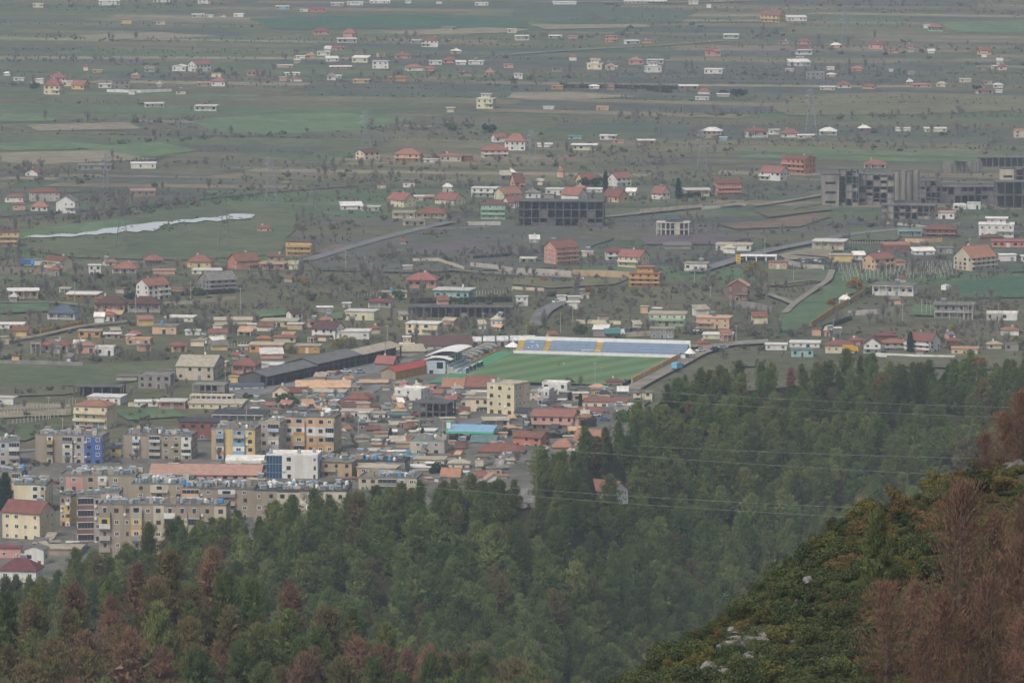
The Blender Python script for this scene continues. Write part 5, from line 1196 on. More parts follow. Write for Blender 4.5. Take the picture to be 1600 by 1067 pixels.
# ---------------------------------------------------------------- concrete frames and ruins
def frame(x0, x1, yb, yt, nx, nz, yaw, cm, label, depth=10, fill=0.0, fm=None, cat='ruin', name='concrete_frame', roof=True, jag=0.0):
    cx = (x0 + x1) / 2; base = G(cx, yb); s = ppm(base); r = random.Random(int(x0 + yb)); c, sn = abs(math.cos(R(yaw))), abs(math.sin(R(yaw)))
    d = depth; w = max(3, ((x1 - x0) / s - d * sn) / c); h = (yb - yt) / s; hy = (w * sn + d * c) / 2; fh = h / nz; t = 0.28
    e = empty(name, (base.x, base.y + hy, 0), R(yaw)); tag(e, label, cat); FOOT.append((base.x, base.y + hy, w / 2 + 2, hy + 2))
    for i in range(nx + 1):
        x = -w / 2 + t + (w - 2 * t) * i / nx; hh = h - (fh * r.choice((0, 0, 0.5, 1)) * jag)
        for y in (-d / 2 + t, d / 2 - t): MB().box(x - t, x + t, y - t, y + t, -0.3, hh, cm).build('column', e)
    for k in range(1, nz + 1):
        if k == nz and not roof: continue
        a, b = -w / 2, w / 2
        if jag and k == nz: a, b = sorted((r.uniform(-0.5, -0.1) * w, r.uniform(0.1, 0.5) * w))
        MB().box(a - 0.1, b + 0.1, -d / 2 - 0.1, d / 2 + 0.1, fh * k - 0.32, fh * k + 0.003, cm).build('floor_slab', e)
    for i in range(nx):
        for k in range(nz):
            if r.random() < fill:
                x0_, x1_ = -w / 2 + (w - 2 * t) * i / nx + 2 * t + 0.01, -w / 2 + (w - 2 * t) * (i + 1) / nx - 0.01
                top = fh * (k + 1) - 0.33 if r.random() < 0.5 else fh * k + fh * 0.45
                MB().box(x0_, x1_, -d / 2 + 0.12, -d / 2 + 0.4, fh * k + 0.006, top, fm or cm).build('infill_wall', e)
    MB().box(-w / 2 + 1, w / 2 - 1, d / 2 - 0.9, d / 2 - 0.65, 0, h * 0.9, fm or cm).build('back_wall', e)
    return e
def block(x0, x1, yb, yt, m, label, depth=8, yaw=0, ribs=0, cat='ruin', name='ruined_tower', top=None):
    base = G((x0 + x1) / 2, yb); s = ppm(base); w = (x1 - x0) / s; h = (yb - yt) / s
    e = empty(name, (base.x, base.y + depth / 2, 0), R(yaw)); tag(e, label, cat); FOOT.append((base.x, base.y + depth / 2, w / 2 + 1, depth / 2 + 1))
    MB().box(-w / 2, w / 2, -depth / 2, depth / 2, -0.3, h, m).build('wall', e)
    for k in range(ribs):
        x = -w / 2 + w * (k + 0.5) / ribs; MB().tube((x, -depth / 2, -0.2), (x, -depth / 2, h + (0.8 if k % 2 else -0.4)), w / ribs * 0.4, w / ribs * 0.4, 10, m).build('silo', e)
    if not ribs:
        for k in range(3): MB().box(-w * 0.3, w * 0.3, -depth / 2 - 0.03, -depth / 2 - 0.002, h * (0.1 + 0.3 * k), h * (0.18 + 0.3 * k), DARK).build('opening', e)
    MB().box(-w / 2 - 0.2, w / 2 + 0.2, -depth / 2 - 0.2, depth / 2 + 0.2, h + 0.002, h + 0.4, top or CONCD).build('cap', e)
    return e
RUIN = mat('ruin_wall', '#6b6865', 0.9, 0.3, 0.15, streak=True, second='#474645'); RUINL = mat('ruin_wall_pale', '#918b80', 0.9, 0.3, 0.15, streak=True, second='#625f5a')
frame(805, 946, 354, 315, 11, 3, -4, CONCD, 'dark skeletal concrete frame beside green house', 14, 0.18, CONCD)
block(1284, 1311, 323, 273, RUINL, 'pale blank tower at west end of ruined factory', 10); frame(1311, 1342, 322, 264, 3, 5, 0, RUIN, 'tallest open frame of ruined factory', 10, 0.45, RUINL)
frame(1341, 1398, 320, 272, 5, 5, 0, RUIN, 'five-floor frame with broken balconies in ruined factory', 12, 0.6, RUINL); block(1397, 1437, 313, 268, RUINL, 'pale ribbed silo block of ruined factory', 9, 0, 4)
frame(1437, 1472, 318, 282, 4, 4, 0, RUIN, 'crumbling east frame of ruined factory', 10, 0.35, RUIN, jag=1.0); frame(1377, 1465, 343, 321, 9, 2, -5, RUIN, 'low two-floor ruin in front of factory', 12, 0.35, RUINL)
frame(1468, 1556, 318, 292, 8, 2, 3, RUIN, 'grey ruin with square holes east of factory', 10, 0.6, RUIN); frame(1556, 1625, 326, 284, 5, 2, 0, RUIN, 'pillared ruin cut by right edge', 12, 0.1, RUIN); block(1563, 1586, 310, 264, WALL['e'], 'tan blank tower above pillared ruin', 8)
frame(1586, 1625, 312, 262, 3, 4, 0, RUIN, 'tall open frame at right edge beside tan tower', 8, 0.4, RUIN); frame(1470, 1535, 272, 252, 8, 1, 4, RUIN, 'low broken frame row far behind factory, west one', 8, 0.3, RUINL, jag=0.6); frame(1530, 1610, 262, 246, 8, 1, 2, RUIN, 'low broken frame row far behind factory, east one', 8, 0.3, RUIN)
e = frame(1025, 1080, 369, 348, 7, 2, -6, CONCL, 'villa shell of pale columns under dark broken roof', 10, 0.2, WALL['e']); q = MB(); roof_geo(q, 'h', 8, 7, 8.2, 2.2, ROOF['L'], 0.4); q.build('roof', e)
frame(300, 356, 622, 601, 5, 2, -8, CONC, 'raw concrete frame behind restaurant', 9, 0.15); frame(296, 366, 632, 618, 8, 1, -6, WALL['e'], 'glass-fronted upper dining floor of restaurant', 6, 0.9, BLUEG, 'restaurant', 'restaurant')
frame(644, 712, 657, 630, 5, 2, -16, CONCD, 'dark unfinished house with open floors', 12, 0.35, WALL['x']); frame(638, 803, 497, 480, 14, 1, -3, CONCD, 'long dark canopy on many pillars beside teal house', 10, 0.08, CONC, 'shed', 'open_shed')
frame(114, 194, 621, 604, 5, 1, -6, CONCD, 'dark open shed with pale posts beside cream block', 10, 0.0, CONCD, 'shed', 'open_shed'); frame(1269, 1312, 390, 378, 5, 1, -6, CONCL, 'row of open garages beneath slab roof by road', 5, 0, None, 'garage', 'garage_row')
frame(1150, 1215, 408, 400, 4, 1, -4, WHITEP, 'white petrol canopy by bend of road', 8, 0, None, 'filling station', 'petrol_canopy'); block(1150, 1157, 412, 397, YEL, 'tall yellow sign pillar by petrol canopy', 1.2, 0, 0, 'sign', 'sign_pillar')
# filling station in the town
b0 = G(738, 690); e = empty('filling_station', b0, R(-10)); tag(e, 'filling station canopy with blue top and green edge', 'filling station')
MB().box(-8.6, 8.6, -5, 5, 4.2, 4.35, BLUEP).build('canopy_top', e); q = MB(); q.box(-8.8, 8.8, -5.25, -5.0, 3.6, 4.42, GREENP); q.box(-8.8, 8.8, 5.0, 5.25, 3.6, 4.42, GREENP); q.box(-8.85, -8.6, -5, 5, 3.6, 4.42, GREENP); q.box(8.6, 8.85, -5, 5, 3.6, 4.42, GREENP); q.build('fascia', e)
q = MB(); q.poly([(-8.55, -4.95, 4.36), (8.55, -4.95, 4.36), (8.55, 4.95, 5.9), (-8.55, 4.95, 5.9)], mat('canopy_blue', '#7fa3bd', 0.5, 0.12)); q.build('roof_sheet', e)
for x in (-4.5, 4.5):
    for y in (-2.5, 2.5): MB().box(x - 0.3, x + 0.3, y - 0.3, y + 0.3, 0, 4.19, WHITEP).build('column', e)
    MB().box(x - 1.2, x + 1.2, -0.5, 0.5, 0, 0.2, CONCL).build('pump_island', e); MB().box(x - 0.4, x + 0.4, -0.3, 0.3, 0.202, 1.8, REDP).build('pump', e)
MB().box(-2, 8, 5.6, 11, 0, 3.6, WALL['e']).build('kiosk', e)
e = empty('sign_pillar', G(701, 690)); tag(e, 'tall green sign pillar beside filling station', 'sign'); MB().box(-0.9, 0.9, -0.35, 0.35, 0, 7.6, GREENP).build('pillar', e); MB().box(-0.75, 0.75, -0.4, -0.352, 5.0, 7.2, WHITEP).build('sign_face', e)

# ---------------------------------------------------------------- garden walls, fences
def wall(pts, h, m, label, t=0.3, step=0.0, seg=6.0):
    P = [G(a, b) for a, b in pts]; e = empty('garden_wall', P[0]); tag(e, label, 'wall')
    for i in range(len(P) - 1):
        a, b = P[i] - P[0], P[i + 1] - P[0]; ln = (b - a).length; n = max(1, int(ln / seg)); an = math.atan2((b - a).y, (b - a).x)
        for k in range(n):
            c = a.lerp(b, (k + 0.5) / n); hh = h * (1 + 0.05 * math.sin(k * 2.1 + i)) + step * (k % 2)
            o = MB().box(-ln / n / 2 + 0.01, ln / n / 2 - 0.01, -t / 2, t / 2, -0.3, hh, m).build('wall_panel', e, c, an)
for a in (
    ([(167, 145), (220, 146), (268, 144)], 2.2, WALL['w'], 'long white wall before grey unfinished block, far plain'), ([(1000, 335), (1060, 330), (1097, 327)], 2.6, WALL['e'], 'pale roadside wall east of skeletal frame'), ([(1097, 328), (1140, 324), (1166, 322)], 1.4, WALL['w'], 'low white kerb wall continuing past salmon house'),
    ([(800, 429), (850, 431), (893, 434)], 3.2, WALL['i'], 'grey-white wall below tall pink house'), ([(894, 433), (940, 434), (990, 436)], 3.4, WALL['q'], 'tan reed-like wall west of orange stepped house'), ([(645, 410), (685, 410), (725, 423)], 2.0, WALL['e'], 'pale winding wall above pink porch house'), ([(735, 418), (770, 422), (802, 427)], 2.6, WALL['i'], 'light wall running east towards tall pink house'),
    ([(255, 478), (310, 474), (368, 468)], 1.6, WALL['e'], 'balustrade wall east of twin arched bungalows'), ([(63, 524), (100, 516), (131, 509)], 2.4, WALL['o'], 'orange garden wall climbing beside orange house'), ([(1267, 512), (1300, 490), (1335, 470), (1366, 452)], 2.6, mat('stone_yellow', '#b08c52', 0.9, 0.25, 1.0), 'stepped yellow stone wall climbing garden slope'),
    ([(434, 650), (480, 646)], 2.6, CONC, 'grey concrete wall behind corner block'), ([(1368, 557), (1430, 560), (1492, 561)], 1.6, WALL['w'], 'white garden wall before pine wood houses'), ([(1325, 493), (1370, 491), (1405, 486)], 2.2, CONCL, 'pale wall below garden terrace house'), ([(-5, 570), (60, 571), (130, 573)], 2.0, CONC, 'grey wall along green field at left'),
    ([(530, 670), (590, 670), (642, 671)], 2.2, CONC, 'grey wall along grass strip in town'), ([(1225, 412), (1260, 420), (1288, 422)], 2.2, WALL['i'], 'light wall of car yard'), ([(1414, 379), (1445, 380), (1472, 378)], 2.0, WALL['a'], 'pinkish wall before dark red house'), ([(1200, 536), (1150, 540), (1110, 545)], 1.8, CONCL, 'pale wall along road near pine wood'),
    ([(560, 662), (640, 664)], 1.4, WALL['w'], 'low white wall beneath long white house row'), ([(1140, 478), (1180, 482), (1205, 488)], 2.6, CONC, 'grey retaining wall below brown house'), ([(730, 352), (782, 352)], 1.8, CONCL, 'pale block wall before green house'), ([(0, 645), (115, 640)], 1.2, CONC, 'low grey wall by tan field at left'), ([(200, 635), (300, 632)], 1.6, WALL['c'], 'cream wall behind pinkish arcade'),
    ([(1480, 302), (1560, 296)], 1.6, RUIN, 'broken grey wall behind ruins'), ([(1240, 330), (1285, 322)], 1.4, CONC, 'low grey wall west of ruined factory'), ([(500, 436), (560, 432)], 1.6, CONC, 'dark low wall amid bare trees'), ([(800, 452), (850, 455)], 1.4, WALL['e'], 'short pale wall by street bend'), ([(300, 605), (360, 600)], 1.8, CONC, 'grey yard wall beside beige warehouse'),
    ([(1385, 350), (1460, 358), (1500, 352)], 1.2, CONCL, 'pale low wall along road below low ruin'), ([(900, 505), (970, 507)], 1.6, WALL['c'], 'cream low wall beside parked vehicles'), ([(970, 527), (1020, 524)], 2.0, WALL['e'], 'beige curved wall round vehicle yard'), ([(240, 505), (330, 500)], 1.6, CONC, 'grey wall between allotments at left')): wall(*a)
POSTM = mat('post_concrete', '#a9a498', 0.9, 0.15)
def posts(x0, y0, x1, y1, n, h, label, cat='fence'):
    a, b = G(x0, y0), G(x1, y1); e = empty('post_row', a); tag(e, label, cat); bm = MB().box(-0.13, 0.13, -0.13, 0.13, -0.2, 1, POSTM).mesh('post')
    for k in range(n):
        c = a.lerp(b, k / (n - 1)) - a; r = random.Random(k * 7 + n); inst('post', bm, e, c, (r.uniform(-.05, .05), r.uniform(-.05, .05), 0), (1, 1, h * r.uniform(0.8, 1.15)))
for i, y in enumerate((416, 421, 427, 433)): posts(1308 + i * 3, y + 6, 1512 - i * 6, y, 30, 3.2, ['backmost', 'second', 'third', 'front'][i] + ' row of pale vineyard posts beside gabled houses')
posts(2, 652, 118, 632, 24, 2.4, 'row of white posts along tan field at left'); posts(20, 664, 108, 648, 16, 2.0, 'second row of white posts nearer town'); posts(560, 465, 640, 460, 18, 2.2, 'row of pale posts by bare trees'); posts(740, 462, 800, 458, 14, 2.2, 'pale post fence beside teal house'); posts(1440, 492, 1520, 500, 12, 7, 'tall slim bare poles beside roofless shells'); posts(320, 548, 390, 540, 16, 1.8, 'short post fence west of orange houses'); posts(1328, 382, 1380, 380, 14, 1.6, 'post fence along green verge by garage')

# ---------------------------------------------------------------- pylons and poles
PYL = mat('pylon_steel', '#878d92', 0.5, 0.15, 0.5, metal=0.2); PYLD = mat('pylon_dark', '#6a6766', 0.6, 0.15)
def pylon(x, y, h, label, m=None, wide=0.12):
    m = m or PYL; e = empty('pylon', G(x, y)); tag(e, label, 'pylon', 'pylons striding over the plain'); q = MB(); hw = h * wide
    lv = [0, .22, .4, .56, .7, .82, .92, 1.0]; wd = lambda t: hw * (1 - t) * 0.9 + h * 0.018
    C4 = lambda t: [Vector((sx * wd(t), sy * wd(t), h * t)) for sx, sy in ((-1, -1), (1, -1), (1, 1), (-1, 1))]
    for a, b in zip(lv, lv[1:]):
        A_, B2 = C4(a), C4(b)
        for i in range(4):
            q.tube(A_[i], B2[i], 0.12, 0.12, 4, m, False); q.tube(A_[i], B2[(i + 1) % 4], 0.06, 0.06, 3, m, False); q.tube(A_[(i + 1) % 4], B2[i], 0.06, 0.06, 3, m, False)
    q.build('lattice_mast', e)
    for t, l in ((0.72, 0.17), (0.84, 0.14), (0.95, 0.1)):
        a = MB()
        for sx in (-1, 1):
            tip = (sx * h * l, 0, h * t)
            for sy in (-1, 1): a.tube((sx * wd(t), sy * wd(t), h * t - 0.5), tip, 0.11, 0.11, 3, m, False); a.tube((sx * wd(t), sy * wd(t), h * t + 0.9), tip, 0.11, 0.11, 3, m, False)
            a.tube(tip, (tip[0], 0, tip[2] - 1.4), 0.09, 0.09, 4, m, False)
        a.build('cross_arm', e)
for a in ((572, 238, 25, 'pale pylon beside cream dark-roofed house'), (1267, 207, 27, 'pale pylon over olive field at right'), (191, 388, 24, 'pylon standing before the pond', PYLD), (351, 394, 24, 'dark pylon beside pond scrub', PYLD), (493, 348, 20, 'slim dark pylon west of hilltop houses', PYLD, 0.07), (423, 320, 26, 'faint pylon north of striped house'), (1097, 262, 22, 'faint pylon north of salmon house'), (1029, 296, 18, 'thin mast behind hilltop conifers', PYLD, 0.06), (832, 262, 22, 'faint pylon behind hilltop group'), (1320, 66, 24, 'faint pylon in far right scrub'), (165, 296, 20, 'thin pylon near bare poplars above pond', PYL, 0.07)): pylon(*a)
POLE = MB().tube((0, 0, -0.3), (0, 0, 9), 0.17, 0.11, 6, POSTM).mesh('shaft'); PARM = MB().box(-0.9, 0.9, -0.08, 0.08, 8.2, 8.4, POSTM).mesh('cross_bar')
PL = [(318, 590), (212, 490), (117, 470), (298, 470), (376, 480), (540, 420), (570, 430), (462, 436), (580, 440), (755, 520), (822, 540), (876, 520), (895, 505), (1110, 478), (1195, 400), (1085, 445), (1515, 400), (1240, 440), (1410, 505), (1500, 515), (352, 612), (602, 568), (480, 645), (692, 690), (385, 660), (1302, 530), (1040, 545), (655, 690), (930, 600), (560, 690), (605, 540), (1560, 505), (1150, 540), (700, 610), (76, 655), (98, 690)]
for x, y in PL:
    e = empty('utility_pole', G(x, y), rng.uniform(0, 3)); tag(e, 'slim pale concrete utility pole with short crossbar', 'utility pole', 'concrete utility poles about the settlement'); inst('shaft', POLE, e); inst('cross_bar', PARM, e)

# ---------------------------------------------------------------- vehicles
def car_kit(m):
    b = MB(); b.hexa([(-2.1, -.85, .35), (2.1, -.85, .35), (2.1, .85, .35), (-2.1, .85, .35), (-2.05, -.82, .95), (2.05, -.82, .85), (2.05, .82, .85), (-2.05, .82, .95)], m); body = b.mesh('body')
    b = MB(); b.hexa([(-1.6, -.78, .93), (1.05, -.78, .9), (1.05, .78, .9), (-1.6, .78, .93), (-1.15, -.65, 1.45), (.4, -.65, 1.45), (.4, .65, 1.45), (-1.15, .65, 1.45)], GLASS); cab = b.mesh('cabin_glass')
    return body, cab, MB().box(-1.12, .38, -.64, .64, 1.451, 1.5, m).mesh('roof_panel')
WHEEL = MB().tube((0, -0.11, 0), (0, 0.11, 0), 0.32, 0.32, 10, DARK).mesh('wheel')
CARS = {k: car_kit(mat('car_' + k, c, 0.3, 0.05, spec=0.5)) for k, c in dict(white='#d8d8d8', red='#a03030', blue='#30507f', silver='#9aa0a4', black='#26282b', green='#2f5b4a').items()}
def car(x, y, col, rz, place, z=1.15, s=1.0):
    e = empty('parked_car', G(x, y) + Vector((0, 0, z if y > 480 else 0.9)), R(rz)); tag(e, col + ' car ' + place, 'car', 'cars parked about the settlement'); e.scale = (s, s, s)
    b, c, r_ = CARS[col]; inst('body', b, e); inst('cabin_glass', c, e); inst('roof_panel', r_, e)
    for wx in (-1.3, 1.3):
        for wy in (-.8, .8): inst('wheel', WHEEL, e, (wx, wy, .32))
for i, c in enumerate(('black', 'silver', 'blue', 'black', 'white', 'silver', 'black', 'blue')): car(1249 + i * 6.5, 411 + (i % 2) * 2, c, 80, 'in the yard, place ' + 'one two three four five six seven eight'.split()[i] + ' from west')
for a in ((505, 591, 'white', 30, 'beside the dark depot'), (526, 588, 'red', 30, 'beside the dark depot'), (541, 586, 'white', 25, 'at far end of depot yard'), (563, 587, 'silver', 30, 'past the depot yard'), (702, 691, 'black', 10, 'under filling station canopy'), (716, 690, 'blue', 8, 'under filling station canopy'), (1061, 576, 'black', 60, 'on stadium road behind light van'), (1130, 549, 'silver', 30, 'on road north of pine wood'), (1118, 551, 'black', 30, 'on road north of pine wood'),
          (968, 524, 'blue', 70, 'in the walled vehicle yard'), (976, 523, 'silver', 70, 'in the walled vehicle yard'), (984, 522, 'blue', 70, 'by gate of the walled vehicle yard'), (992, 521, 'black', 70, 'in the walled vehicle yard'), (999, 521, 'red', 70, 'in the walled vehicle yard'), (870, 476, 'white', 40, 'coming down the street bend'), (645, 655, 'red', 10, 'before the dark unfinished house'), (655, 692, 'white', 15, 'on the main town road'), (668, 690, 'silver', 15, 'on the main town road'),
          (640, 700, 'black', 12, 'parked by the main town road'), (604, 640, 'white', 40, 'in lane west of white balcony house'), (850, 652, 'silver', 40, 'by the cream hall'), (945, 662, 'blue', 0, 'in yard of the cream hall'), (930, 655, 'white', 30, 'in yard of the cream hall'), (1095, 553, 'white', 40, 'at stadium corner road'), (130, 676, 'silver', 0, 'before cream garage block'), (140, 677, 'red', 10, 'before cream garage block'), (1090, 522, 'white', 20, 'by peach two-storey house'), (850, 440, 'red', 0, 'before tall pink house'), (868, 441, 'blue', 0, 'before tall pink house'), (905, 440, 'white', 0, 'under tree by tan wall')): car(*a)
def truck(x, y, cm, bm, rz, label, ln=6.5, s=1.0):
    e = empty('truck', G(x, y) + Vector((0, 0, 0.9)), R(rz)); tag(e, label, 'truck'); e.scale = (s, s, s)
    MB().hexa([(ln / 2 - 1.9, -1.1, .5), (ln / 2, -1.1, .5), (ln / 2, 1.1, .5), (ln / 2 - 1.9, 1.1, .5), (ln / 2 - 1.9, -1.05, 2.5), (ln / 2 - .4, -1.05, 2.5), (ln / 2 - .4, 1.05, 2.5), (ln / 2 - 1.9, 1.05, 2.5)], cm).build('cab', e); MB().box(-ln / 2, ln / 2 - 2.0, -1.2, 1.2, .8, 3.0, bm).build('cargo_box', e)
    MB().box(-ln / 2 + .1, ln / 2 - .3, -.5, .5, .45, .79, DARK).build('chassis', e)
    for wx in (-ln / 2 + 1, ln / 2 - 1.1):
        for wy in (-1, 1): inst('wheel', WHEEL, e, (wx, wy, .45), (0, 0, 0), (1.4, 1.6, 1.4))
truck(1479, 458, WHITEP, WHITEP, 60, 'white truck beside green field'); truck(1329, 554, mat('truck_yellow', '#c99a35', 0.5, 0.1), mat('truck_yellow', '#c99a35'), 4, 'yellow box truck at edge of pine wood'); truck(1058, 581, mat('van_blue', '#6fb3cf', 0.4, 0.1), mat('van_blue', '#6fb3cf'), 60, 'light blue van on stadium road', 5.2)
truck(960, 527, WHITEP, mat('bus_teal', '#5f8f8f', 0.5, 0.1), 8, 'long pale teal bus in walled yard', 9); truck(43, 418, BLUEP, mat('tarp_blue', '#3f5f92', 0.6, 0.1), 0, 'blue tarpaulin truck beside pillared house', 7)
# people on the pitch
def person(u, v, top, legs, pose, label):
    pts = {'pelvis': (0, 0, .92), 'chest': (0, .02, 1.3), 'neck': (0, .03, 1.48), 'head': (0, .05, 1.64), 'crown': (0, .05, 1.76),
           'hl': (.1, 0, .88), 'kl': (.13, -.12 * pose, .5), 'al': (.13, .1 * pose, .1), 'tl': (.14, -.08 + .1 * pose, .04), 'hr': (-.1, 0, .88), 'kr': (-.13, .15 * pose, .5), 'ar': (-.14, .32 * pose, .12), 'tr': (-.14, .18 * pose, .04),
           'sl': (.2, .02, 1.4), 'el': (.27, .1 * pose, 1.12), 'wl': (.3, -.1 * pose, .88), 'gl': (.3, -.14 * pose, .78), 'sr': (-.2, .02, 1.4), 'er': (-.27, -.1 * pose, 1.12), 'wr': (-.3, -.22 * pose, .9), 'gr': (-.3, -.28 * pose, .8)}
    rad = dict(pelvis=.15, chest=.17, neck=.065, head=.105, crown=.07, hl=.1, kl=.07, al=.045, tl=.05, hr=.1, kr=.07, ar=.045, tr=.05, sl=.075, el=.05, wl=.035, gl=.045, sr=.075, er=.05, wr=.035, gr=.045)
    nm = list(pts); ed = [('pelvis', 'chest'), ('chest', 'neck'), ('neck', 'head'), ('head', 'crown'), ('pelvis', 'hl'), ('hl', 'kl'), ('kl', 'al'), ('al', 'tl'), ('pelvis', 'hr'), ('hr', 'kr'), ('kr', 'ar'), ('ar', 'tr'), ('chest', 'sl'), ('sl', 'el'), ('el', 'wl'), ('wl', 'gl'), ('chest', 'sr'), ('sr', 'er'), ('er', 'wr'), ('wr', 'gr')]
    me = bpy.data.meshes.new('person'); me.from_pydata([pts[k] for k in nm], [(nm.index(a), nm.index(b)) for a, b in ed], [])
    mm = bpy.data.materials.new('person_' + label.split()[1]); mm.use_nodes = True; N, L = mm.node_tree.nodes, mm.node_tree.links
    tc = N.new('ShaderNodeTexCoord'); sp = N.new('ShaderNodeSeparateXYZ'); L.new(tc.outputs['Object'], sp.inputs[0]); rp = N.new('ShaderNodeValToRGB'); rp.color_ramp.interpolation = 'CONSTANT'
    dv = N.new('ShaderNodeMath'); dv.operation = 'DIVIDE'; dv.inputs[1].default_value = 1.8; L.new(sp.outputs[2], dv.inputs[0]); L.new(dv.outputs[0], rp.inputs[0]); el = rp.color_ramp.elements
    el[0].position = 0; el[0].color = (*lin('#d8d4cc'), 1); el[1].position = 0.06; el[1].color = (*lin(legs), 1)
    for p, c in ((0.48, top), (0.84, '#b98a70'), (0.94, '#2a2220')): x = el.new(p); x.color = (*lin(c), 1)
    L.new(rp.outputs[0], N['Principled BSDF'].inputs['Base Color']); me.materials.append(mm)
    o = inst('person', me, None, S(u, v, 1.31), (0, 0, SYAW + pose)); sk = o.modifiers.new('skin', 'SKIN')
    for i, k in enumerate(nm): me.skin_vertices[0].data[i].radius = (rad[k], rad[k])
    me.skin_vertices[0].data[0].use_root = True; o.modifiers.new('sub', 'SUBSURF').levels = 1; tag(o, label, 'person'); return o
person(28.5, 42, '#8a2f2c', '#26262a', 1.0, 'person in dark red top and black trousers walking on pitch'); person(30.5, 41, '#d8d4cc', '#b08a78', -0.8, 'person in white shirt beside another on pitch'); person(47.5, 46, '#b03a34', '#c9c4bc', 0.9, 'person in red top and pale trousers alone on pitch')

# ---------------------------------------------------------------- smaller houses, sheds and stores packed between the others
fl_ = random.Random(99); used = {o['label'] for o in COL.objects if o.get('label')}
HN0 = [o for o in COL.objects if o.parent is None and o.get('category') and o.get('group') and ('houses' in o['group'] or 'apartment' in o['group'])]; HX0 = [(o.location.x, o.location.y, ' '.join(o['label'].split()[:7])) for o in HN0]
def near0(x, y): return min(HX0, key=lambda h_: (h_[0] - x) ** 2 + ((h_[1] - y) * 0.4) ** 2)[2]
WN = dict(w='white', c='cream', e='beige', k='grey', n='brown', q='ochre', p='pinkish', i='light grey', a='peach', y='yellow', x='dark grey'); RN = dict(R='red', O='orange', N='brown', A='grey-beige', K='grey', W='white', T='tan', X='black', D='dark', P='faded red', G='greenish')
def pip(x, y, P):
    r_ = False; j = len(P) - 1
    for i in range(len(P)):
        if (P[i][1] > y) != (P[j][1] > y) and x < (P[j][0] - P[i][0]) * (y - P[i][1]) / (P[j][1] - P[i][1] + 1e-9) + P[i][0]: r_ = not r_
        j = i
    return r_
ROADK = [P for P in KEEPOUT if len(P) > 10]
def filler(n, reg, wpx, hpx, roofs, walls, rcs):
    made = 0; tries = 0
    while made < n and tries < n * 60:
        tries += 1; x0, x1, y0, y1 = reg(); x = fl_.uniform(x0, x1); y = fl_.uniform(y0, y1); q = G(x, y); s_ = ppm(q); w = fl_.uniform(*wpx); h = fl_.uniform(*hpx)
        ww = w / s_ / 2; dd = max(3.2, min(15, w / s_ * 0.75)) / 2
        if any(abs(q.x - a) < c + ww - 1 and abs(q.y + dd - b) < d + dd - 1 for a, b, c, d in FOOT): continue
        u_ = (q.x - S0.x) * sa.x + (q.y - S0.y) * sa.y; v_ = (q.x - S0.x) * sb.x + (q.y - S0.y) * sb.y
        if -14 < u_ < 84 and -22 < v_ < 110: continue
        if any(pip(q.x, q.y + dd, P) for P in ROADP): continue
        rf, wl_, rc = fl_.choice(roofs), fl_.choice(walls), fl_.choice(rcs if fl_.random() < 0.7 else 'AKW')
        shed = fl_.random() < 0.45; cat = 'shed' if shed else ('bungalow' if rf == 'f' else 'cottage')
        lab = (fl_.choice(('small ', 'low ', 'plain ', 'worn ')) + WN[wl_] + ' ' + cat + ' with ' + {'f': 'flat ', 'h': 'hipped ', 'x': 'gabled ', 's': 'slanting '}[rf] + RN[rc] + ' roof near ' + near0(q.x, q.y)); lab = ' '.join(lab.split()[:16])
        if lab in used: continue
        used.add(lab); rp = 0 if rf == 'f' else h * fl_.uniform(0.35, 0.6)
        house('P', x - w / 2, x + w / 2, y, y - h, y - h - rp - 1.5, rf, wl_, rc, 2 if h / s_ > 4.6 else 1, fl_.uniform(-22, 22), fl_.choice(('-', '-', 't', 'v', 'n')) if not shed else 'n', lab, cat); made += 1
lo = lambda: fl_.choice(((430, 700, 640, 700), (480, 800, 690, 760), (700, 900, 640, 735), (600, 760, 600, 660), (850, 990, 606, 660), (380, 560, 590, 650), (560, 700, 700, 765)))
filler(200, lo, (10, 27), (6, 11), 'ffffhxs', 'wceknqpiax', 'RONATKXD'); filler(26, lambda: fl_.choice(((170, 560, 722, 760), (0, 180, 735, 790), (60, 150, 850, 870))), (14, 30), (7, 12), 'ffs', 'eknqix', 'AKNX')
filler(34, lambda: (0, 560, 498, 600), (14, 32), (6, 11), 'ffhxs', 'wcekyaqp', 'RONATW'); filler(30, lambda: (560, 1590, 480, 545), (14, 30), (6, 11), 'ffhxs', 'wcekapi', 'RONATW')
filler(34, lambda: fl_.choice(((0, 480, 390, 480), (560, 1000, 270, 330), (1050, 1590, 370, 480), (600, 1000, 380, 470))), (12, 26), (5, 10), 'ffhhxs', 'wcekapi', 'RONAW'); filler(30, lambda: fl_.choice(((440, 800, 80, 130), (1200, 1330, 60, 140), (1400, 1580, 70, 140), (860, 1040, 55, 115), (120, 360, 105, 150))), (9, 20), (4, 7), 'ffhhs', 'wwcepi', 'RRPWW')
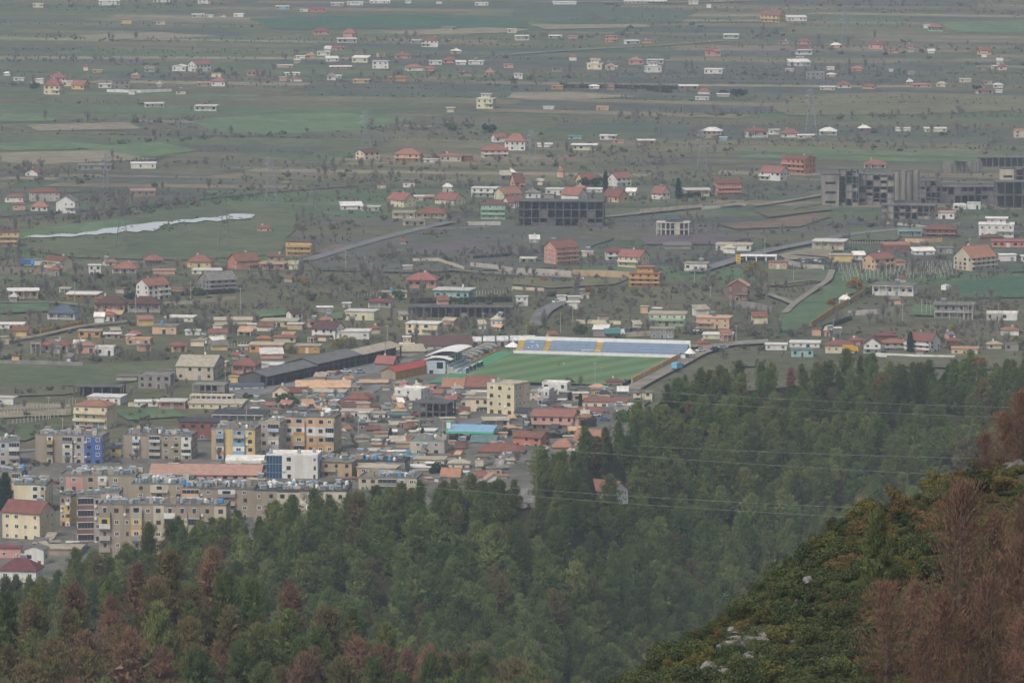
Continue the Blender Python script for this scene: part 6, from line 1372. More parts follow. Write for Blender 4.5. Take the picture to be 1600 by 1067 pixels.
# ---------------------------------------------------------------- plants: kit
def npmesh(name, V, T, mats, mi=None):
    me = bpy.data.meshes.new(name); V = np.asarray(V, np.float32); T = np.asarray(T, np.int32)
    me.vertices.add(len(V)); me.vertices.foreach_set('co', V.ravel()); k = T.shape[1]
    me.loops.add(T.size); me.loops.foreach_set('vertex_index', T.ravel()); me.polygons.add(len(T))
    me.polygons.foreach_set('loop_start', np.arange(0, T.size, k, dtype=np.int32)); me.polygons.foreach_set('loop_total', np.full(len(T), k, np.int32))
    for m_ in mats: me.materials.append(m_)
    if mi is not None: me.polygons.foreach_set('material_index', np.asarray(mi, np.int32))
    me.update(calc_edges=True); return me
def unit(a): return a / np.maximum(np.linalg.norm(a, axis=1, keepdims=True), 1e-6)
def blades(nr, C, D, ln, wd, Nn=None):
    """slender three-cornered leaves or needle sprays from C along D, turned towards Nn"""
    side = unit(np.cross(D, nr.normal(size=D.shape) if Nn is None else Nn)) * (wd[:, None] / 2)
    V = np.stack([C - side, C + side, C + D * ln[:, None]], 1).reshape(-1, 3); return V, np.arange(len(V)).reshape(-1, 3)
def quads(nr, C, Nn, sz):
    u = unit(np.cross(Nn, nr.normal(size=Nn.shape))); w = np.cross(Nn, u); s = sz[:, None]
    V = np.stack([C - u * s - w * s * .6, C + u * s - w * s * .6, C + u * s * .8 + w * s * .6, C - u * s * .8 + w * s * .6], 1).reshape(-1, 3); return V, np.arange(len(V)).reshape(-1, 4)
def trunk_mesh(h, r0, m, seed, lean=0.03, limbs=0, spread=0.25):
    rr = random.Random(seed); b = MB(); p = Vector((0, 0, -0.4)); n = 5
    P = [p]
    for i in range(n): p = p + Vector((rr.uniform(-lean, lean) * h / n * 3, rr.uniform(-lean, lean) * h / n * 3, (h + 0.4) / n)); P.append(p)
    for i in range(n): b.tube(P[i], P[i + 1], r0 * (1 - i / n) + 0.03, r0 * (1 - (i + 1) / n) + 0.03, 6, m, False)
    for k in range(limbs):
        i = rr.randint(1, n - 1); a = rr.uniform(0, 6.28); q = P[i] + Vector((math.cos(a), math.sin(a), rr.uniform(0.5, 1.4))) * h * spread * rr.uniform(0.5, 1); b.tube(P[i], q, r0 * 0.4 * (1 - i / n) + 0.03, 0.02, 4, m, False)
    return b.mesh('trunk')
def pine_crown(seed, h, m, rad=0.26, z0=0.2, dens=1.0, blade=(0.4, 0.85, 0.15), up=0.75, sparse=False, k=16, puff=0.26):
    """whorls of upturned branches, each ending in brushes of needles"""
    nr = np.random.default_rng(seed); Cs, Ds, Ns = [], [], []; lv = int(17 * dens); lobe = nr.uniform(0, 6.28); UP = np.array([0, 0, 1.0])
    for i in range(lv):
        t = (i + nr.uniform(0, 1)) / lv; z = h * (z0 + (1 - z0) * t)
        prof = (max(0.0, 1 - t ** 2.2) ** 0.8 * (0.5 + 0.5 * min(1, t * 3.0)) + 0.04); nb = 6 if t < 0.8 else 5
        for a in nr.uniform(0, 6.28, nb):
            Ln = h * rad * prof * nr.uniform(0.5, 1.3) * (1 + 0.25 * math.sin(2 * a + lobe)); el = R(8 + 50 * t + nr.uniform(-14, 14))
            out = np.array([math.cos(a), math.sin(a), 0.0]); bd = out * math.cos(el) + UP * math.sin(el)
            for s in (0.35, 0.7, 1.0):
                p = np.array([0, 0, z]) + bd * Ln * s + UP * (0.22 * Ln * s * s) + nr.normal(size=3) * 0.12
                Cs.append(p + nr.normal(size=(k, 3)) * np.array([puff, puff, puff * 0.7])); Ds.append(bd * 0.55 + UP * up + nr.normal(size=(k, 3)) * 0.5); Ns.append(UP * 0.9 + out * 0.55 + nr.normal(size=(k, 3)) * 0.35)
    C = np.concatenate(Cs); D = unit(np.concatenate(Ds)); n = len(C)
    V, T = blades(nr, C, D, nr.uniform(blade[0], blade[1], n), np.full(n, blade[2]) * nr.uniform(0.7, 1.4, n), np.concatenate(Ns))
    if k > 15:      # the closed inside of the crown: broad blades added to block light
        n2 = 420; t = nr.uniform(0.02, 0.9, n2); a = nr.uniform(0, 6.28, n2); rr_ = h * rad * np.clip(1 - t ** 2.2, 0, 1) ** 0.8 * nr.uniform(0.15, 0.62, n2)
        C2 = np.stack([np.cos(a) * rr_, np.sin(a) * rr_, h * (z0 + (1 - z0) * t)], 1); V2, T2 = blades(nr, C2, unit(nr.normal(size=(n2, 3)) + np.array([0, 0, 0.6])), nr.uniform(0.8, 1.5, n2), nr.uniform(0.5, 0.9, n2))
        T = np.concatenate([T, T2 + len(V)]); V = np.concatenate([V, V2])
    return npmesh('crown', V, T, [m])
def ball_crown(seed, r, m, leaf=0.16, n=1500, lobes=9, flat=0.75, lift=0.9):
    nr = np.random.default_rng(seed); Cs, Ns = [], []
    for i in range(lobes):
        c = nr.normal(size=3) * r * np.array([0.48, 0.48, 0.3]); c[2] = abs(c[2]) + r * lift * 0.5; rl = r * nr.uniform(0.35, 0.62); k = n // lobes
        d = unit(nr.normal(size=(k, 3))); rr = rl * nr.uniform(0.55, 1.05, (k, 1)) ; Cs.append(c + d * rr * np.array([1, 1, flat])); Ns.append(d + nr.normal(size=(k, 3)) * 0.7)
    C = np.concatenate(Cs); N_ = unit(np.concatenate(Ns)); keep = C[:, 2] > 0.02; C, N_ = C[keep], N_[keep]
    V, T = quads(nr, C, N_, leaf * nr.uniform(0.6, 1.4, len(C))); return npmesh('crown', V, T, [m])
def bare_crown(seed, h, m, rad=0.33, n=700, wd=0.07, col=0.0, z0=0.18):
    nr = np.random.default_rng(seed); Cs, Ds = [], []; nb = 26
    for i in range(nb):
        t = nr.uniform(0, 1); a = nr.uniform(0, 6.28); z = h * (z0 + 0.35 * t); el = R(nr.uniform(35, 78)); Ln = h * nr.uniform(0.35, 0.62) * (1 - 0.25 * t)
        bd = np.array([math.cos(a) * math.cos(el) * rad * 2.2, math.sin(a) * math.cos(el) * rad * 2.2, math.sin(el)]); k = n // nb
        s = nr.uniform(0.1, 1, (k, 1)); Cs.append(np.array([0, 0, z]) + bd * Ln * s + nr.normal(size=(k, 3)) * h * 0.018); Ds.append(bd + np.array([0, 0, 0.35]) + nr.normal(size=(k, 3)) * 0.42)
    C = np.concatenate(Cs); D = unit(np.concatenate(Ds)); k = len(C)
    V, T = blades(nr, C, D, h * nr.uniform(0.06, 0.2, k), wd * nr.uniform(0.6, 1.5, k)); return npmesh('crown', V, T, [m])

P_GREEN = leafmat('pine_needles', '#5a6639', '#46532f', 0.32, 0.1, 0.06); P_GREEN2 = leafmat('pine_needles_light', '#6a7341', '#566037', 0.28, 0.1, 0.06); P_BROWN = leafmat('pine_needles_brown', '#7f6350', '#6a5142', 0.18, 0.15, 0.12); P_DEAD = leafmat('pine_needles_dead', '#7b5e4c', '#644c3f', 0.16, 0.6, 0.1)
P_MIX = leafmat('pine_needles_mixed', '#66623e', '#726046', 0.2, 0.25, 0.12)
SHRUBG = leafmat('shrub_leaves', '#525a32', '#42492c', 0.22, 0.5, 0.12); SHRUBY = leafmat('shrub_leaves_olive', '#6a6636', '#55542e', 0.2, 0.5); SHRUBO = leafmat('shrub_leaves_rust', '#76643c', '#625434', 0.15, 0.5); SHRUBD = leafmat('shrub_leaves_dark', '#424d2c', '#363f26', 0.22, 0.5, 0.12)
TWIG = leafmat('bare_twigs', '#7d766f', '#6e6862', 0.14, 0.05, 0.0); TWIGB = leafmat('bare_twigs_brown', '#7a7063', '#6a6156', 0.16, 0.05, 0.0); BUSHG = leafmat('plain_bush', '#5c6248', '#66664e', 0.2, 0.05); CONIF = leafmat('dark_conifer', '#2c4230', '#26382a', 0.15, 0.2); AUTUMN = leafmat('autumn_leaves', '#9a6c34', '#84602e', 0.15, 0.3); AUTY = leafmat('yellow_leaves', '#8f8440', '#7c7438', 0.15, 0.3); GREENT = leafmat('green_leaves', '#46602f', '#3c522a', 0.2, 0.2)
NAM = lambda: None
CR = {'pg': [pine_crown(i, 10, P_GREEN, 0.235 + 0.03 * (i % 3), 0.06 + 0.05 * (i % 2), 1.15, (0.3, 0.75, 0.10), 0.9, False, 26, 0.27) for i in range(5)], 'pl': [pine_crown(20 + i, 10, P_GREEN2, 0.28, 0.08, 1.15, (0.3, 0.75, 0.10), 0.9, False, 26, 0.27) for i in range(3)],
      'pb': [pine_crown(40 + i, 10, P_BROWN, 0.29, 0.15, 1.0, (0.3, 0.65, 0.085), 0.8, False, 22, 0.28) for i in range(3)], 'pm': [pine_crown(50 + i, 10, P_MIX, 0.28, 0.08, 1.15, (0.3, 0.75, 0.10), 0.9, False, 24, 0.27) for i in range(2)],
      'pd': [pine_crown(60 + i, 10, P_DEAD, 0.31, 0.05, 2.2, (0.25, 0.6, 0.048), 0.7, False, 13, 0.3) for i in range(3)],
      'sg': [ball_crown(70 + i, 1.5, SHRUBG, 0.075, 4200, 12) for i in range(3)], 'sy': [ball_crown(75 + i, 1.4, SHRUBY, 0.075, 4000, 12) for i in range(2)], 'so': [ball_crown(80 + i, 1.4, SHRUBO, 0.07, 3800, 12) for i in range(2)], 'sd': [ball_crown(85 + i, 1.6, SHRUBD, 0.08, 4200, 12) for i in range(2)],
      'bt': [bare_crown(90 + i, 8, TWIG, 0.3 + 0.08 * (i % 2), 800, 0.085) for i in range(3)], 'bb': [bare_crown(95 + i, 4, TWIGB, 0.55, 420, 0.10, z0=0.05) for i in range(3)], 'bp': [bare_crown(100 + i, 14, TWIG, 0.12, 900, 0.085, z0=0.08) for i in range(2)],
      'bg': [ball_crown(105 + i, 1.8, BUSHG, 0.30, 420, 7) for i in range(3)], 'co': [pine_crown(110, 10, CONIF, 0.17, 0.03, 1.2, (0.4, 0.8, 0.22))], 'cr': [ball_crown(112, 2.6, CONIF, 0.3, 1400, 10, 1.0, 1.3)], 'au': [ball_crown(114, 2.8, AUTUMN, 0.26, 1100, 10, 1.0, 1.3)], 'ay': [ball_crown(116, 2.8, AUTY, 0.26, 1000, 10, 1.0, 1.3)], 'gt': [ball_crown(118, 2.8, GREENT, 0.26, 1200, 10, 1.0, 1.2)]}
TK = {'p': [trunk_mesh(9, 0.2, BARK, i, 0.02, 6, 0.12) for i in range(3)], 'd': [trunk_mesh(9.6, 0.2, BARKG, 5 + i, 0.02, 26, 0.16) for i in range(2)], 's': [trunk_mesh(1.1, 0.09, BARK, 9, 0.06, 5, 0.5)], 'b': [trunk_mesh(6, 0.16, BARKG, 11 + i, 0.03, 10, 0.3) for i in range(2)], 'r': [trunk_mesh(3.0, 0.2, BARK, 15, 0.03, 5, 0.3)], 't': [trunk_mesh(12, 0.16, BARKG, 17, 0.01, 6, 0.08)]}
TKOF = dict(pg='p', pl='p', pb='p', pm='p', pd='d', sg='s', sy='s', so='s', sd='s', bt='b', bb='s', bp='t', bg='s', co='p', cr='r', au='r', ay='r', gt='r')
def plant(kind, loc, s, name, label, cat, group, rz=None, tall=1.0):
    e = empty(name, loc, rng.uniform(0, 6.28) if rz is None else rz); tag(e, label, cat, group); e.scale = (s, s, s * tall)
    inst('trunk' if cat != 'shrub' else 'stem', rng.choice(TK[TKOF[kind]]), e); inst('crown' if cat != 'shrub' else 'foliage', rng.choice(CR[kind]), e); return e

# many plants nobody could count: one object of instances
def scatter(name, pts, kinds, label=None):
    """pts: (x, y, z, scale, tall, kind index, variant)"""
    src = bpy.data.collections.new(name + '_kinds'); idx = {}; n = 0; tmp = []
    for k in kinds:
        for j, me in enumerate(CR[k]):
            o = bpy.data.objects.new('%03d_%s' % (n, name), me); src.objects.link(o); idx[(k, j)] = n; n += 1
    V = np.array([p[:3] for p in pts], np.float32); me = bpy.data.meshes.new(name); me.from_pydata(V.tolist(), [], [])
    A = me.attributes.new('size', 'FLOAT_VECTOR', 'POINT'); A.data.foreach_set('vector', np.array([(p[3], p[3], p[3] * p[4]) for p in pts], np.float32).ravel())
    A = me.attributes.new('turn', 'FLOAT_VECTOR', 'POINT'); A.data.foreach_set('vector', np.array([(0, 0, rng.uniform(0, 6.28)) for p in pts], np.float32).ravel())
    A = me.attributes.new('pick', 'INT', 'POINT'); A.data.foreach_set('value', np.array([idx[(p[5], p[6] % len(CR[p[5]]))] for p in pts], np.int32))
    ng = bpy.data.node_groups.new(name + '_nodes', 'GeometryNodeTree'); ng.interface.new_socket('Geometry', in_out='INPUT', socket_type='NodeSocketGeometry'); ng.interface.new_socket('Geometry', in_out='OUTPUT', socket_type='NodeSocketGeometry')
    N, L = ng.nodes, ng.links; gi = N.new('NodeGroupInput'); go = N.new('NodeGroupOutput'); ip = N.new('GeometryNodeInstanceOnPoints'); ci = N.new('GeometryNodeCollectionInfo')
    ci.inputs['Collection'].default_value = src; ci.inputs['Separate Children'].default_value = True; ci.inputs['Reset Children'].default_value = True
    def na(nm, t): a = N.new('GeometryNodeInputNamedAttribute'); a.data_type = t; a.inputs['Name'].default_value = nm; return a.outputs['Attribute']
    ip.inputs['Pick Instance'].default_value = True
    L.new(gi.outputs[0], ip.inputs['Points']); L.new(ci.outputs[0], ip.inputs['Instance']); L.new(na('pick', 'INT'), ip.inputs['Instance Index']); L.new(na('turn', 'FLOAT_VECTOR'), ip.inputs['Rotation']); L.new(na('size', 'FLOAT_VECTOR'), ip.inputs['Scale']); L.new(ip.outputs[0], go.inputs[0])
    o = inst(name, me); md = o.modifiers.new('scatter', 'NODES'); md.node_group = ng; tag(o, label, None, None, 'stuff'); return o

# ---------------------------------------------------------------- pine wood on the middle spur
CLEAR = [(905, 985, 745, 812), (808, 840, 752, 838), (1030, 1048, 668, 684)]      # openings in the wood: a house, a crag, bare soil
near, rest = [], []
pr_ = random.Random(5)
row = 0.0; rstep = 0.07
while row < 1.0:
    px = -130.0
    while px < 1740:
        d0 = np.interp(px, A_PX, A_D0); db = np.interp(px, A_PX, A_DB); t = row + pr_.uniform(-0.025, 0.025); D = d0 + (db - d0) * t; step = pr_.uniform(3.2, 5.9) * F / D
        if pr_.random() < min(1.0, (d0 - db) * rstep / (8.8 if row > 0.13 else 4.6)):
            p = hillA(px + pr_.uniform(-8, 8), max(0, t)); qx, qy = to_px(p); hh = pr_.choice((7, 8, 9, 9.5, 10, 11, 12)) * pr_.uniform(0.85, 1.1) * ((0.82 if row < 0.05 else 0.9) + 0.3 * t)
            if not any(a < qx < b and c < qy < d_ for a, b, c, d_ in CLEAR):
                low = qx > 1000 and 690 < qy < 880
                k = pr_.choices(('pg', 'pl', 'pm', 'pb'), (5, 5 if low else 1.6, 0.35, 0.05))[0]
                rest.append((p.x, p.y, p.z - 0.3, hh / 10 * (1.1 if k == 'pl' else 1), pr_.uniform(0.86, 1.16), k, pr_.randint(0, 9), qx, qy))
        px += step
    rstep = pr_.uniform(0.026, 0.036); row += rstep
rest.sort(key=lambda r: r[1])
def vis(r): return -20 < r[7] < 1620 and r[8] - r[3] * 10 * F / r[1] < 1075 and not (r[7] > 960 and r[8] - r[3] * 60 > np.interp(r[7], [960, 1090, 1210, 1300, 1400, 1600], [1067, 975, 885, 805, 762, 690]))
TONE = dict(pg='dark green', pl='pale green', pm='yellowing', pb='reddish-brown')
PLACE = lambda x: 'under the apartment blocks' if x < 420 else ('below the lower town' if x < 700 else ('south of the filling station' if x < 960 else 'in the hollow beside shrub slope'))
cnt = 0; keep = []
for r in rest:
    if cnt < 190 and vis(r):
        cnt += 1; plant(r[5], r[:3], r[3], 'pine_tree', ('tall ' if r[3] > 1.05 else ('short ' if r[3] < 0.8 else 'middling ')) + ('slim ' if r[4] > 1.01 else 'broad ') + TONE[r[5]] + ' pine ' + PLACE(r[7]), 'pine tree', 'pines at the near edge of the wood', tall=r[4])
    else: keep.append(r)
scatter('pine_forest', [k[:7] for k in keep], ('pg', 'pl', 'pm', 'pb'), 'dense green pine wood covering the middle spur')
# ---------------------------------------------------------------- browning pines on the near spur
D = 949.0
while D > 903:
    px = -120.0
    while px < 900:
        t = (950 - D) / 50; p = hillB(px + pr_.uniform(-10, 10), t + pr_.uniform(0, 0.04)); qx, qy = to_px(p)
        k = pr_.choices(('pb', 'pm', 'pg', 'pl'), (3.2, 2.2, 2.2, 0.8) if qx < 520 else (2, 1.5, 4, 1))[0]
        s = pr_.uniform(0.7, 1.2); top = qy - s * 10 * F / D
        if top < 1070 and -60 < qx < 860:
            plant(k, p - Vector((0, 0, 0.3)), s, 'pine_tree', ('tall ' if s > 1.0 else 'short ') + TONE[k] + ' pine on near spur ' + ('under the maroon-roofed house' if qx < 150 else ('below front tan block' if qx < 330 else ('west of dark pine hollow' if qx < 560 else 'at wood bottom'))) + (', behind' if D > 930 else ', in front'), 'pine tree', 'browning pines on the near spur', tall=pr_.uniform(0.85, 1.1))
        px += pr_.uniform(4.4, 7.0) * F / D
    D -= pr_.uniform(6, 9)
# ---------------------------------------------------------------- shrub slope
ROCKM = mat('limestone', '#95928b', 0.9, 0.3, 2.5, second='#5c5a55', bump=1.0)
ROCKS = [(1148, 1020, 2.2), (1172, 1005, 2.6), (1190, 992, 1.8), (1160, 990, 1.5), (1185, 1030, 2.0), (1130, 1040, 1.6), (1168, 985, 1.4), (1262, 912, 1.3), (1255, 935, 1.1), (1270, 952, 1.4), (1310, 905, 1.2), (1318, 895, 1.0), (1210, 1058, 2.0), (1228, 1060, 1.6), (1112, 1052, 2.0), (1100, 1060, 1.6), (1135, 1062, 1.8), (1000, 1072, 1.4), (1020, 1068, 1.2), (1410, 772, 1.3), (1592, 730, 2.6), (1575, 745, 1.8), (1290, 1040, 1.4), (1285, 985, 1.0), (1335, 990, 1.2), (1550, 760, 1.2), (1240, 1000, 1.0), (1205, 1000, 0.9)]
def on_c(px, py):
    lo, hi = 0.0, 1.0
    for _ in range(24):
        t = (lo + hi) / 2; q = hillC(px, t)
        if to_px(q)[1] < py: lo = t
        else: hi = t
    return hillC(px, t)
def rock(loc, s, seed, label):
    rr = np.random.default_rng(seed); import bmesh
    bm = bmesh.new(); bmesh.ops.create_icosphere(bm, subdivisions=3, radius=1.0)
    k = rr.normal(size=(7, 3)); ph = rr.uniform(0, 6, 7)
    pl = [(Vector(rr.normal(size=3)).normalized(), rr.uniform(0.5, 0.8)) for _ in range(9)]
    for v in bm.verts:
        for n_, d_ in pl:
            e_ = v.co.dot(n_) - d_
            if e_ > 0: v.co -= n_ * e_
        f = 1 + 0.06 * sum(math.sin(4 * float(np.dot(k[i], v.co)) + ph[i]) for i in range(7)); v.co *= f
    me = bpy.data.meshes.new('rock'); bm.to_mesh(me); bm.free(); me.materials.append(ROCKM)
    o = inst('limestone_rock', me, None, loc, (rr.uniform(-.3, .3), rr.uniform(-.3, .3), rr.uniform(0, 6)), (s * rr.uniform(0.8, 1.3), s * rr.uniform(0.7, 1.1), s * rr.uniform(0.5, 0.85))); tag(o, label, 'rock', 'limestone rocks on the shrub slope'); return o
WHERE = ['low on slope by dark hollow', 'in the pale crag cluster', 'upper end of the pale crag cluster', 'at back of the crag cluster', 'under the crag cluster', 'west of the crag cluster', 'crowning the crag cluster', 'halfway up slope, first of three', 'halfway up slope, second of three', 'halfway up slope, third of three', 'near slim green pine', 'behind slim green pine', 'at bottom edge, larger of pair', 'at bottom edge, smaller of pair', 'at lowest crag, upper block', 'at lowest crag, left block', 'at lowest crag, right block', 'in the bottom corner of slope', 'beside the lowest corner shrub', 'perched on the crest', 'at the right edge, big block', 'at the right edge, lower block', 'under brown dead pine', 'alone among dark shrubs', 'beside brown dead pine', 'below the right edge block', 'below halfway trio', 'above bottom pair']
for i, (x, y, s) in enumerate(ROCKS): rock(on_c(x, y) + Vector((0, 0, 0.05 * s)), s * 0.6, i + 3, 'grey limestone rock ' + WHERE[i])
SH = []; gcx = []
for _ in range(5200):
    px, t = pr_.uniform(900, 1660), pr_.uniform(0, 1.0) ** 1.15; p = hillC(px, t); qx, qy = to_px(p)
    if qy > 1115: continue
    if any(abs(qx - x) < 11 * s + 6 and -16 < qy - y < 40 for x, y, s in ROCKS) and pr_.random() < 0.85: continue
    s = pr_.uniform(0.32, 0.9)
    if any((p.x - a) ** 2 + (p.y - b) ** 2 < (0.95 * (s + c)) ** 2 for a, b, c in SH): continue
    SH.append((p.x, p.y, s)); top = t < 0.22 or (qx > 1380 and qy < 900)
    rust = qx > 1280 and top
    k = pr_.choices(('sg', 'sy', 'so', 'sd'), (3, 2.6, 3.6, 1.5) if rust else (4, 2.0, 0.5, 3))[0]
    if len(SH) <= 300:
        plant(k, p - Vector((0, 0, 0.15)), s, 'shrub', dict(sg='green', sy='olive', so='rusty orange', sd='dark green')[k] + (' large' if s > 0.72 else (' small' if s < 0.5 else ' middling')) + ' rounded shrub ' + ('along the crest of rocky slope' if t < 0.15 else ('on upper rocky slope' if t < 0.45 else ('on middle rocky slope' if t < 0.75 else 'on lowest rocky slope'))) + (', towards the hollow' if qx < 1200 else (', amid slope' if qx < 1400 else ', towards right edge')), 'shrub', 'shrubs on the rocky slope', tall=pr_.uniform(0.8, 1.2))
    else: gcx.append((p.x, p.y, p.z - 0.15, s, pr_.uniform(0.8, 1.2), k, pr_.randint(0, 5)))
print('shrubs', len(SH))
gc = gcx
for _ in range(2600):
    px, t = pr_.uniform(880, 1680), pr_.uniform(0, 1.0); p = hillC(px, t); qx, qy = to_px(p)
    if any(abs(qx - x) < 12 * s and -9 * s < qy - y < 16 * s for x, y, s in ROCKS): continue
    gc.append((p.x, p.y, p.z - 0.1, pr_.uniform(0.16, 0.42), pr_.uniform(0.6, 1.0), pr_.choice(('sg', 'sy', 'sd', 'so')), pr_.randint(0, 5)))
scatter('undergrowth', gc, ('sg', 'sy', 'sd', 'so'), 'low undergrowth between shrubs of rocky slope')
for x, y, s, tl, k, lab in ((1500, 985, 0.98, 1.12, 'pd', 'tall dead brown pine, highest on rocky slope'), (1385, 1075, 0.78, 1.0, 'pd', 'broad dead brown pine nearest the green shrubs'), (1470, 1115, 0.82, 1.05, 'pd', 'dead brown pine between broad dead one and corner'), (1545, 1110, 0.86, 1.1, 'pd', 'dead brown pine with reddish top near corner'), (1598, 1060, 0.92, 1.1, 'pd', 'dead brown pine cut by right edge'), (1555, 960, 0.7, 1.1, 'pd', 'dead dark pine behind the tallest one'), (1605, 940, 0.8, 1.0, 'pd', 'dead dark pine at right edge, upper'), (1430, 1010, 0.5, 1.0, 'pd', 'small dead pine at foot of slim green pine'),
                            (1372, 945, 0.55, 1.3, 'pl', 'slim green pine alone on rocky slope'), (1570, 735, 0.6, 0.8, 'pd', 'dead bare pine on crest at right edge'), (1598, 725, 0.7, 0.85, 'pd', 'dead dark pine on crest cut by right edge'), (1540, 745, 0.4, 0.9, 'pd', 'little dead pine on crest'), (1510, 1140, 0.7, 1.0, 'pd', 'reddish young pine at bottom edge'), (1600, 1130, 0.7, 1.0, 'pd', 'reddish young pine in bottom right corner'), (1440, 1150, 0.6, 1.0, 'pd', 'reddish low pine before broad dead one')):
    plant(k, on_c(x, min(y, 1118)) - Vector((0, 0, 0.3)), s, 'dead_pine' if k == 'pd' else 'pine_tree', lab, 'pine tree', None, tall=tl)

# ---------------------------------------------------------------- house and crag within the wood
def on_a(px, py):
    lo, hi = 0.0, 1.0
    for _ in range(24):
        t = (lo + hi) / 2
        if to_px(hillA(px, t))[1] < py: lo = t
        else: hi = t
    return hillA(px, t)
def lift(e, px, py):
    p = on_a(px, py); e.location = p; s_ = ppm(p); e.scale = (0.78, 0.78, 0.78); return p, s_
for x, y, s, i in ((822, 772, 3.0, 40), (830, 790, 2.4, 41), (816, 795, 2.0, 42), (828, 760, 1.6, 43)): rock(on_a(x, y) + Vector((0, 0, 0.6)), s, i, 'pale crag block in the wood, ' + ['main mass', 'lower mass', 'lowest lump', 'topmost lump'][i - 40])
nf = len(FOOT); e = house('P', 907, 984, 772, 752, 734, 'x', 'w', 'O', 2, -22, '-', 'white house with orange roof standing within the pine wood'); p, s_ = lift(e, 945, 784)
for o in list(COL.objects):
    if o.name.startswith('solar_water_heater') and o.get('label', '').endswith('white house with orange roof standing within the pine wood'): o.location = p + Vector((1.5, 1, 6.6))
# ---------------------------------------------------------------- scrub and trees of the plain
polys = []
def inpoly(X, Y, P):
    r_ = np.zeros(len(X), bool); j = len(P) - 1
    for i in range(len(P)):
        xi, yi, xj, yj = P[i][0], P[i][1], P[j][0], P[j][1]; c = ((yi > Y) != (yj > Y)) & (X < (xj - xi) * (Y - yi) / (yj - yi + 1e-9) + xi); r_ ^= c; j = i
    return r_
A = np.array(SCRUB_PTS); ok = np.ones(len(A), bool); X, Y = A[:, 0], A[:, 1]
for a, b, c, d_ in FOOT: ok &= ~((abs(X - a) < c) & (abs(Y - b - 0) < d_) | (abs(X - a) < c * 0.8) & (Y < b) & (Y > b - d_ - 16))
for P in KEEPOUT: ok &= ~inpoly(X, Y, P)
ux = (X - S0.x) * sa.x + (Y - S0.y) * sa.y; vy = (X - S0.x) * sb.x + (Y - S0.y) * sb.y; ok &= ~((ux > -14) & (ux < 84) & (vy > -22) & (vy < 135))
A = A[ok]; pts = []; big = []
for _ in range(80):      # reeds and bushes in and round the pond
    a_ = pr_.uniform(40, 396); q = G(a_, np.interp(a_, [40, 120, 190, 262, 300, 398], [374, 371, 365, 357, 349, 341]) + pr_.choice((-1, 1)) * pr_.uniform(1, 6.5)); pts.append((q.x, q.y, 0.3, pr_.uniform(0.25, 0.6), 0.8, pr_.choice(('bb', 'bg', 'bb')), pr_.randint(0, 8), 0, 0))
for x, y, s in TOWN_PTS:
    if not any(abs(x - a) < c + 0.5 and abs(y - b) < d_ + 0.5 for a, b, c, d_ in FOOT): pts.append((x, y, 0.9, s, 1.0, pr_.choice(('bg', 'bg', 'bb', 'bt')), pr_.randint(0, 8), 0, 0))
for x, y, s in A:
    qx, qy = to_px((x, y, 0)); u = pr_.random(); far = qy < 230
    if u < 0.50: k, sc = 'bb', s * pr_.uniform(0.45, 1.0)
    elif u < 0.78: k, sc = 'bt', s * pr_.uniform(0.5, 1.05)
    elif u < 0.80: k, sc = 'bp', s * pr_.uniform(0.5, 0.9)
    else: k, sc = 'bg', s * pr_.uniform(0.45, 1.1)
    rec = (x, y, 0.0, sc, pr_.uniform(0.8, 1.2), k, pr_.randint(0, 8), qx, qy)
    (big if (k in ('bt', 'bp') and sc > 0.62 and -5 < qx < 1605 and qy > 120) else pts).append(rec)
big.sort(key=lambda r: -r[3] * (r[8] + 520))
HL = [(f_[0], f_[1]) for f_ in FOOT]; HN = [o for o in COL.objects if o.parent is None and o.get('category') and o.get('group') and 'houses' in o['group']]
HX = np.array([(o.location.x, o.location.y) for o in HN])
def nearest(x, y): d_ = (HX[:, 0] - x) ** 2 + ((HX[:, 1] - y) * 0.35) ** 2; return ' '.join(HN[int(np.argmin(d_))]['label'].split()[:8])
for i, r in enumerate(big):
    if i < 240: plant(r[5], r[:3], r[3], 'bare_tree', ('tall slim' if r[5] == 'bp' else ('large' if r[3] > 0.85 else 'small')) + ' leafless tree near ' + nearest(r[0], r[1]), 'tree', 'leafless trees about the settlement', tall=r[4])
    else: pts.append(r)
scatter('scrub', [r[:7] for r in pts], ('bb', 'bt', 'bp', 'bg'), 'leafless scrub and hedges all over the plain')
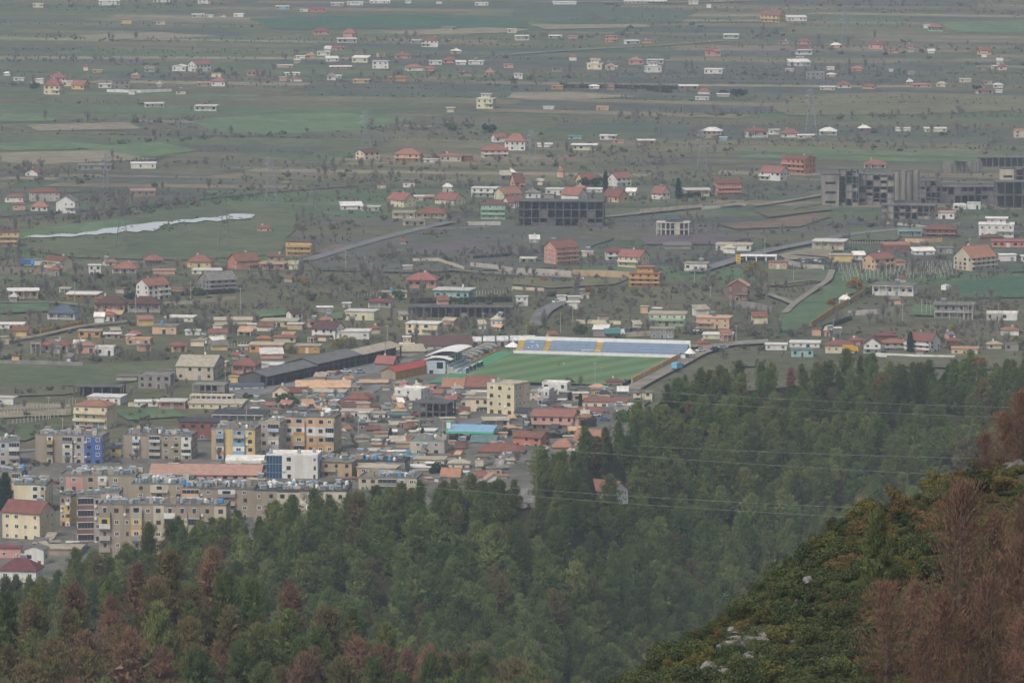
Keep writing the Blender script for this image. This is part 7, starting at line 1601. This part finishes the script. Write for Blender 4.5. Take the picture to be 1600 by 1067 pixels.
for x, y, k, s, lab in ((917, 290, 'cr', 1.1, 'dark round conifer west of white gabled house'), (934, 292, 'cr', 1.25, 'larger dark round conifer next to it before yellow house'), (946, 298, 'co', 1.0, 'dark cone conifer before white gabled house'), (1060, 312, 'co', 1.1, 'dark conifer beside cream slab house'), (1422, 553, 'co', 0.9, 'dark conifer against the large white house by wood'), (1336, 452, 'au', 1.15, 'rusty orange tree on garden slope'), (1298, 478, 'au', 0.7, 'rusty bush lower on garden slope'), (476, 446, 'au', 0.7, 'orange-leaved tree among bare trees below road'),
    (921, 462, 'au', 0.9, 'thin orange tree beside tan wall'), (1178, 430, 'ay', 1.4, 'yellow-green leafy tree near petrol canopy'), (1192, 436, 'ay', 1.0, 'smaller yellow-green tree near petrol canopy'), (1532, 575, 'au', 1.0, 'bright orange tree at wood edge'), (1490, 520, 'ay', 0.8, 'yellow tree beside poles'), (968, 535, 'cr', 0.75, 'round dark tree by the vehicle yard'), (705, 205, 'gt', 1.2, 'dark tree alone near tiered villa'), (764, 208, 'cr', 1.4, 'tall dark oak above red-roofed trio'),
    (1526, 142, 'cr', 1.0, 'dark conifer in far right fields'), (1128, 150, 'cr', 1.0, 'first dark round tree beside red cottage on far plain'), (1150, 150, 'cr', 1.2, 'second dark round tree beside red cottage on far plain'), (1162, 150, 'cr', 1.0, 'third dark round tree beside red cottage on far plain'), (345, 118, 'gt', 1.3, 'dark green grove before large white gabled house'), (55, 140, 'gt', 1.2, 'dark tree at far left cluster'), (9, 800, 'co', 1.3, 'dark conifer beside red-roofed hall, left edge'), (4, 802, 'co', 1.1, 'second dark conifer cut by left edge'),
    (448, 632, 'gt', 1.1, 'leafy green tree beside cream gabled cottage'), (460, 634, 'gt', 0.9, 'smaller leafy tree beside pale yellow cottage'), (530, 545, 'ay', 1.0, 'grey-green tree by orange houses, west'), (548, 544, 'ay', 1.1, 'grey-green tree by orange houses, east'), (454, 552, 'ay', 0.8, 'olive tree between two orange houses'), (932, 700, 'cr', 1.2, 'dark round tree before steep orange roof'), (984, 662, 'gt', 1.3, 'round green tree at wood corner'), (975, 658, 'gt', 1.1, 'second round green tree at wood corner'),
    (756, 558, 'gt', 0.9, 'grey tree behind barrel-roofed stalls'), (830, 522, 'ay', 1.1, 'broad olive tree behind blue stand'), (905, 522, 'gt', 1.0, 'green tree by vehicle yard wall'), (1352, 460, 'gt', 0.8, 'green bush at garden wall top'), (520, 440, 'gt', 0.8, 'dark green thicket in bare trees'), (600, 470, 'gt', 0.9, 'dark evergreen beside pink porch house, west'), (625, 468, 'gt', 1.0, 'dark evergreen beside pink porch house, east'), (700, 478, 'gt', 0.9, 'green hedge tree before teal house, west'), (725, 480, 'gt', 0.9, 'green hedge tree before teal house, east'), (1585, 545, 'ay', 1.0, 'olive tree at right edge by wood'),
    (206, 468, 'cr', 0.8, 'dark tree beside tall white house'), (312, 462, 'gt', 0.9, 'green hedge tree below grey unfinished house'), (155, 435, 'cr', 0.7, 'round dark tree behind white shell'), (890, 492, 'ay', 0.9, 'olive tree by street bend'), (1310, 405, 'gt', 0.9, 'dark hedge tree beside yellow store'), (690, 742, 'cr', 1.1, 'dark tree above pines by orange roof'), (610, 690, 'co', 0.5, 'small cypress on town roadside, west'), (660, 690, 'co', 0.5, 'small cypress on town roadside, east'), (890, 636, 'co', 0.55, 'slim rusty cypress before white building, west'), (907, 638, 'co', 0.55, 'slim rusty cypress before white building, east')):
    plant(k, G(x, y), s, 'tree', lab, 'tree', None)
# hedges
def hedge(x0, y0, x1, y1, h, label, d=1.4):
    a, b = G(x0, y0), G(x1, y1); ln = (b - a).length; nr = np.random.default_rng(int(x0)); n = int(ln * 60)
    C = np.stack([nr.uniform(-ln / 2, ln / 2, n), nr.uniform(-d / 2, d / 2, n), nr.uniform(0, h, n)], 1); V, T = quads(nr, C, unit(nr.normal(size=(n, 3))), nr.uniform(0.12, 0.3, n)); c = (a + b) / 2
    e = empty('hedge', c, math.atan2((b - a).y, (b - a).x)); tag(e, label, 'hedge'); inst('foliage', npmesh('foliage', V, T, [CONIF]), e); MB().box(-ln / 2, ln / 2, -0.08, 0.08, -0.2, h * 0.8, BARK).build('stems', e)
for a in ((820, 690, 925, 686, 3.2, 'tall clipped dark green hedge behind salmon house'), (735, 688, 800, 684, 3.4, 'dark green hedge beside filling station'), (655, 697, 690, 695, 3.0, 'dark cypress hedge along main road'), (908, 672, 932, 670, 4.6, 'green net-like hedge beside pink tower'), (817, 676, 830, 675, 5.2, 'dark green screen west of big red-roofed house'), (640, 474, 800, 472, 2.6, 'green hedge before teal house'), (740, 406, 800, 402, 2.0, 'dark hedge above pale walls'), (1060, 310, 1110, 306, 2.4, 'dark hedge before cream slab house'), (268, 463, 366, 458, 2.2, 'clipped hedge below grey unfinished house'), (1270, 520, 1330, 500, 1.8, 'garden hedge under stepped yellow wall'), (880, 138, 1060, 140, 3.0, 'long dark windbreak hedge on far plain'), (1010, 142, 1050, 146, 3.5, 'dark hedge west of tan open-fronted house')): hedge(*a)

# ---------------------------------------------------------------- wires over the wood
WIRE = mat('wire', '#7c847f', 0.5, 0.05)
def wire(p0, p1, sag, label):
    a, b = at_depth(*p0), at_depth(*p1); q = MB(); n = 28; pr = None
    for i in range(n + 1):
        t = i / n; c = a.lerp(b, t); c.z -= sag * 4 * t * (1 - t)
        if pr is not None: q.tube(pr, c, 0.045, 0.045, 4, WIRE, False)
        pr = c
    o = q.build('power_line'); tag(o, label, 'power line', 'power lines over the pine wood')
for a in (((1002, 611, 1720), (1800, 640, 1650), 1.0, 'topmost thin wire crossing the upper pine wood'), ((1002, 624, 1720), (1800, 657, 1650), 1.0, 'second thin wire crossing the upper pine wood'), ((838, 700, 1560), (1560, 745, 1480), 0.6, 'third thin wire across middle pine wood'), ((990, 696, 1550), (1640, 718, 1480), 0.5, 'faint upper wire across middle pine wood'), ((628, 757, 1535), (1420, 812, 1440), 0.8, 'lowest thin wire across pine wood'), ((800, 762, 1535), (1420, 796, 1440), 0.5, 'faint wire just above the lowest one')): wire(*a)
for x, y, d_, lab in ((1002, 606, 1721, 'wooden pole carrying the two topmost wires'), (838, 697, 1561, 'wooden pole at start of third wire'), (628, 753, 1536, 'wooden pole at start of lowest wire')):
    t_ = at_depth(x, y, d_); e = empty('utility_pole', (t_.x, t_.y, t_.z - 14)); tag(e, lab, 'utility pole'); MB().tube((0, 0, 0), (0, 0, 14), 0.2, 0.13, 6, BARKG).build('shaft', e); MB().box(-1.2, 1.2, -0.1, 0.1, 13.1, 13.35, BARKG).build('cross_bar', e)
# one name for each pole and each roof tank
ORD = 'first second third fourth fifth sixth seventh eighth ninth tenth eleventh twelfth thirteenth fourteenth fifteenth sixteenth seventeenth eighteenth nineteenth twentieth'.split()
by = {}
for o in COL.objects:
    if o.parent is None and o.get('category') in ('water tank', 'water heater') and o.get('group'): by.setdefault(o['label'], []).append(o)
    if o.parent is None and o.get('category') == 'utility pole' and o.get('group'): o['label'] = 'slim pale utility pole near ' + nearest(o.location.x, o.location.y)
for lab, os_ in by.items():
    if len(os_) > 1:
        os_.sort(key=lambda o: o.location.x)
        for i, o in enumerate(os_): o['label'] = ' '.join((lab.split(' on the roof')[0] + ', ' + ORD[min(i, 19)] + ' from left on the roof' + lab.split(' on the roof')[1]).split()[:16])

same = {}
for o in COL.objects:
    if o.parent is None and o.get('label') and o.get('category'): same.setdefault(o['label'], []).append(o)
for lab, os_ in same.items():
    if 1 < len(os_):
        os_.sort(key=lambda o: to_px(o.location)[0])
        for i, o in enumerate(os_):
            w_ = ORD[i] if i < 20 else 'twenty-' + ORD[min(i - 20, 8)]
            o['label'] = ' '.join(lab.split()[:13]) + ', ' + w_ + ' from left'
# ---------------------------------------------------------------- haze
hz = MB().box(-15100, 15100, -3100, 28100, -2.0, 330.0, DARK)
hm = bpy.data.materials.new('haze_air'); hm.use_nodes = True
hn = hm.node_tree.nodes; hn.remove(hn['Principled BSDF'])
pv = hn.new('ShaderNodeVolumePrincipled'); pv.inputs['Color'].default_value = (0.72, 0.86, 1.0, 1)
pv.inputs['Density'].default_value = 0.000068; pv.inputs['Anisotropy'].default_value = 0.0
hm.node_tree.links.new(pv.outputs[0], hn['Material Output'].inputs['Volume'])
hz.mats = [hm]
hzo = hz.build('haze'); tag(hzo, None, None, None, 'stuff')
